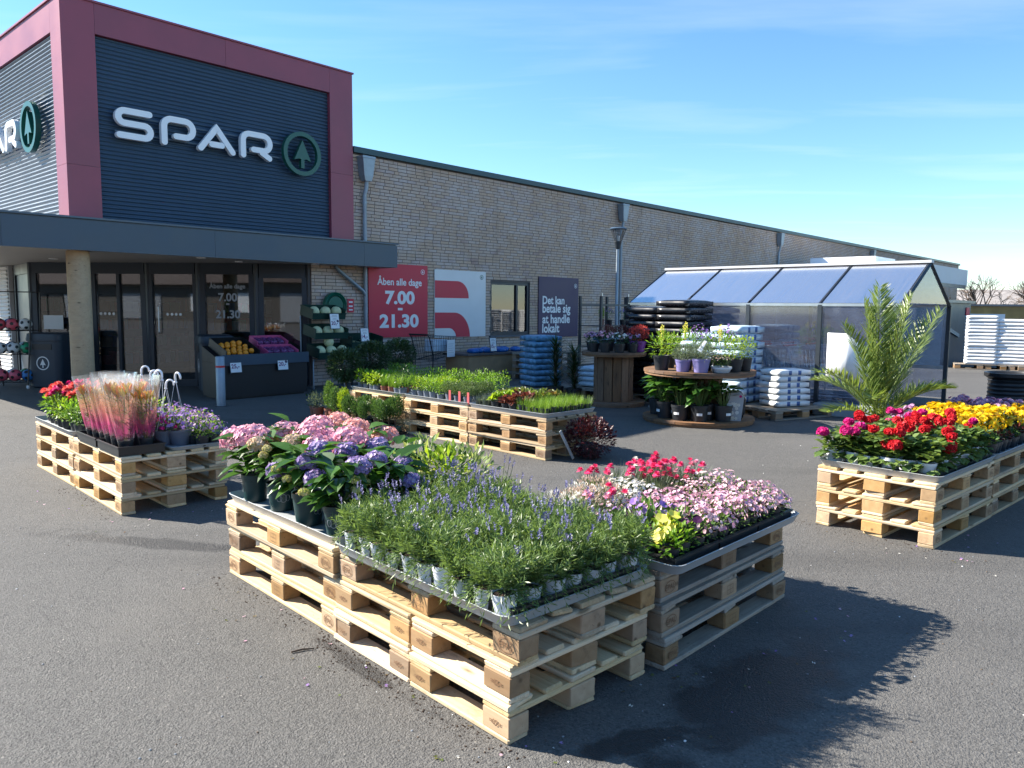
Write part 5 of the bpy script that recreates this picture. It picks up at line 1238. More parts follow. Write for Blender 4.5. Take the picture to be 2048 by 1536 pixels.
fill(T5, .50, .74, .04, .36, .12, 'lettuce', 'lettuce_plant', 'dark red lettuce beside the chives', 'dark red lettuces', (1, 1.2), 1)
fill(T5, .76, .94, .04, .36, .12, 'lettuce', 'lettuce_plant', 'lime green lettuce in the herb tray', 'lime green lettuces', (1, 1.2), 0)
fill(T5, .95, 1.16, .04, .40, .11, 'chives', 'chive_plant', 'grey-green chives beside the thyme', 'grey-green chives', (.9, 1), 1)
fill(T5, .50, 1.16, .42, .78, .12, 'lettuce', 'lettuce_plant', 'bronze lettuce at the back', 'bronze lettuces', (1, 1.2), 2)
fill(T5, 1.26, 1.75, .06, .48, .14, 'thyme', 'thyme_plant', 'dense grey-green thyme', 'thyme plants', (1, 1.1))
fill(T5, 1.78, 2.40, .06, .42, .13, 'parsley', 'parsley_plant', 'bushy light green herb', 'bushy light green herbs', (1, 1.15))
fill(T5, 1.30, 2.40, .48, .78, .12, 'tallherb', 'herb_plant', 'tall leafy herb behind the thyme', 'tall herbs at the back', (1, 1.15))
fill(T5, 2.62, 3.06, .06, .45, .13, 'grass', 'grass_pot', 'pot of bright green grass', 'pots of bright grass', (1, 1.1))
fill(T5, 3.08, 3.58, .06, .45, .13, 'basil', 'basil_plant', 'lime green basil in small pot', 'lime green basil', (1, 1.1))
fill(T5, 2.45, 3.55, .50, .78, .13, 'tallherb', 'herb_plant', 'slim tall herb behind the basil', 'slim tall herbs behind the basil', (.95, 1.1))
c = T5.P(2.50, .06, ZT_ + .009); plant('mint', 'mint_plant', c.x, c.y, c.z, 'dark leafy mint standing proud of the basil row', None, 1.15)
for u_, w_ in ((1.28, 'nearest the lettuces'), (1.43, 'in the middle of three'), (1.60, 'farthest from the lettuces')):
    c = T5.P(u_ - .06, .02, ZT_ + .02); b = B(); b.span(-.018, .018, -.002, .002, 0, .14); o = part('plant_label', b, 'tag_red'); o.location = c; o.rotation_euler = (0, 0, T5.ya); tag(o, 'red upright plant label by the thyme, ' + w_, 'label', 'red plant labels')
# on the ground beside the herb table
c = T5.P(2.74, -.24, .02); carrier(c.x, c.y, c.z - .018, T5.ya, .95, .36, 'black carrier tray of little topiary trees on the asphalt', .03)
for k, (u_, v_) in enumerate(((3.12, -.33), (2.95, -.30), (2.76, -.33), (2.60, -.26), (2.42, -.30), (2.36, -.16), (2.55, -.12), (2.80, -.14), (3.02, -.14))):
    c = T5.P(u_, v_, .0085); plant('topiary', 'topiary_tree', c.x, c.y, c.z, 'little topiary conifer in green pot, %s on the ground tray' % ('far left at the front', 'second at the front', 'third at the front', 'fourth at the front', 'right end at the front', 'right end at the back', 'second from right at the back', 'third from right at the back', 'far left at the back')[k], 'little topiary trees', rnd(1.0, 1.15))
for k, (u_, v_, key, vv, lb) in enumerate(((3.40, -.22, 'conifer', 1, 'lime conifer in terracotta pot nearest the topiary tray'), (3.58, -.26, 'conifer', 0, 'green conifer in terracotta pot, second from the topiary tray'), (3.78, -.20, 'conifer', 2, 'green conifer in terracotta pot, third from the topiary tray'), (4.02, -.24, 'heather', 0, 'grey shrub in terracotta pot left of the conifers'), (4.25, -.16, 'heather', 1, 'dark shrub in terracotta pot, farthest left of its row'))):
    c = T5.P(u_, v_, 0); plant(key, 'potted_conifer' if key == 'conifer' else 'potted_shrub', c.x, c.y, 0, lb, None, 1.05, vv)
for (x, y, vv, lb) in ((-2.28, 10.50, 0, 'clipped bay ball on a stem at the far end of the herb table'), (-2.02, 11.1, 1, 'second clipped bay ball behind the herb table'), (-1.75, 11.9, 1, 'clipped bay ball nearest the red poster')):
    plant('bay', 'bay_tree', x, y, 0, lb, None, 1.0, vv, .03, None, 'tree')
plant('redbush', 'red_leaf_shrub', .80, 7.83, 0, 'dark red-leaved shrub on the ground beside the herb table')
t = thing('planting_tool', 'slim pale plant label bar leaning on the herb table corner', 'label', (.56, 7.66, .02), R(40)); b = B(); b.box((0, 0, .15), (.03, .006, .36), Matrix.Rotation(R(-32), 4, 'Y')); part('bar', b, 'tray_grey', t)

# ---- right table: geraniums and yellow daisies
T3 = Tab(2.7727, 4.8913, 132.7)
stack_v(T3, 0, 0, names('under the red geraniums'), (('pine_new', 'block_new'), ('pine_new', 'block_new'), ('pine_new', 'block_new')), sides=('-y',))
stack_v(T3, 0, 1.207, names('under the yellow daisies'), (USED, MIXD, USED))
stack_v(T3, 0, 2.414, names('at the right edge behind the yellow daisies'), (USED, MIXD, USED))
for q, lb in ((.60, 'light grey tray holding the geraniums'), (1.807, 'light grey tray holding the yellow daisies'), (3.014, 'light grey tray at the far right end')):
    c = T3.P(.40, q, ZT_); tray(c.x, c.y, c.z, T3.ya - R(90), 1.2, .83, lb)
for (u_, v_, w_) in ((.19, .22, 'front corner'), (.19, .62, 'middle of the shaded side'), (.19, 1.0, 'end of the shaded side'), (.57, .62, 'middle of the back'), (.57, 1.0, 'back end')):
    c = T3.P(u_, v_, ZT_ + .009); carrier(c.x, c.y, c.z, T3.ya, .32, .36, 'black carrier tray of geraniums, ' + w_, .04)
for u_, v_, w_ in grid(T3, .05, .78, .05, 1.18, .128, .128, .014, False):
    k = 'ger_pink' if (u_ > .58 and v_ < .25) or (v_ > .75 and random.random() < .35) else ('ger_red' if random.random() < .66 else 'ger_green')
    g = 'red geraniums' if k != 'ger_pink' else 'hot pink geraniums'
    c = T3.P(u_, v_, ZT_ + .014); plant(k, 'geranium_plant', c.x, c.y, c.z, ('red geranium in white pot' if k == 'ger_red' else 'leafy geranium without blooms' if k == 'ger_green' else 'hot pink geranium in white pot') + w_, g, rnd(1.0, 1.18))
for u_, v_, w_ in grid(T3, .03, .80, 1.24, 2.40, .12, .12, .014, False):
    if u_ < .14: k, nm, lb, g = 'seedling', 'seedling_plant', 'dark leafy seedling beside the daisies' + w_, 'seedlings along the edge'
    elif u_ > .66 and v_ < 1.7: k, nm, lb, g = 'mauve', 'daisy_plant', 'mauve daisy behind the geraniums' + w_, 'mauve daisies'
    else: k, nm, lb, g = 'yellow', 'daisy_plant', 'golden yellow daisy' + w_, 'golden yellow daisies'
    c = T3.P(u_, v_, ZT_ + .009); plant(k, nm, c.x, c.y, c.z, lb, g, rnd(1.15, 1.35))
for u_, v_, w_ in grid(T3, .06, .80, 2.46, 3.1, .13, .13, .014, False):
    k = 'mauve' if u_ > .35 else 'yellow'
    c = T3.P(u_, v_, ZT_ + .009); plant(k, 'daisy_plant', c.x, c.y, c.z, ('mauve daisy at the right edge' if k == 'mauve' else 'yellow daisy at the right edge') + w_, 'daisies at the far right end', rnd(1.1, 1.3), 0)

# ---- date palm behind the right table
pm = thing('palm_tree', 'young date palm with arching fronds in a pot behind the geraniums', 'palm', (3.52, 7.30, 0), .4)
b = B(); b.lathe([(.13, 0), (.17, .30), (.185, .34), (.17, .34), (.16, .31), (.002, .31)], 22); autosmooth(part('pot', b, 'pot_black', pm).data)
b = B()
for k in range(70):
    a = k * 2.4; z = .30 + .22 * k / 70; q = .055 * (1 - .35 * k / 70); d = Vector((math.cos(a) * .35, math.sin(a) * .35, 1)); b.blade((math.cos(a) * q, math.sin(a) * q, z), d, rnd(.1, .16), .028, 2, .15)
b.lathe([(.05, .30), (.065, .36), (.055, .5), (.02, .58)], 10); part('trunk', b, 'lf_bronze', pm)
def frond(az, el, L, bend, n=46):
    b = B(); h = Vector((math.cos(az), math.sin(az), 0)); d = (h * math.cos(el) + Vector((0, 0, math.sin(el)))).normalized(); p = Vector((h.x * .03, h.y * .03, .54)); pts, dirs = [], []
    for i in range(n + 1):
        pts.append(p.copy()); dirs.append(d.copy()); p = p + d * (L / n); d = (d + (h * .6 - Vector((0, 0, 1))) * (bend / n) * (.2 + 1.5 * i / n)).normalized()
    b.tube(pts[::3] + [pts[-1]], [.009 * (1 - .8 * i / (n // 3 + 1)) for i in range(len(pts[::3]) + 1)], 5, .7)
    side = Vector((-h.y, h.x, 0))
    for i in range(7, n + 1):
        t = i / n; ll = .27 * math.sin(math.pi * (.14 + .78 * t)) ** .7 * (.5 + .5 * L)
        for sg in (-1, 1):
            for q in (0, 1) if i % 4 == 0 else (0,):
                up = dirs[i].cross(side * sg); up = up if up.z > 0 else -up
                ld = (dirs[i] * rnd(.8, 1.05) + side * sg * rnd(.5, .85) + up * rnd(.15, .6)).normalized()
                nrm = ld.cross(dirs[i]).normalized(); w_ = nrm.cross(ld).normalized() * .0085; tip = pts[i] + ld * ll * rnd(.85, 1.1) - Vector((0, 0, .03 * rnd(0, 1))); md = pts[i].lerp(tip, .45); k = len(b.v)
                b.v += [tuple(pts[i]), tuple(md + w_), tuple(tip), tuple(md - w_), tuple(md + nrm * .003)]; r_ = random.random()
                b.face((k, k + 1, k + 4), r_); b.face((k, k + 4, k + 3), r_); b.face((k + 1, k + 2, k + 4), r_); b.face((k + 4, k + 2, k + 3), r_)
    part('frond', b, 'lf_palm', pm)
for az, el, L, bend in ((190, 87, 1.18, .06), (60, 85, 1.24, .08), (320, 82, 1.16, .14), (130, 84, 1.10, .12), (352, 64, 1.18, .30), (20, 72, 1.12, .25), (170, 72, .95, .35), (10, 55, 1.05, .42), (178, 48, .86, .75), (60, 58, .85, .5), (215, 40, .62, .8), (110, 44, .7, .8), (305, 44, .66, .7), (185, 16, .68, .45), (350, 36, .72, .6), (240, 22, .5, .6)):
    frond(R(az), R(el), L, bend)

# ------------------------------------------------------------------ cable drums used as plant stands
def drum(x, y, r, h, rc, label, rz=0.0, nsl=18):
    t = thing('cable_drum', label, 'cable drum', (x, y, 0), rz)
    for z0, nm in ((0, 'lower_flange'), (h - .07, 'upper_flange')):
        n = 9; w = 2 * r / n; f = B()
        fl = part(nm, (lambda b: (b.lathe([(r * .985, z0 + .004), (r * .985, z0 + .034)], 40), b)[1])(B()), 'drum_wood', t)
        for k in range(n):
            y0, y1 = -r + k * w + .003, -r + (k + 1) * w - .003
            def half(yy): return math.sqrt(max(r * r - yy * yy, 1e-4))
            pts = []
            for q in range(7): yy = y0 + (y1 - y0) * q / 6; pts.append((half(yy), yy))
            poly = pts + [(-x_, yy) for x_, yy in reversed(pts)]
            b = B(); b.prism(poly, z0 + .035, z0 + .070 - .001 * (k % 2)); part('plank', b, 'drum_wood', fl)
    for k in range(nsl):
        a = 6.283 * k / nsl; ww = 2 * math.pi * rc / nsl
        key = ('stave', h, rc, nsl)
        if key not in _pal: b = B(); b.cbox((0, 0, 0), (h - .142, ww * .94, .03), .004); _pal[key] = b.mesh('stave', 'drum_wood')
        o = bpy.data.objects.new('stave', _pal[key]); link(o, t); o.matrix_local = Matrix.Translation((rc * math.cos(a), rc * math.sin(a), h / 2)) @ Matrix.Rotation(a, 4, 'Z') @ Matrix.Rotation(R(90), 4, 'Y')
    return t
DX, DY, DR, DH = 2.60, 10.62, .76, .72
drum(DX, DY, DR, DH, .30, 'wide wooden cable drum with potted perennials in the sun', R(20))
def ondrum(x, y, r, deg, z): return (x + r * math.cos(R(deg)), y + r * math.sin(R(deg)), z)
for k, (key, vv, r_, dg, lb, s_) in enumerate((('lupin', 0, .60, 200, 'yellow-green lupin at the left edge of the sunny drum', 1.0), ('violet_pot', 0, .56, 234, 'silvery plant in violet pot, left of the pair', 1.0), ('violet_pot', 1, .60, 258, 'silvery plant in violet pot with a white tag', 1.05),
        ('bowl', 0, .57, 286, 'low white bowl of beige flowers on the drum', 1.0), ('campan', 0, .55, 312, 'lime green perennial in black pot right of the white bowl', 1.0), ('campan', 0, .60, 338, 'lime green perennial at the right edge of the drum', .95),
        ('lupin', 0, .30, 215, 'lupin behind the violet pots', 1.1), ('campan', 1, .30, 270, 'bellflower in the middle of the drum', 1.0), ('lupin', 0, .30, 320, 'lupin in the middle right of the drum', 1.0), ('campan', 1, .42, 20, 'bellflower at the back right of the drum', 1.0), ('campan', 1, .42, 80, 'bellflower at the back of the drum', 1.0), ('campan', 0, .45, 150, 'lime green perennial at the back left of the drum', 1.0))):
    p = ondrum(DX, DY, r_, dg, DH); plant(key, 'potted_perennial', p[0], p[1], p[2] + .001, lb, 'potted perennials on the sunny drum', s_ * (1.12 if 'pot' in key or key == 'bowl' else 1.28), vv, .02, R(dg + 90))
for k, (r_, dg, lb) in enumerate(((.56, 205, 'big-leaved plant in black pot at the left of the lower shelf'), (.56, 232, 'big-leaved plant in black pot, second on the lower shelf'), (.56, 258, 'big-leaved plant in black pot in the middle of the lower shelf'), (.56, 292, 'big-leaved plant in black pot right of the middle'), (.56, 165, 'big-leaved plant at the back left of the lower shelf'), (.40, 272, 'big-leaved plant squeezed between the middle pots'), (.42, 218, 'big-leaved plant squeezed in on the left'))):
    p = ondrum(DX, DY, r_, dg, .071); plant('bigleaf', 'big_leaf_plant', p[0], p[1], p[2], lb, 'big-leaved plants on the lower shelf', 1.14, k % 2, .02, R(dg + 90))
# flower picture board standing on the lower flange
p = ondrum(DX, DY, .62, 306, .071); t = thing('flower_picture_board', 'rounded board with a picture of white blossoms on the lower shelf', 'display board', p, R(-8))
bo = [(-.085, 0), (.085, 0)] + [(.115 * math.cos(R(a)), .30 + .10 * math.sin(R(a))) for a in range(0, 181, 15)]
b = B(); b.prism(bo, 0, .012, MF); part('board', b, 'print_grey', t)
b = B()
for k in range(16): b.flower((rnd(-.075, .075), -.0135, rnd(.03, .25)), (rnd(-.05, .05), -1, 0), rnd(.018, .032), 5, .02)
o = part('blossom_print', b, 'pt_white', t); o.location.y = -.002
b = B(); b.flower((.07, -.014, .33), (0, -1, 0), .02, 6, .02); part('pink_badge', b, 'pt_hotpink', t)
p = ondrum(DX, DY, .50, 322, .071); b = B(); loft(b, [rrect(.10, .10, .03, 0), rrect(.13, .13, .05, .1), rrect(.14, .14, .06, .28), rrect(.09, .09, .05, .38)]); o = part('peat_sack', b, 'bag_black'); o.location = p; o.rotation_euler = (0, 0, .4); tag(o, 'dark round sack beside the flower picture board', 'sack')

DX2, DY2 = 1.64, 12.35
drum(DX2, DY2, .52, .86, .30, 'narrow dark cable drum in the shade topped with pink flowers', R(-10), 14)
for k, (key, vv, r_, dg, lb) in enumerate((('heuchera', 0, .38, 205, 'mauve flowering plant at the left of the shaded drum'), ('heuchera', 1, .36, 240, 'pink flowering plant on the shaded drum, second from left'), ('heuchera', 2, .37, 275, 'white flowering plant at the front of the shaded drum'), ('heuchera', 0, .38, 312, 'mauve flowering plant at the front right of the shaded drum'),
        ('calluna', 1, .16, 120, 'dark red heather in the middle of the shaded drum'), ('calluna', 1, .36, 60, 'dark red heather at the back of the shaded drum'), ('calluna', 0, .40, 345, 'coral heather in purple pot at the right of the shaded drum'), ('heuchera', 1, .37, 160, 'pink flowering plant at the back left of the shaded drum'), ('calluna', 0, .40, 20, 'coral heather behind the purple pot'))):
    p = ondrum(DX2, DY2, r_, dg, .8605); plant(key, 'potted_flower', p[0], p[1], p[2], lb, 'potted flowers on the shaded drum', 1.2, vv, .02)

# ------------------------------------------------------------------ bagged soil
def bag_mesh(L, W, H, mat, seed, print_mat=None, edge=.62):
    random.seed(seed); b = B(); nx, ny = 10, 7
    off = [Vector((rnd(0, 50), rnd(0, 50), rnd(0, 50))) for _ in range(2)]
    def pt(i, j, sgn):
        x, y = i / nx * 2 - 1, j / ny * 2 - 1; e = (1 - abs(x) ** 3.2) * (1 - abs(y) ** 3.2)
        w = noise.noise(Vector((x * 2.2, y * 2.2, sgn)) + off[0]) * .18 + noise.noise(Vector((x * 6, y * 6, sgn)) + off[1]) * .07
        return (x * L / 2 * (1 - .03 * (1 - abs(y))), y * W / 2 * (1 - .04 * (1 - abs(x))), H / 2 + sgn * H / 2 * max(edge, edge + (1 - edge) * e ** .5 * (1 + w * 1.5)))
    k = {}
    for sgn in (-1, 1):
        for i in range(nx + 1):
            for j in range(ny + 1): k[(i, j, sgn)] = len(b.v); b.v.append(pt(i, j, sgn))
    for i in range(nx):
        for j in range(ny):
            b.face((k[(i, j, 1)], k[(i + 1, j, 1)], k[(i + 1, j + 1, 1)], k[(i, j + 1, 1)])); b.face((k[(i, j, -1)], k[(i, j + 1, -1)], k[(i + 1, j + 1, -1)], k[(i + 1, j, -1)]))
    b.cur = 1 if print_mat else 0
    for i in range(nx):
        b.cur = 1 if (print_mat and i in (3, 6)) else 0
        for j, f in ((0, 1), (ny, -1)):
            q = (k[(i, j, -1)], k[(i + 1, j, -1)], k[(i + 1, j, 1)], k[(i, j, 1)]); b.face(q if f > 0 else q[::-1])
    b.cur = 0
    for j in range(ny):
        for i, f in ((0, -1), (nx, 1)):
            q = (k[(i, j, -1)], k[(i, j + 1, -1)], k[(i, j + 1, 1)], k[(i, j, 1)]); b.face(q if f > 0 else q[::-1])
    me = b.mesh('soil_bag', [mat] + ([print_mat] if print_mat else []), True); random.seed(seed + 99); return me
def bags(x, y, rz, n, H, L, W, mat, base, label, group, pm_=None, cols=1, top=0):
    ms = [bag_mesh(L, W, H, mat, 11 + q, pm_) for q in range(3)]; dx, dy = math.cos(rz), math.sin(rz)
    for k in range(n + (1 if top else 0)):
        for q in range(cols):
            if k == n and q >= top: continue
            o_ = (q - (cols - 1) / 2) * (W + .01); o = bpy.data.objects.new('soil_bag', random.choice(ms)); link(o)
            o.location = (x - dy * o_ + rnd(-.015, .015), y + dx * o_ + rnd(-.015, .015), base + k * H * .90); o.rotation_euler = (0, 0, rz + R(rnd(-2.5, 2.5)) + (math.pi if random.random() < .5 else 0)); tag(o, label + (', %s from the bottom' % ORD[k]) + ('' if cols == 1 else (', far column', ', near column')[q]), 'bag', group)
PG = 'pallets under the bagged soil'
def bpal(x, y, rz, label): pallet(x, y, 0, rz, label, GREY, 1.2, (), None, PG)
q_ = wp(1.92, 6.15); bpal(q_.x, q_.y, TH + R(90), 'grey pallet under the black bags'); bags(q_.x, q_.y, TH, 13, .122, .78, .58, 'bag_black', .146, 'black soil bag by the shelter', 'black soil bags', None, 2, 1)
q_ = wp(1.72, 7.22); bpal(q_.x, q_.y, TH + R(90), 'grey pallet under the pale blue bags'); bags(q_.x, q_.y, TH, 9, .128, .74, .50, 'bag_pale', .146, 'pale blue soil bag behind the sunny drum', 'pale blue soil bags', 'bag_print_blue', 2, 1)
bpal(4.02, 11.22, R(28), 'grey pallet under the white printed bags'); bags(4.00, 11.20, R(22), 6, .100, .58, .40, 'bag_white', .146, 'white printed bag next to the shelter', 'white printed bags', 'bag_print_blue', 1)
bpal(.62, 13.75, R(50), 'pallet under the blue bags near the window'); bags(.50, 13.75, R(30), 9, .112, .56, .52, 'bag_blue', .146, 'blue bag below the purple poster', 'blue soil bags', None, 1)
bpal(1.62, 13.9, R(50), 'pallet under the small blue and white bags'); bags(1.55, 13.85, R(50), 4, .10, .6, .45, 'bag_pale', .146, 'small pale bag beside the shaded drum', 'small pale bags', 'bag_print_blue', 1)

# dark palms / conifers in the shade in front of the blue bags
def yucca(h, n, L):
    st = B(); st.tube([(0, 0, .2), (.01, 0, h)], [.03, .022], 6); f = B()
    for i in range(n):
        a = i * 2.4; z = rnd(.25, 1) * h; e = rnd(-.2, 1.3); d = Vector((math.cos(a), math.sin(a), e)); f.blade((0, 0, z), d, L * rnd(.7, 1.1), .02, 3, .5)
    return [('pot', pbay), ('soil', sbay), ('trunk', st.mesh('trunk', 'bark')), ('foliage', f.mesh('foliage', 'lf_dark'))]
D['yucca'] = [yucca(.98, 420, .30), yucca(.92, 420, .34)]
plant('yucca', 'potted_yucca', .72, 12.6, 0, 'dark spiky yucca in front of the blue bags', None, 1.0, 0); plant('yucca', 'potted_yucca', 1.02, 12.5, 0, 'dark spiky yucca left of the shaded drum', None, .95, 1)

# ------------------------------------------------------------------ trolley shelter
SH = thing('trolley_shelter', 'glazed gable shelter for shopping trolleys with dark metal frame', 'shelter', wp(2.41, 0, 0), TH)
EZ, RZ, SW = 1.63, 2.27, 2.59; bays = [5.04 + 1.1325 * k for k in range(5)]
def l(s_, off, z): return Vector((s_, -off, z))
def sbar(b, a, c, w=.05): b.tube([a, c], w * .62, 4, caps=True)
for k, off in enumerate(bays):
    for sx in (0, SW):
        b = B(); b.span(sx - .025, sx + .025, -off - .03, -off + .03, 0, EZ); part('post', b, 'dark_steel', SH)
        b = B(); sbar(b, l(sx, off, EZ - .01), l(SW / 2, off, RZ + (.001 if sx else 0))); part('rafter', b, 'dark_steel', SH)
for sx, z in ((0, EZ), (SW, EZ)):
    b = B(); b.span(sx - .02, sx + .02, -bays[-1], -bays[0], z - .02, z + .02); part('eaves_rail', b, 'steel', SH)
b = B(); b.span(SW / 2 - .07, SW / 2 + .07, -bays[-1] - .03, -bays[0] + .03, RZ + .005, RZ + .045); part('ridge_cap', b, 'dock_white', SH)
for sx in (0, SW):
    for z in (.62, ):
        b = B(); b.span(sx - .015, sx + .015, -bays[-1], -bays[0], z - .03, z + .03); part('mid_rail', b, 'steel' if sx else 'dock_white', SH)
for k in range(4):
    a, c = bays[k] + .03, bays[k + 1] - .03
    for sx, sg in ((0, 1), (SW, -1)):
        b = B(); b.span(sx - .005, sx + .005, -c, -a, .12, EZ - .022); part('wall_pane', b, 'shelter_glass', SH)
        b = B(); p0, p1 = l(sx, a, EZ + .02), l(sx, c, EZ + .02); q0, q1 = l(SW / 2 - .02 * sg, a, RZ - .0), l(SW / 2 - .02 * sg, c, RZ - .0); dz = Vector((0, 0, .008))
        b.add([p0, p1, q1, q0, p0 + dz, p1 + dz, q1 + dz, q0 + dz], [(0, 1, 2, 3), (7, 6, 5, 4), (0, 4, 5, 1), (1, 5, 6, 2), (2, 6, 7, 3), (3, 7, 4, 0)]); part('roof_pane', b, 'shelter_roof', SH)
for off in (bays[-1], bays[0]):
    b = B(); b.prism([(.04, EZ + .03), (SW - .04, EZ + .03), (SW / 2, RZ - .04)], off - .004, off + .004, MF); part('gable_pane', b, 'shelter_glass', SH)
b = B(); b.span(0.03, SW - .03, -bays[0] - .004, -bays[0] + .004, .12, EZ - .03); part('end_pane', b, 'shelter_glass', SH)
for off, ln in ((8.95, .95), (6.2, .8)):
    b = B(); b.cbox((-.06, -off, .09), (.34, ln, .18), .015); part('concrete_foot', b, 'concrete', SH)
# bent white sheet hung on the shelter
t = thing('bent_white_sheet', 'bent white plastic sheet hanging on the shelter front', 'sheet', wp(2.26, 8.92, 0), TH); b = B(); n = 10; k0 = 0
for i in range(n + 1):
    u_ = i / n; yy = -.30 + .60 * u_; xx = -.10 * math.sin(u_ * 3.14) * .9; zt = 1.22 - .42 * max(0, u_ - .45) ; zt = 1.22 - .45 * max(0, .55 - u_) * 0 - .50 * max(0, u_ - .5)
    b.v += [(xx, -yy, .58 - .06 * u_), (xx, -yy, zt), (xx + .006, -yy, .58 - .06 * u_), (xx + .006, -yy, zt)]
for i in range(n):
    q = 4 * i; b.face((q, q + 1, q + 5, q + 4)); b.face((q + 2, q + 6, q + 7, q + 3)); b.face((q + 1, q + 3, q + 7, q + 5)); b.face((q, q + 4, q + 6, q + 2))
b.face((0, 2, 3, 1)); b.face((4 * n, 4 * n + 1, 4 * n + 3, 4 * n + 2)); part('sheet', b, 'foam', t, True)

# shopping trolleys
def trolley_parts():
    fr, bk, hd = B(), B(), B()
    def loop(z, x0, x1, w0, w1, rad=.008): fr.tube([(x0, -w0, z), (x1, -w1, z), (x1, w1, z), (x0, w0, z)], rad, 5, closed=True)
    for w in (-.24, .24):
        fr.tube([(-.38, w, .12), (.38, w * .75, .12)], .012, 6); fr.tube([(-.36, w, .12), (-.34, w, .55), (-.46, w, .92), (-.52, w, .98)], .012, 6); fr.tube([(-.34, w, .45), (.40, w * .72, .56)], .01, 5)
    hd.tube([(-.52, -.25, .98), (-.52, .25, .98)], .016, 8)
    zt0, zt1, zb0, zb1 = .96, .92, .45, .56
    fr.tube([(-.44, -.26, zt0), (.46, -.20, zt1), (.46, .20, zt1), (-.44, .26, zt0)], .008, 5, closed=True); fr.tube([(-.34, -.22, zb0), (.40, -.17, zb1), (.40, .17, zb1), (-.34, .22, zb0)], .006, 5, closed=True)
    for k in range(15):
        t = k / 14
        for sg in (-1, 1): bk.tube([(-.44 + .9 * t, sg * (.26 - .06 * t), zt0 - .04 * t), (-.34 + .74 * t, sg * (.22 - .05 * t), zb0 + .11 * t)], .003, 3, .5, False)
        bk.tube([(-.34 + .74 * t, -(.22 - .05 * t), zb0 + .11 * t), (-.34 + .74 * t, .22 - .05 * t, zb0 + .11 * t)], .0025, 3, .5, False)
    for k in range(7):
        y = -.2 + .4 * k / 6; bk.tube([(.46, y, zt1), (.40, y * .85, zb1)], .003, 3, .5, False); bk.tube([(-.44, y * 1.2, zt0), (-.34, y, zb0)], .003, 3, .5, False)
    for z in (.62, .74, .85):
        t = (zt0 - z) / .5; bk.tube([(-.44 + .1 * t, -.255 + .035 * t, z), (.46 - .06 * t, -.2 + .03 * t, z), (.46 - .06 * t, .2 - .03 * t, z), (-.44 + .1 * t, .255 - .035 * t, z)], .003, 3, .5, False, True)
    w = B(); w.lathe([(.05, -.012), (.055, 0), (.05, .012)], 12); wm_ = w.mesh('wheel', 'black_plastic')
    return fr, bk, hd, wm_
fr_, bk_, hd_, wheel_me = trolley_parts()
tr_steel = [fr_.mesh('frame', 'steel'), bk_.mesh('wire_basket', 'steel'), hd_.mesh('handle', 'poster_red')]; tr_black = [fr_.mesh('frame', 'wire_black'), bk_.mesh('wire_basket', 'wire_black'), hd_.mesh('handle', 'black_plastic')]
def trolley(loc, rz, label, ms, group=None):
    t = thing('shopping_trolley', label, 'trolley', loc, rz, group)
    for nm, m_ in zip(('frame', 'wire_basket', 'handle'), ms): link(bpy.data.objects.new(nm, m_), t)
    for x, y in ((-.36, -.24), (-.36, .24), (.36, -.18), (.36, .18)): o = bpy.data.objects.new('wheel', wheel_me); link(o, t); o.location = (x, y, .055); o.rotation_euler = (R(90), 0, 0)
    return t
for row, s_ in enumerate((2.41 + .62, 2.41 + 1.55)):
    for k in range(7): trolley(wp(s_, 5.75 + .42 * k, 0), TH - R(90) + R(rnd(-1, 1)), 'steel trolley in the shelter, %s row, %s from the brick wall' % (('front', 'rear')[row], ORD[k]), tr_steel, 'trolleys in the shelter')
ct = trolley(wp(1.62, .75, 0), TH + R(8), 'black wire trolley with boxes in front of the red poster', tr_black)
b = B(); b.cbox((0, 0, 0), (.42, .28, .24), .01); o = part('storage_box', b, 'bag_pale'); o.location = wp(1.66, .75, .74); o.rotation_euler = (0, 0, TH); tag(o, 'pale blue box inside the black trolley', 'box')
t = thing('paper_notice', 'white paper notice hung on the black trolley', 'notice', wp(1.86, .98, .50), TH + R(8)); b = B(); b.span(-.13, .13, -.008, -.004, 0, .36); part('sheet', b, 'print_white', t)
for k in range(5): b = B(); b.span(-.09, .09 - .03 * (k % 2), -.0095, -.009, .27 - .045 * k, .276 - .045 * k); part('text_line', b, 'print_grey', t)

# table of blue goods, cardboard box, dark pallets near the window
t = thing('display_box', 'large cardboard display box with blue bags under the window', 'box', wp(3.02, .95, 0), TH)
b = B(); b.span(-.95, .95, -.35, .35, .14, .52); part('box_body', b, 'cardboard', t); b = B(); b.span(-1.0, 1.0, -.40, .40, .525, .56); part('table_top', b, 'interior_mid', t)
random.seed(5)
for k in range(12):
    b = B(); loft(b, [rrect(.10, .08, .03, 0), rrect(.13, .10, .05, .03), rrect(.12, .09, .05, .07), rrect(.05, .04, .03, .10)]); o = part('blue_bag', b, 'tarp_blue', None, True)
    o.location = wp(2.45 + .13 * k + rnd(-.03, .03), .95 + rnd(-.2, .2), .562); o.rotation_euler = (0, 0, rnd(0, 3)); tag(o, 'small blue bag under the window, %s from the left' % ORD[k], 'bag', 'small blue bags under the window')
for k in range(4): c = wp(3.75, 1.95, k * ZP); pallet(c.x, c.y, c.z, TH + R(rnd(-2, 2)), '%s pallet of the dark stack in front of the window' % ('bottom', 'second', 'third', 'top')[k], GREY, 1.2, (), None, 'dark pallets in front of the window')

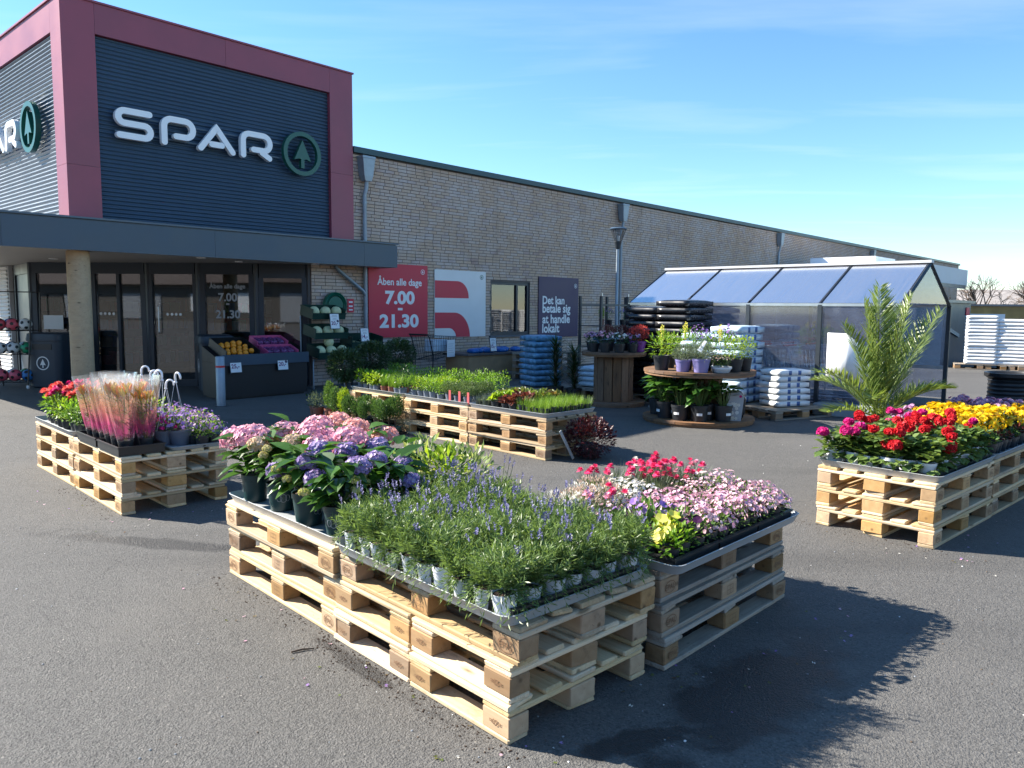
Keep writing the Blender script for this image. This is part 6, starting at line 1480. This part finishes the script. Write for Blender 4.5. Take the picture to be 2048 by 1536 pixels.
# price signs
def price_sign(p, rz, txt, label, w=.21, h=.29, tilt=-8):
    t = thing('price_sign', label, 'price sign', p, rz, 'price signs'); t.rotation_euler = (R(tilt), 0, rz)
    b = B(); b.span(-w / 2, w / 2, -.006, .006, 0, h); part('frame', b, 'frame_dark', t); b = B(); b.span(-w / 2 + .01, w / 2 - .01, -.0085, -.0065, .01, h - .01); part('paper', b, 'print_white', t)
    fit(txt, w * .68, 'print_purple', t, -.01, h * .36, -.0092, .008)
    for k, (ww, zz) in enumerate(((.5, .86), (.62, .78), (.4, .66), (.5, .58))): b = B(); b.span(-w * ww / 2, w * ww / 2, -.0094, -.009, h * zz - .004, h * zz + .004); part('text_line', b, 'print_grey', t)
    if txt == '20,-': b = B(); b.prism([(w * .3 + .024 * math.cos(6.283 * k / 14), h * .5 + .024 * math.sin(6.283 * k / 14)) for k in range(14)], .0092, .0100, MF); part('badge', b, 'poster_purple', t)
def crate(name, loc, rot, L, W, H, mat, label, group=None, lip=True):
    t = thing(name, label, 'crate', loc, 0, group); t.rotation_euler = rot; b = B(); e = .012
    b.span(-L / 2, L / 2, -W / 2, W / 2, 0, .012)
    for a in ((-L / 2, L / 2, -W / 2, -W / 2 + e), (-L / 2, L / 2, W / 2 - e, W / 2)): b.span(*a, .0125, H * (.62 if a[2] < 0 and lip else 1))
    for a in ((-L / 2, -L / 2 + e), (L / 2 - e, L / 2)): b.span(*a, -W / 2 + e + .001, W / 2 - e - .001, .0125, H)
    part('crate_body', b, mat, t)
    for sg in (-1, 1):
        b = B(); b.span(-L / 2 - .006, L / 2 + .006, sg * (W / 2 + .004) - .004, sg * (W / 2 + .004) + .004, H * (.50 if sg < 0 and lip else .85), H * (.60 if sg < 0 and lip else .97)); part('rim', b, mat, t)
    return t
# fruit display
fd = thing('fruit_display', 'black fruit display stand in front of the entrance glass', 'display stand', wp(-2.40, .62, 0), TH)
b = B(); b.span(-.78, .78, -.36, .36, .03, .60); part('cabinet', b, 'display_black', fd); b = B(); b.span(-.74, .74, -.32, .32, 0, .029); part('plinth', b, 'black_plastic', fd)
b = B(); b.span(-.80, .80, -.395, -.362, .56, .74); part('front_rail', b, 'slate_metal', fd); b = B(); b.add([(-.78, -.36, .602), (.78, -.36, .602), (.78, .36, .86), (-.78, .36, .86), (-.78, .36, .602), (.78, .36, .602)], [(0, 1, 2, 3), (1, 5, 2), (0, 3, 4), (3, 2, 5, 4)]); part('sloping_top', b, 'display_black', fd)
tl = R(19.7)
def slope(s_, o_, up): return wp(-2.40 + s_, .62 - o_, .731 + o_ * .358 + up)
crate('fruit_crate', slope(-.40, 0, .012), (tl, 0, TH), .60, .62, .16, 'black_plastic', 'black crate of oranges on the fruit display')
og = B(); og.sphere((0, 0, 0), .047, 12, 8); ome = og.mesh('orange', 'orange_fruit', True)
random.seed(3)
for k in range(20):
    i, j = k % 5, k // 5; o = bpy.data.objects.new('orange', ome); link(o); o.location = slope(-.40 - .22 + .105 * i + (.05 if j % 2 else 0) * (1 if i < 4 else -1), -.22 + .105 * j, .085 + rnd(0, .055)); o.rotation_euler = (rnd(0, 3), rnd(0, 3), 0); tag(o, 'orange in the black crate, %s row up, %s from left' % (ORD[j], ORD[i]), 'orange', 'oranges in the crate')
for q, (o_, lb) in enumerate(((-.16, 'front magenta carton of packed grapes'), (.17, 'rear magenta carton of packed grapes'))):
    crate('fruit_carton', slope(.34, o_, .012 + .03 * q), (tl, 0, TH), .60, .30, .14, 'crate_magenta', lb)
    for k in range(4):
        b = B(); b.cbox((0, 0, 0), (.125, .22, .10), .02); g = part('grape_pack', b, 'grape_pack'); g.location = slope(.34 - .205 + .137 * k, o_, .085 + .03 * q); g.rotation_euler = (tl, 0, TH + R(rnd(-4, 4))); tag(g, 'clear pack of dark grapes in the %s magenta carton, %s from left' % (('front', 'rear')[q], ORD[k]), 'grape pack', 'grape packs, %s carton' % ('front', 'rear')[q])
price_sign(wp(-2.98, 1.03, .44), TH, '25,-', 'price sign reading 25 below the oranges'); price_sign(wp(-2.12, 1.03, .44), TH, '20,-', 'price sign reading 20 below the grape cartons')
# melon rack
mr = thing('crate_rack', 'steel rack carrying the green melon crates', 'rack', wp(-.90, .42, 0), TH); b = B()
for x in (-.34, .34): b.tube([(x, -.18, 0), (x, -.18, .50), (x * .92, -.16, .55)], .014, 6); b.tube([(x, .22, 0), (x, .22, 1.36)], .014, 6); b.tube([(x, -.2, .03), (x, .24, .03)], .012, 6)
b.tube([(-.313, -.16, .55), (.313, -.16, .55)], .014, 6); autosmooth(part('rack_frame', b, 'zinc', mr).data, 50)
me_ = B(); me_.sphere((0, 0, 0), .105, 14, 10, .5, .92); melon_me = me_.mesh('melon', 'melon', True); random.seed(4)
for q, (z, o_, lb, ml) in enumerate(((.62, .60, 'bottom', 4), (.98, .50, 'middle', 3), (1.34, .42, 'top', 3))):
    crate('melon_crate', wp(-.90, o_, z), (R(12), 0, TH), .72, .42, .19, 'crate_green', '%s green crate of pale melons' % lb, 'green melon crates')
    for k in range(ml):
        x = -.24 + .24 * k if k < 3 else 0; o = bpy.data.objects.new('melon', melon_me); link(o); o.location = wp(-.90 + x, o_ + (.08 if k < 3 else -.0), z + .095 + (0 if k < 3 else .17)); o.rotation_euler = (rnd(0, 3), rnd(0, 3), rnd(0, 3)); tag(o, 'pale round melon in the %s green crate, %s' % (lb, ('left', 'middle', 'right', 'upper')[k]), 'melon', 'melons, %s crate' % lb)
price_sign(wp(-.86, .76, 1.12), TH, '20,-', 'price sign reading 20 on the melon crates')
t = thing('vegetable_stand', 'dark stand for the leek crate beside the downpipe', 'stand', wp(-.05, .45, 0), TH); b = B()
for x in (-.34, .34):
    for y in (-.16, .16): b.span(x - .015, x + .015, y - .015, y + .015, 0, .70)
b.span(-.37, .37, -.19, .19, .701, .72); part('stand_frame', b, 'black_plastic', t)
crate('leek_crate', wp(-.05, .45, .73), (R(10), 0, TH), .74, .40, .26, 'crate_green', 'dark green crate of leeks beside the downpipe', None, True); random.seed(8)
for k in range(9):
    b = B(); b.tube([(-.15, 0, 0), (.05, 0, .01), (.16, rnd(-.03, .03), .02)], [.014, .016, .022], 6); o = part('leek', b, 'leek', None, True); o.location = wp(-.30 + .065 * k, .47, .80 + rnd(0, .07)); o.rotation_euler = (0, 0, TH + R(90) + R(rnd(-20, 20))); tag(o, 'leek lying in the dark green crate, %s from left' % ORD[k], 'leek', 'leeks in the crate')
price_sign(wp(-.12, .68, .86), TH, '14,-', 'price sign reading 14 on the leek crate', .2, .27)
price_sign(wp(2.75, 1.38, .60), TH, '15,-', 'price sign standing beside the blue bags under the window', .2, .30)

# litter bins
def bin_(loc, rz, label):
    t = thing('litter_bin', label, 'bin', loc, rz, 'dark litter bins with fir-tree emblem'); b = B()
    loft(b, [rrect(.28, .24, .10, 0, 5), rrect(.31, .27, .11, .03, 5), rrect(.335, .285, .11, .86, 5)]); autosmooth(part('bin_body', b, 'bin_blue', t).data, 40)
    b = B(); loft(b, [rrect(.35, .30, .11, .862, 5), rrect(.355, .305, .11, .90, 5), rrect(.34, .29, .11, .99, 5), rrect(.30, .25, .10, 1.01, 5)]); autosmooth(part('lid', b, 'bin_blue', t).data, 40)
    b = B(); b.span(-.19, .19, -.292, -.275, .71, .81); part('slot', b, 'black_plastic', t)
    b = B(); fir_mark(b, (0, .46), .125, .3, .303, Matrix.Translation((0, .022, 0)) @ MF, .10); part('emblem', b, 'poster_white', t)
bin_((-8.52, 14.20, 0), R(-6), 'litter bin with fir-tree emblem left of the timber column'); bin_((-5.38, 13.85, 0), R(-62), 'litter bin with fir-tree emblem beside the fruit display')
# bollard
t = thing('bollard', 'steel bollard with red band in front of the fruit display', 'bollard', (-4.47, 11.70, 0)); b = B(); b.lathe([(.067, 0), (.067, .755), (.06, .765), (.004, .768)], 20); autosmooth(part('post', b, 'zinc', t).data)
b = B(); b.lathe([(.0685, .595), (.0685, .625)], 20, cap0=False, cap1=False); part('red_band', b, 'red_tape', t); b = B(); b.lathe([(.0685, .0), (.10, .0), (.10, .006), (.0685, .008)], 20); part('foot_plate', b, 'dark_steel', t)

# ball rack
t = thing('ball_rack', 'black wire rack full of footballs at the left edge', 'rack', (-9.15, 14.05, 0), R(10)); b = B()
for x in (-.42, .42):
    b.tube([(x * .75, -.26, 0), (x, -.18, 1.75)], .014, 6); b.tube([(x * .75, .26, 0), (x, .18, 1.75)], .014, 6)
for z in (.12, .62, 1.05, 1.75):
    k = .75 + .25 * z / 1.75; yy = .26 - .08 * z / 1.75; b.tube([(-.42 * k, -yy, z), (.42 * k, -yy, z), (.42 * k, yy, z), (-.42 * k, yy, z)], .008, 5, closed=True)
for z in (.12, .62, 1.05):
    for q in range(7): b.tube([(-.36 + .12 * q, -.23, z), (-.36 + .12 * q, .23, z)], .004, 4)
part('rack_frame', b, 'wire_black', t)
b = B()
for x in (-.315, .315): b.lathe([(.02, 0), (.03, .03), (.02, .06)], 8, (x, -.262, .0))
part('foot_caps', b, 'poster_white', t)
def ball_mesh(m_):
    b = B(); b.sphere((0, 0, 0), .108, 16, 11); g = (1 + 5 ** .5) / 2
    for v in [(0, s1, s2 * g) for s1 in (-1, 1) for s2 in (-1, 1)] + [(s1, s2 * g, 0) for s1 in (-1, 1) for s2 in (-1, 1)] + [(s2 * g, 0, s1) for s1 in (-1, 1) for s2 in (-1, 1)]:
        n_ = Vector(v).normalized(); u_ = n_.orthogonal().normalized(); w_ = n_.cross(u_); b.cur = 1; k = len(b.v)
        b.v += [tuple((n_ + (u_ * math.cos(1.2566 * j) + w_ * math.sin(1.2566 * j)) * .33).normalized() * .1095) for j in range(5)] + [tuple(n_ * .111)]
        for j in range(5): b.face((k + j, k + (j + 1) % 5, k + 5))
    return b.mesh('football', [m_, 'black_plastic'], True)
bms = {k: ball_mesh('ball_' + k) for k in ('pink', 'green', 'white', 'blue')}; random.seed(12)
pal_ = ['pink', 'pink', 'pink', 'blue', 'blue', 'white', 'green', 'pink', 'green', 'white', 'white', 'green', 'pink', 'blue', 'white', 'green', 'blue', 'pink', 'pink', 'white', 'white', 'blue', 'pink', 'green']
k = 0
for z in (.235, .735, 1.165):
    for q in range(8 if z < 1.1 else 6):
        cn_ = pal_[k % len(pal_)]; k += 1; row, i = divmod(q, 4); x = -.33 + .22 * i + (.09 if row else 0) - .06
        p = Matrix.Rotation(R(10), 4, 'Z') @ Vector((x, (-.11 + .22 * (row % 2)), z + (.0))) + Vector((-9.15, 14.05, 0)); o = bpy.data.objects.new('football', bms[cn_]); link(o); o.location = p; o.rotation_euler = (rnd(0, 3), rnd(0, 3), rnd(0, 3))
        tag(o, '%s and black football, %s shelf, %s row, %s from left' % (cn_, ('lower', 'middle', 'upper')[(z > .5) + (z > 1)], ('front', 'back')[row], ORD[i]), 'ball', '%s footballs on the rack' % cn_)

# plant trolley (tall posts with shelves) in front of the brick wall
t = thing('plant_trolley', 'tall steel plant trolley with shelves left of the shelter', 'trolley', wp(4.88, 3.0, 0), TH)
for x in (-.86, .12, .86):
    b = B(); b.span(x - .025, x + .025, -.30, -.25, .12, 1.80); b.span(x - .025, x + .025, .25, .30, .12, 1.80); part('posts', b, 'dark_steel', t)
    b = B(); b.span(x - .012, x + .012, -.302, -.248, 1.802, 1.86); part('post_tip', b, 'steel', t)
for z in (.16, .72, 1.16):
    b = B(); b.span(-.88, .88, -.24, .24, z, z + .02); part('shelf', b, 'interior_mid' if z < 1 else 'dark_steel', t)
b = B(); b.span(-.83, .83, -.285, -.265, 1.60, 1.63); b.span(-.83, .83, .265, .285, 1.60, 1.63); part('top_rails', b, 'dark_steel', t)
for k, (x, key, vv, lb) in enumerate(((-.45, 'conifer', 1, 'yellowish shrub on the upper shelf of the plant trolley'), (-.15, 'campan', 1, 'bellflower on the upper shelf of the plant trolley'), (.35, 'campan', 1, 'bellflower between the posts of the plant trolley'), (.65, 'heather', 1, 'dark shrub at the right of the plant trolley'))):
    p = wp(4.88 + x, 3.0, 1.181); plant(key, 'potted_shrub', p.x, p.y, p.z, lb, None, .8, vv)
for k in range(3):
    o = bpy.data.objects.new('soil_bag', bag_mesh(.5, .34, .10, 'bag_blue', 60 + k)); link(o); o.location = wp(4.5 + .1 * (k % 2), 3.0, .742 + .09 * k); o.rotation_euler = (0, 0, TH); tag(o, 'blue bag on the plant trolley shelf, %s from the bottom' % ORD[k], 'bag', 'blue bags on the plant trolley')

# street lamp
t = thing('street_lamp', 'park lamp with flat cap and clear conical glass before the brick wall', 'street lamp', wp(4.98, 3.0, 0)); ZL = 2.86
b = B(); b.lathe([(.055, 0), (.055, .9), (.035, .95), (.032, ZL - .02)], 14); autosmooth(part('pole', b, 'zinc', t).data, 50)
b = B(); b.lathe([(.034, ZL - .02), (.05, ZL), (.085, ZL + .14), (.075, ZL + .15)], 16); part('lamp_base', b, 'dark_steel', t)
b = B(); b.lathe([(.08, ZL + .151), (.17, ZL + .40)], 20, cap0=False, cap1=False); part('glass_cone', b, 'lamp_glass', t, True)
b = B(); b.lathe([(.19, ZL + .405), (.195, ZL + .42), (.15, ZL + .45), (.004, ZL + .46)], 22); part('cap', b, 'slate_light', t)
b = B(); b.lathe([(.035, ZL + .15), (.04, ZL + .26), (.01, ZL + .28)], 12); part('bulb_holder', b, 'print_white', t)
for k in range(3): a = 2.094 * k; b = B(); b.tube([(.08 * math.cos(a), .08 * math.sin(a), ZL + .15), (.172 * math.cos(a), .172 * math.sin(a), ZL + .41)], .005, 4); part('stay', b, 'dark_steel', t)

# ------------------------------------------------------------------ right-hand background
t = thing('loading_dock', 'pale loading-dock roof projecting from the far end of the supermarket', 'building', W0, TH)
b = B(); b.span(19.2, 26.9, -5.2, -.08, 2.55, 3.22); part('roof_box', b, 'dock_white', t); b = B(); b.span(20.2, 26.2, -4.4, -.08, 0, 2.545); part('wall', b, 'concrete', t); b = B(); b.span(21.0, 23.4, -3.4, -1.0, 3.225, 3.55); part('roof_unit', b, 'sign_white', t)
b = B(); b.span(19.5, 26.6, -5.23, -5.205, 2.45, 2.60); part('roof_edge', b, 'slate_metal', t); b = B(); b.span(26.205, 26.22, -4.0, -2.0, .3, 2.0); part('dock_door', b, 'print_grey', t)
t = thing('dark_shed', 'dark slate shed with red plate behind the white stacks', 'shed', wp(14.4, 5.2, 0), TH)
b = B(); b.span(0, 3.2, -2.1, 1.5, 0, 1.78); part('wall', b, 'slate_metal', t); b = B(); b.span(-.05, 3.3, -2.2, 1.6, 1.783, 1.86); part('roof', b, 'slate_light', t); b = B(); b.span(2.55, 2.95, -2.125, -2.105, 1.42, 1.66); part('red_plate', b, 'poster_red', t)
b = B(); b.box((1.1, -2.13, .95), (1.3, .05, .10), Matrix.Rotation(R(10), 4, 'Y')); part('rail', b, 'zinc', t)
fm = [bag_mesh(.72, .80, .095, 'foam', 200 + q, None, .86) for q in range(3)]; random.seed(31)
for q, (x, y, n_, lb) in enumerate(((12.65, 20.75, 14, 'left'), (13.30, 20.45, 13, 'middle'), (13.95, 20.1, 14, 'right'), (14.6, 19.8, 14, 'far right'))):
    pallet(x, y, 0, R(-26), 'pallet under the %s stack of white sacks' % lb, GREY, 1.2, (), None, PG)
    for k in range(n_): o = bpy.data.objects.new('white_sack', random.choice(fm)); link(o); o.location = (x + rnd(-.006, .006), y + rnd(-.006, .006), .146 + k * .0925); o.rotation_euler = (0, 0, R(-26 + rnd(-.6, .6))); tag(o, 'white sack in the %s stack beside the shed, %s from the bottom' % (lb, ORD[k]), 'sack', 'white sacks, %s stack' % lb)
for q, (x, y, lb) in enumerate(((8.40, 12.85, 'stack of black ribbed tubs behind the yellow daisies'), (9.15, 12.6, 'second stack of black ribbed tubs at the right edge'))):
    t = thing('tub_stack', lb, 'tub', (x, y, 0)); pr = [(.30, 0)]
    for k in range(6): pr += [(.33, .02 + k * .07), (.345, .05 + k * .07), (.33, .075 + k * .07)]
    pr += [(.40, .47), (.40, .53), (.37, .53), (.34, .48), (.004, .40)]; b = B(); b.lathe(pr, 28); autosmooth(part('tub_body', b, 'black_plastic', t).data, 50)
t = thing('yellow_brick_house', 'low yellow brick house beyond the parking area', 'house', (40, 66, 0), R(-12))
b = B(); b.span(-14, 16, 0, 8, 0, 2.1); part('wall', b, 'yellow_brick', t)
b = B(); b.add([(-14.5, -.6, 2.05), (16.5, -.6, 2.05), (16.5, 4, 3.5), (-14.5, 4, 3.5), (-14.5, 8.6, 2.05), (16.5, 8.6, 2.05)], [(0, 1, 2, 3), (3, 2, 5, 4), (1, 5, 2), (0, 3, 4), (0, 4, 5, 1)]); part('roof', b, 'roof_tile', t)
for x in (-9, -4, 1, 6, 11): b = B(); b.span(x, x + 1.6, -.06, -.004, .7, 1.8); part('window', b, 'sign_white', t)
t = thing('garden_wall', 'yellow brick boundary wall behind the white stacks', 'wall', (14.5, 31.0, 0), R(-15)); b = B(); b.span(0, 22, 0, .25, 0, 1.75); part('wall_body', b, 'yellow_brick', t); b = B(); b.span(-.05, 22.05, -.05, .30, 1.752, 1.83); part('coping', b, 'roof_tile', t); b = B(); b.span(3.4, 4.7, -.03, -.002, .2, 1.45); part('gate', b, 'sign_white', t)
def bare_tree(x, y, h, seed, label):
    random.seed(seed); t = thing('bare_tree', label, 'tree', (x, y, 0)); tr, cr = B(), B()
    def grow(p, d, L, r, lev):
        q = p + d * L * .5 + Vector((rnd(-.05, .05), rnd(-.05, .05), 0)) * L; e = q + (d + Vector((rnd(-.15, .15), rnd(-.15, .15), .05))).normalized() * L * .5
        (tr if lev < 2 else cr).tube([p, q, e], [r, r * .85, r * .65], 6 if lev < 2 else 3, random.random(), False)
        if lev >= 5: return
        for k in range(3 if lev else 5):
            a = rnd(0, 6.283); sp = rnd(.45, .95); o_ = d.orthogonal().normalized(); w_ = d.cross(o_); nd = (d + (o_ * math.cos(a) + w_ * math.sin(a)) * sp + Vector((0, 0, .12))).normalized(); grow(e if k else q.lerp(e, .5), nd, L * rnd(.6, .8), r * .58, lev + 1)
    grow(Vector((0, 0, 0)), Vector((rnd(-.1, .1), 0, 1)).normalized(), h * .30, h * .026, 0); part('trunk', tr, 'bark', t); part('crown', cr, 'bark', t)
bare_tree(19.6, 31.8, 3.5, 1, 'bare spreading tree behind the yellow wall, left'); bare_tree(22.4, 33.5, 3.9, 2, 'bare spreading tree behind the yellow wall, middle'); bare_tree(25.4, 36, 4.0, 3, 'bare spreading tree behind the yellow wall, right'); bare_tree(17.9, 33.0, 3.1, 4, 'small bare tree next to the dark shed')
# across the road behind the photographer: seen in the shop windows
t = thing('warehouse', 'long pale warehouse across the road, mirrored in the shop glass', 'building', (-6, -34, 0), R(4))
b = B(); b.span(-90, 30, -14, 0, 0, 3.4); part('wall', b, 'render_pale', t); b = B(); b.add([(-90.5, .6, 3.35), (30.5, .6, 3.35), (30.5, -7, 8.4), (-90.5, -7, 8.4), (-90.5, -14.6, 3.35), (30.5, -14.6, 3.35)], [(0, 1, 2, 3), (3, 2, 5, 4), (1, 5, 2), (0, 3, 4), (0, 4, 5, 1)]); part('roof', b, 'roof_dark', t)
for k in range(20): b = B(); b.span(-86 + 5.7 * k, -83.6 + 5.7 * k, .004, .05, .2 if k % 3 else .9, 2.5); part('gate' if k % 3 else 'window', b, 'print_grey' if k % 3 else 'sign_white', t)
t = thing('red_roof_house', 'brick house with red tiled roof across the road, mirrored in the windows', 'house', (34, -26, 0), R(40))
b = B(); b.span(-7, 7, -4, 4, 0, 2.8); part('wall', b, 'yellow_brick', t); b = B(); b.add([(-7.4, -4.5, 2.7), (7.4, -4.5, 2.7), (7.4, 0, 5.6), (-7.4, 0, 5.6), (-7.4, 4.5, 2.7), (7.4, 4.5, 2.7)], [(0, 1, 2, 3), (3, 2, 5, 4), (1, 5, 2), (0, 3, 4), (0, 4, 5, 1)]); part('roof', b, 'roof_red', t)

# ------------------------------------------------------------------ loose bits on the asphalt
random.seed(21)
pb_ = []
for k in range(5):
    b = B(); b.sphere((0, 0, 0), 1, 7, 5, .5, .6); b.v = [(x * rnd(.75, 1.2), y * rnd(.75, 1.2), z * rnd(.8, 1.1)) for x, y, z in b.v]; pb_.append(b)
b = B()
for k in range(520):
    y = 1.6 + 7.5 * random.random() ** 1.6; x = rnd(-.75, .75) * y; s = rnd(.002, .0055); q = random.choice(pb_); kk = len(b.v); b.cur = random.choice((0, 0, 0, 0, 0, 1, 2, 2))
    b.v += [(x + v[0] * s, y + v[1] * s, s * .35 + v[2] * s) for v in q.v]
    for f in q.f: b.face(tuple(i + kk for i in f))
o = part('loose_grit', b, ['concrete', 'poster_white', 'bark'], None); o['kind'] = 'stuff'; tag(o, 'loose grit scattered over the asphalt', 'grit')
b = B(); random.seed(77)
for k in range(150):                          # fallen petals and leaf scraps round the tables
    T_ = random.choice((T0, T1, T2, T3, T4)); u_, v_ = random.choice(((rnd(-.5, 1.3), rnd(-.35, -.02)), (rnd(-.45, -.03), rnd(-.1, 1.4)))); q = T_.P(u_, v_, .004); b.cur = random.choice((0, 0, 1, 2, 3, 3, 3)); b.flower(q, (rnd(-.3, .3), rnd(-.3, .3), 1), rnd(.004, .009), 2, .2)
o = part('fallen_petals', b, ['pt_pink', 'pt_violet', 'pt_white', 'lf_bronze'], None); o['kind'] = 'stuff'; tag(o, 'fallen petals and leaf scraps around the pallet tables', 'petals')
b = B()
for k in range(800):                         # spilled potting soil at the foot of the tables
    T_ = random.choice((T0, T0, T1, T4, T5, T3)); u_ = rnd(-.1, 1.25); v_ = -abs(random.gauss(0, .07)) - .005; q = T_.P(u_, v_, 0); s = rnd(.0015, .005); w = random.choice(pb_); kk = len(b.v)
    b.v += [(q.x + v[0] * s, q.y + v[1] * s, s * .3 + v[2] * s) for v in w.v]
    for f in w.f: b.face(tuple(i + kk for i in f))
o = part('spilled_soil', b, 'soil', None); o['kind'] = 'stuff'; tag(o, 'crumbs of spilled potting soil along the pallets', 'soil')
b = B(); b.tube([(0, 0, .006), (.05, .012, .008), (.10, .01, .006)], [.004, .005, .003], 5); o = part('twig', b, 'bark'); o.location = (-.98, 3.30, 0); o.rotation_euler = (0, 0, .3); tag(o, 'small brown twig beside the hydrangea pallets', 'twig')
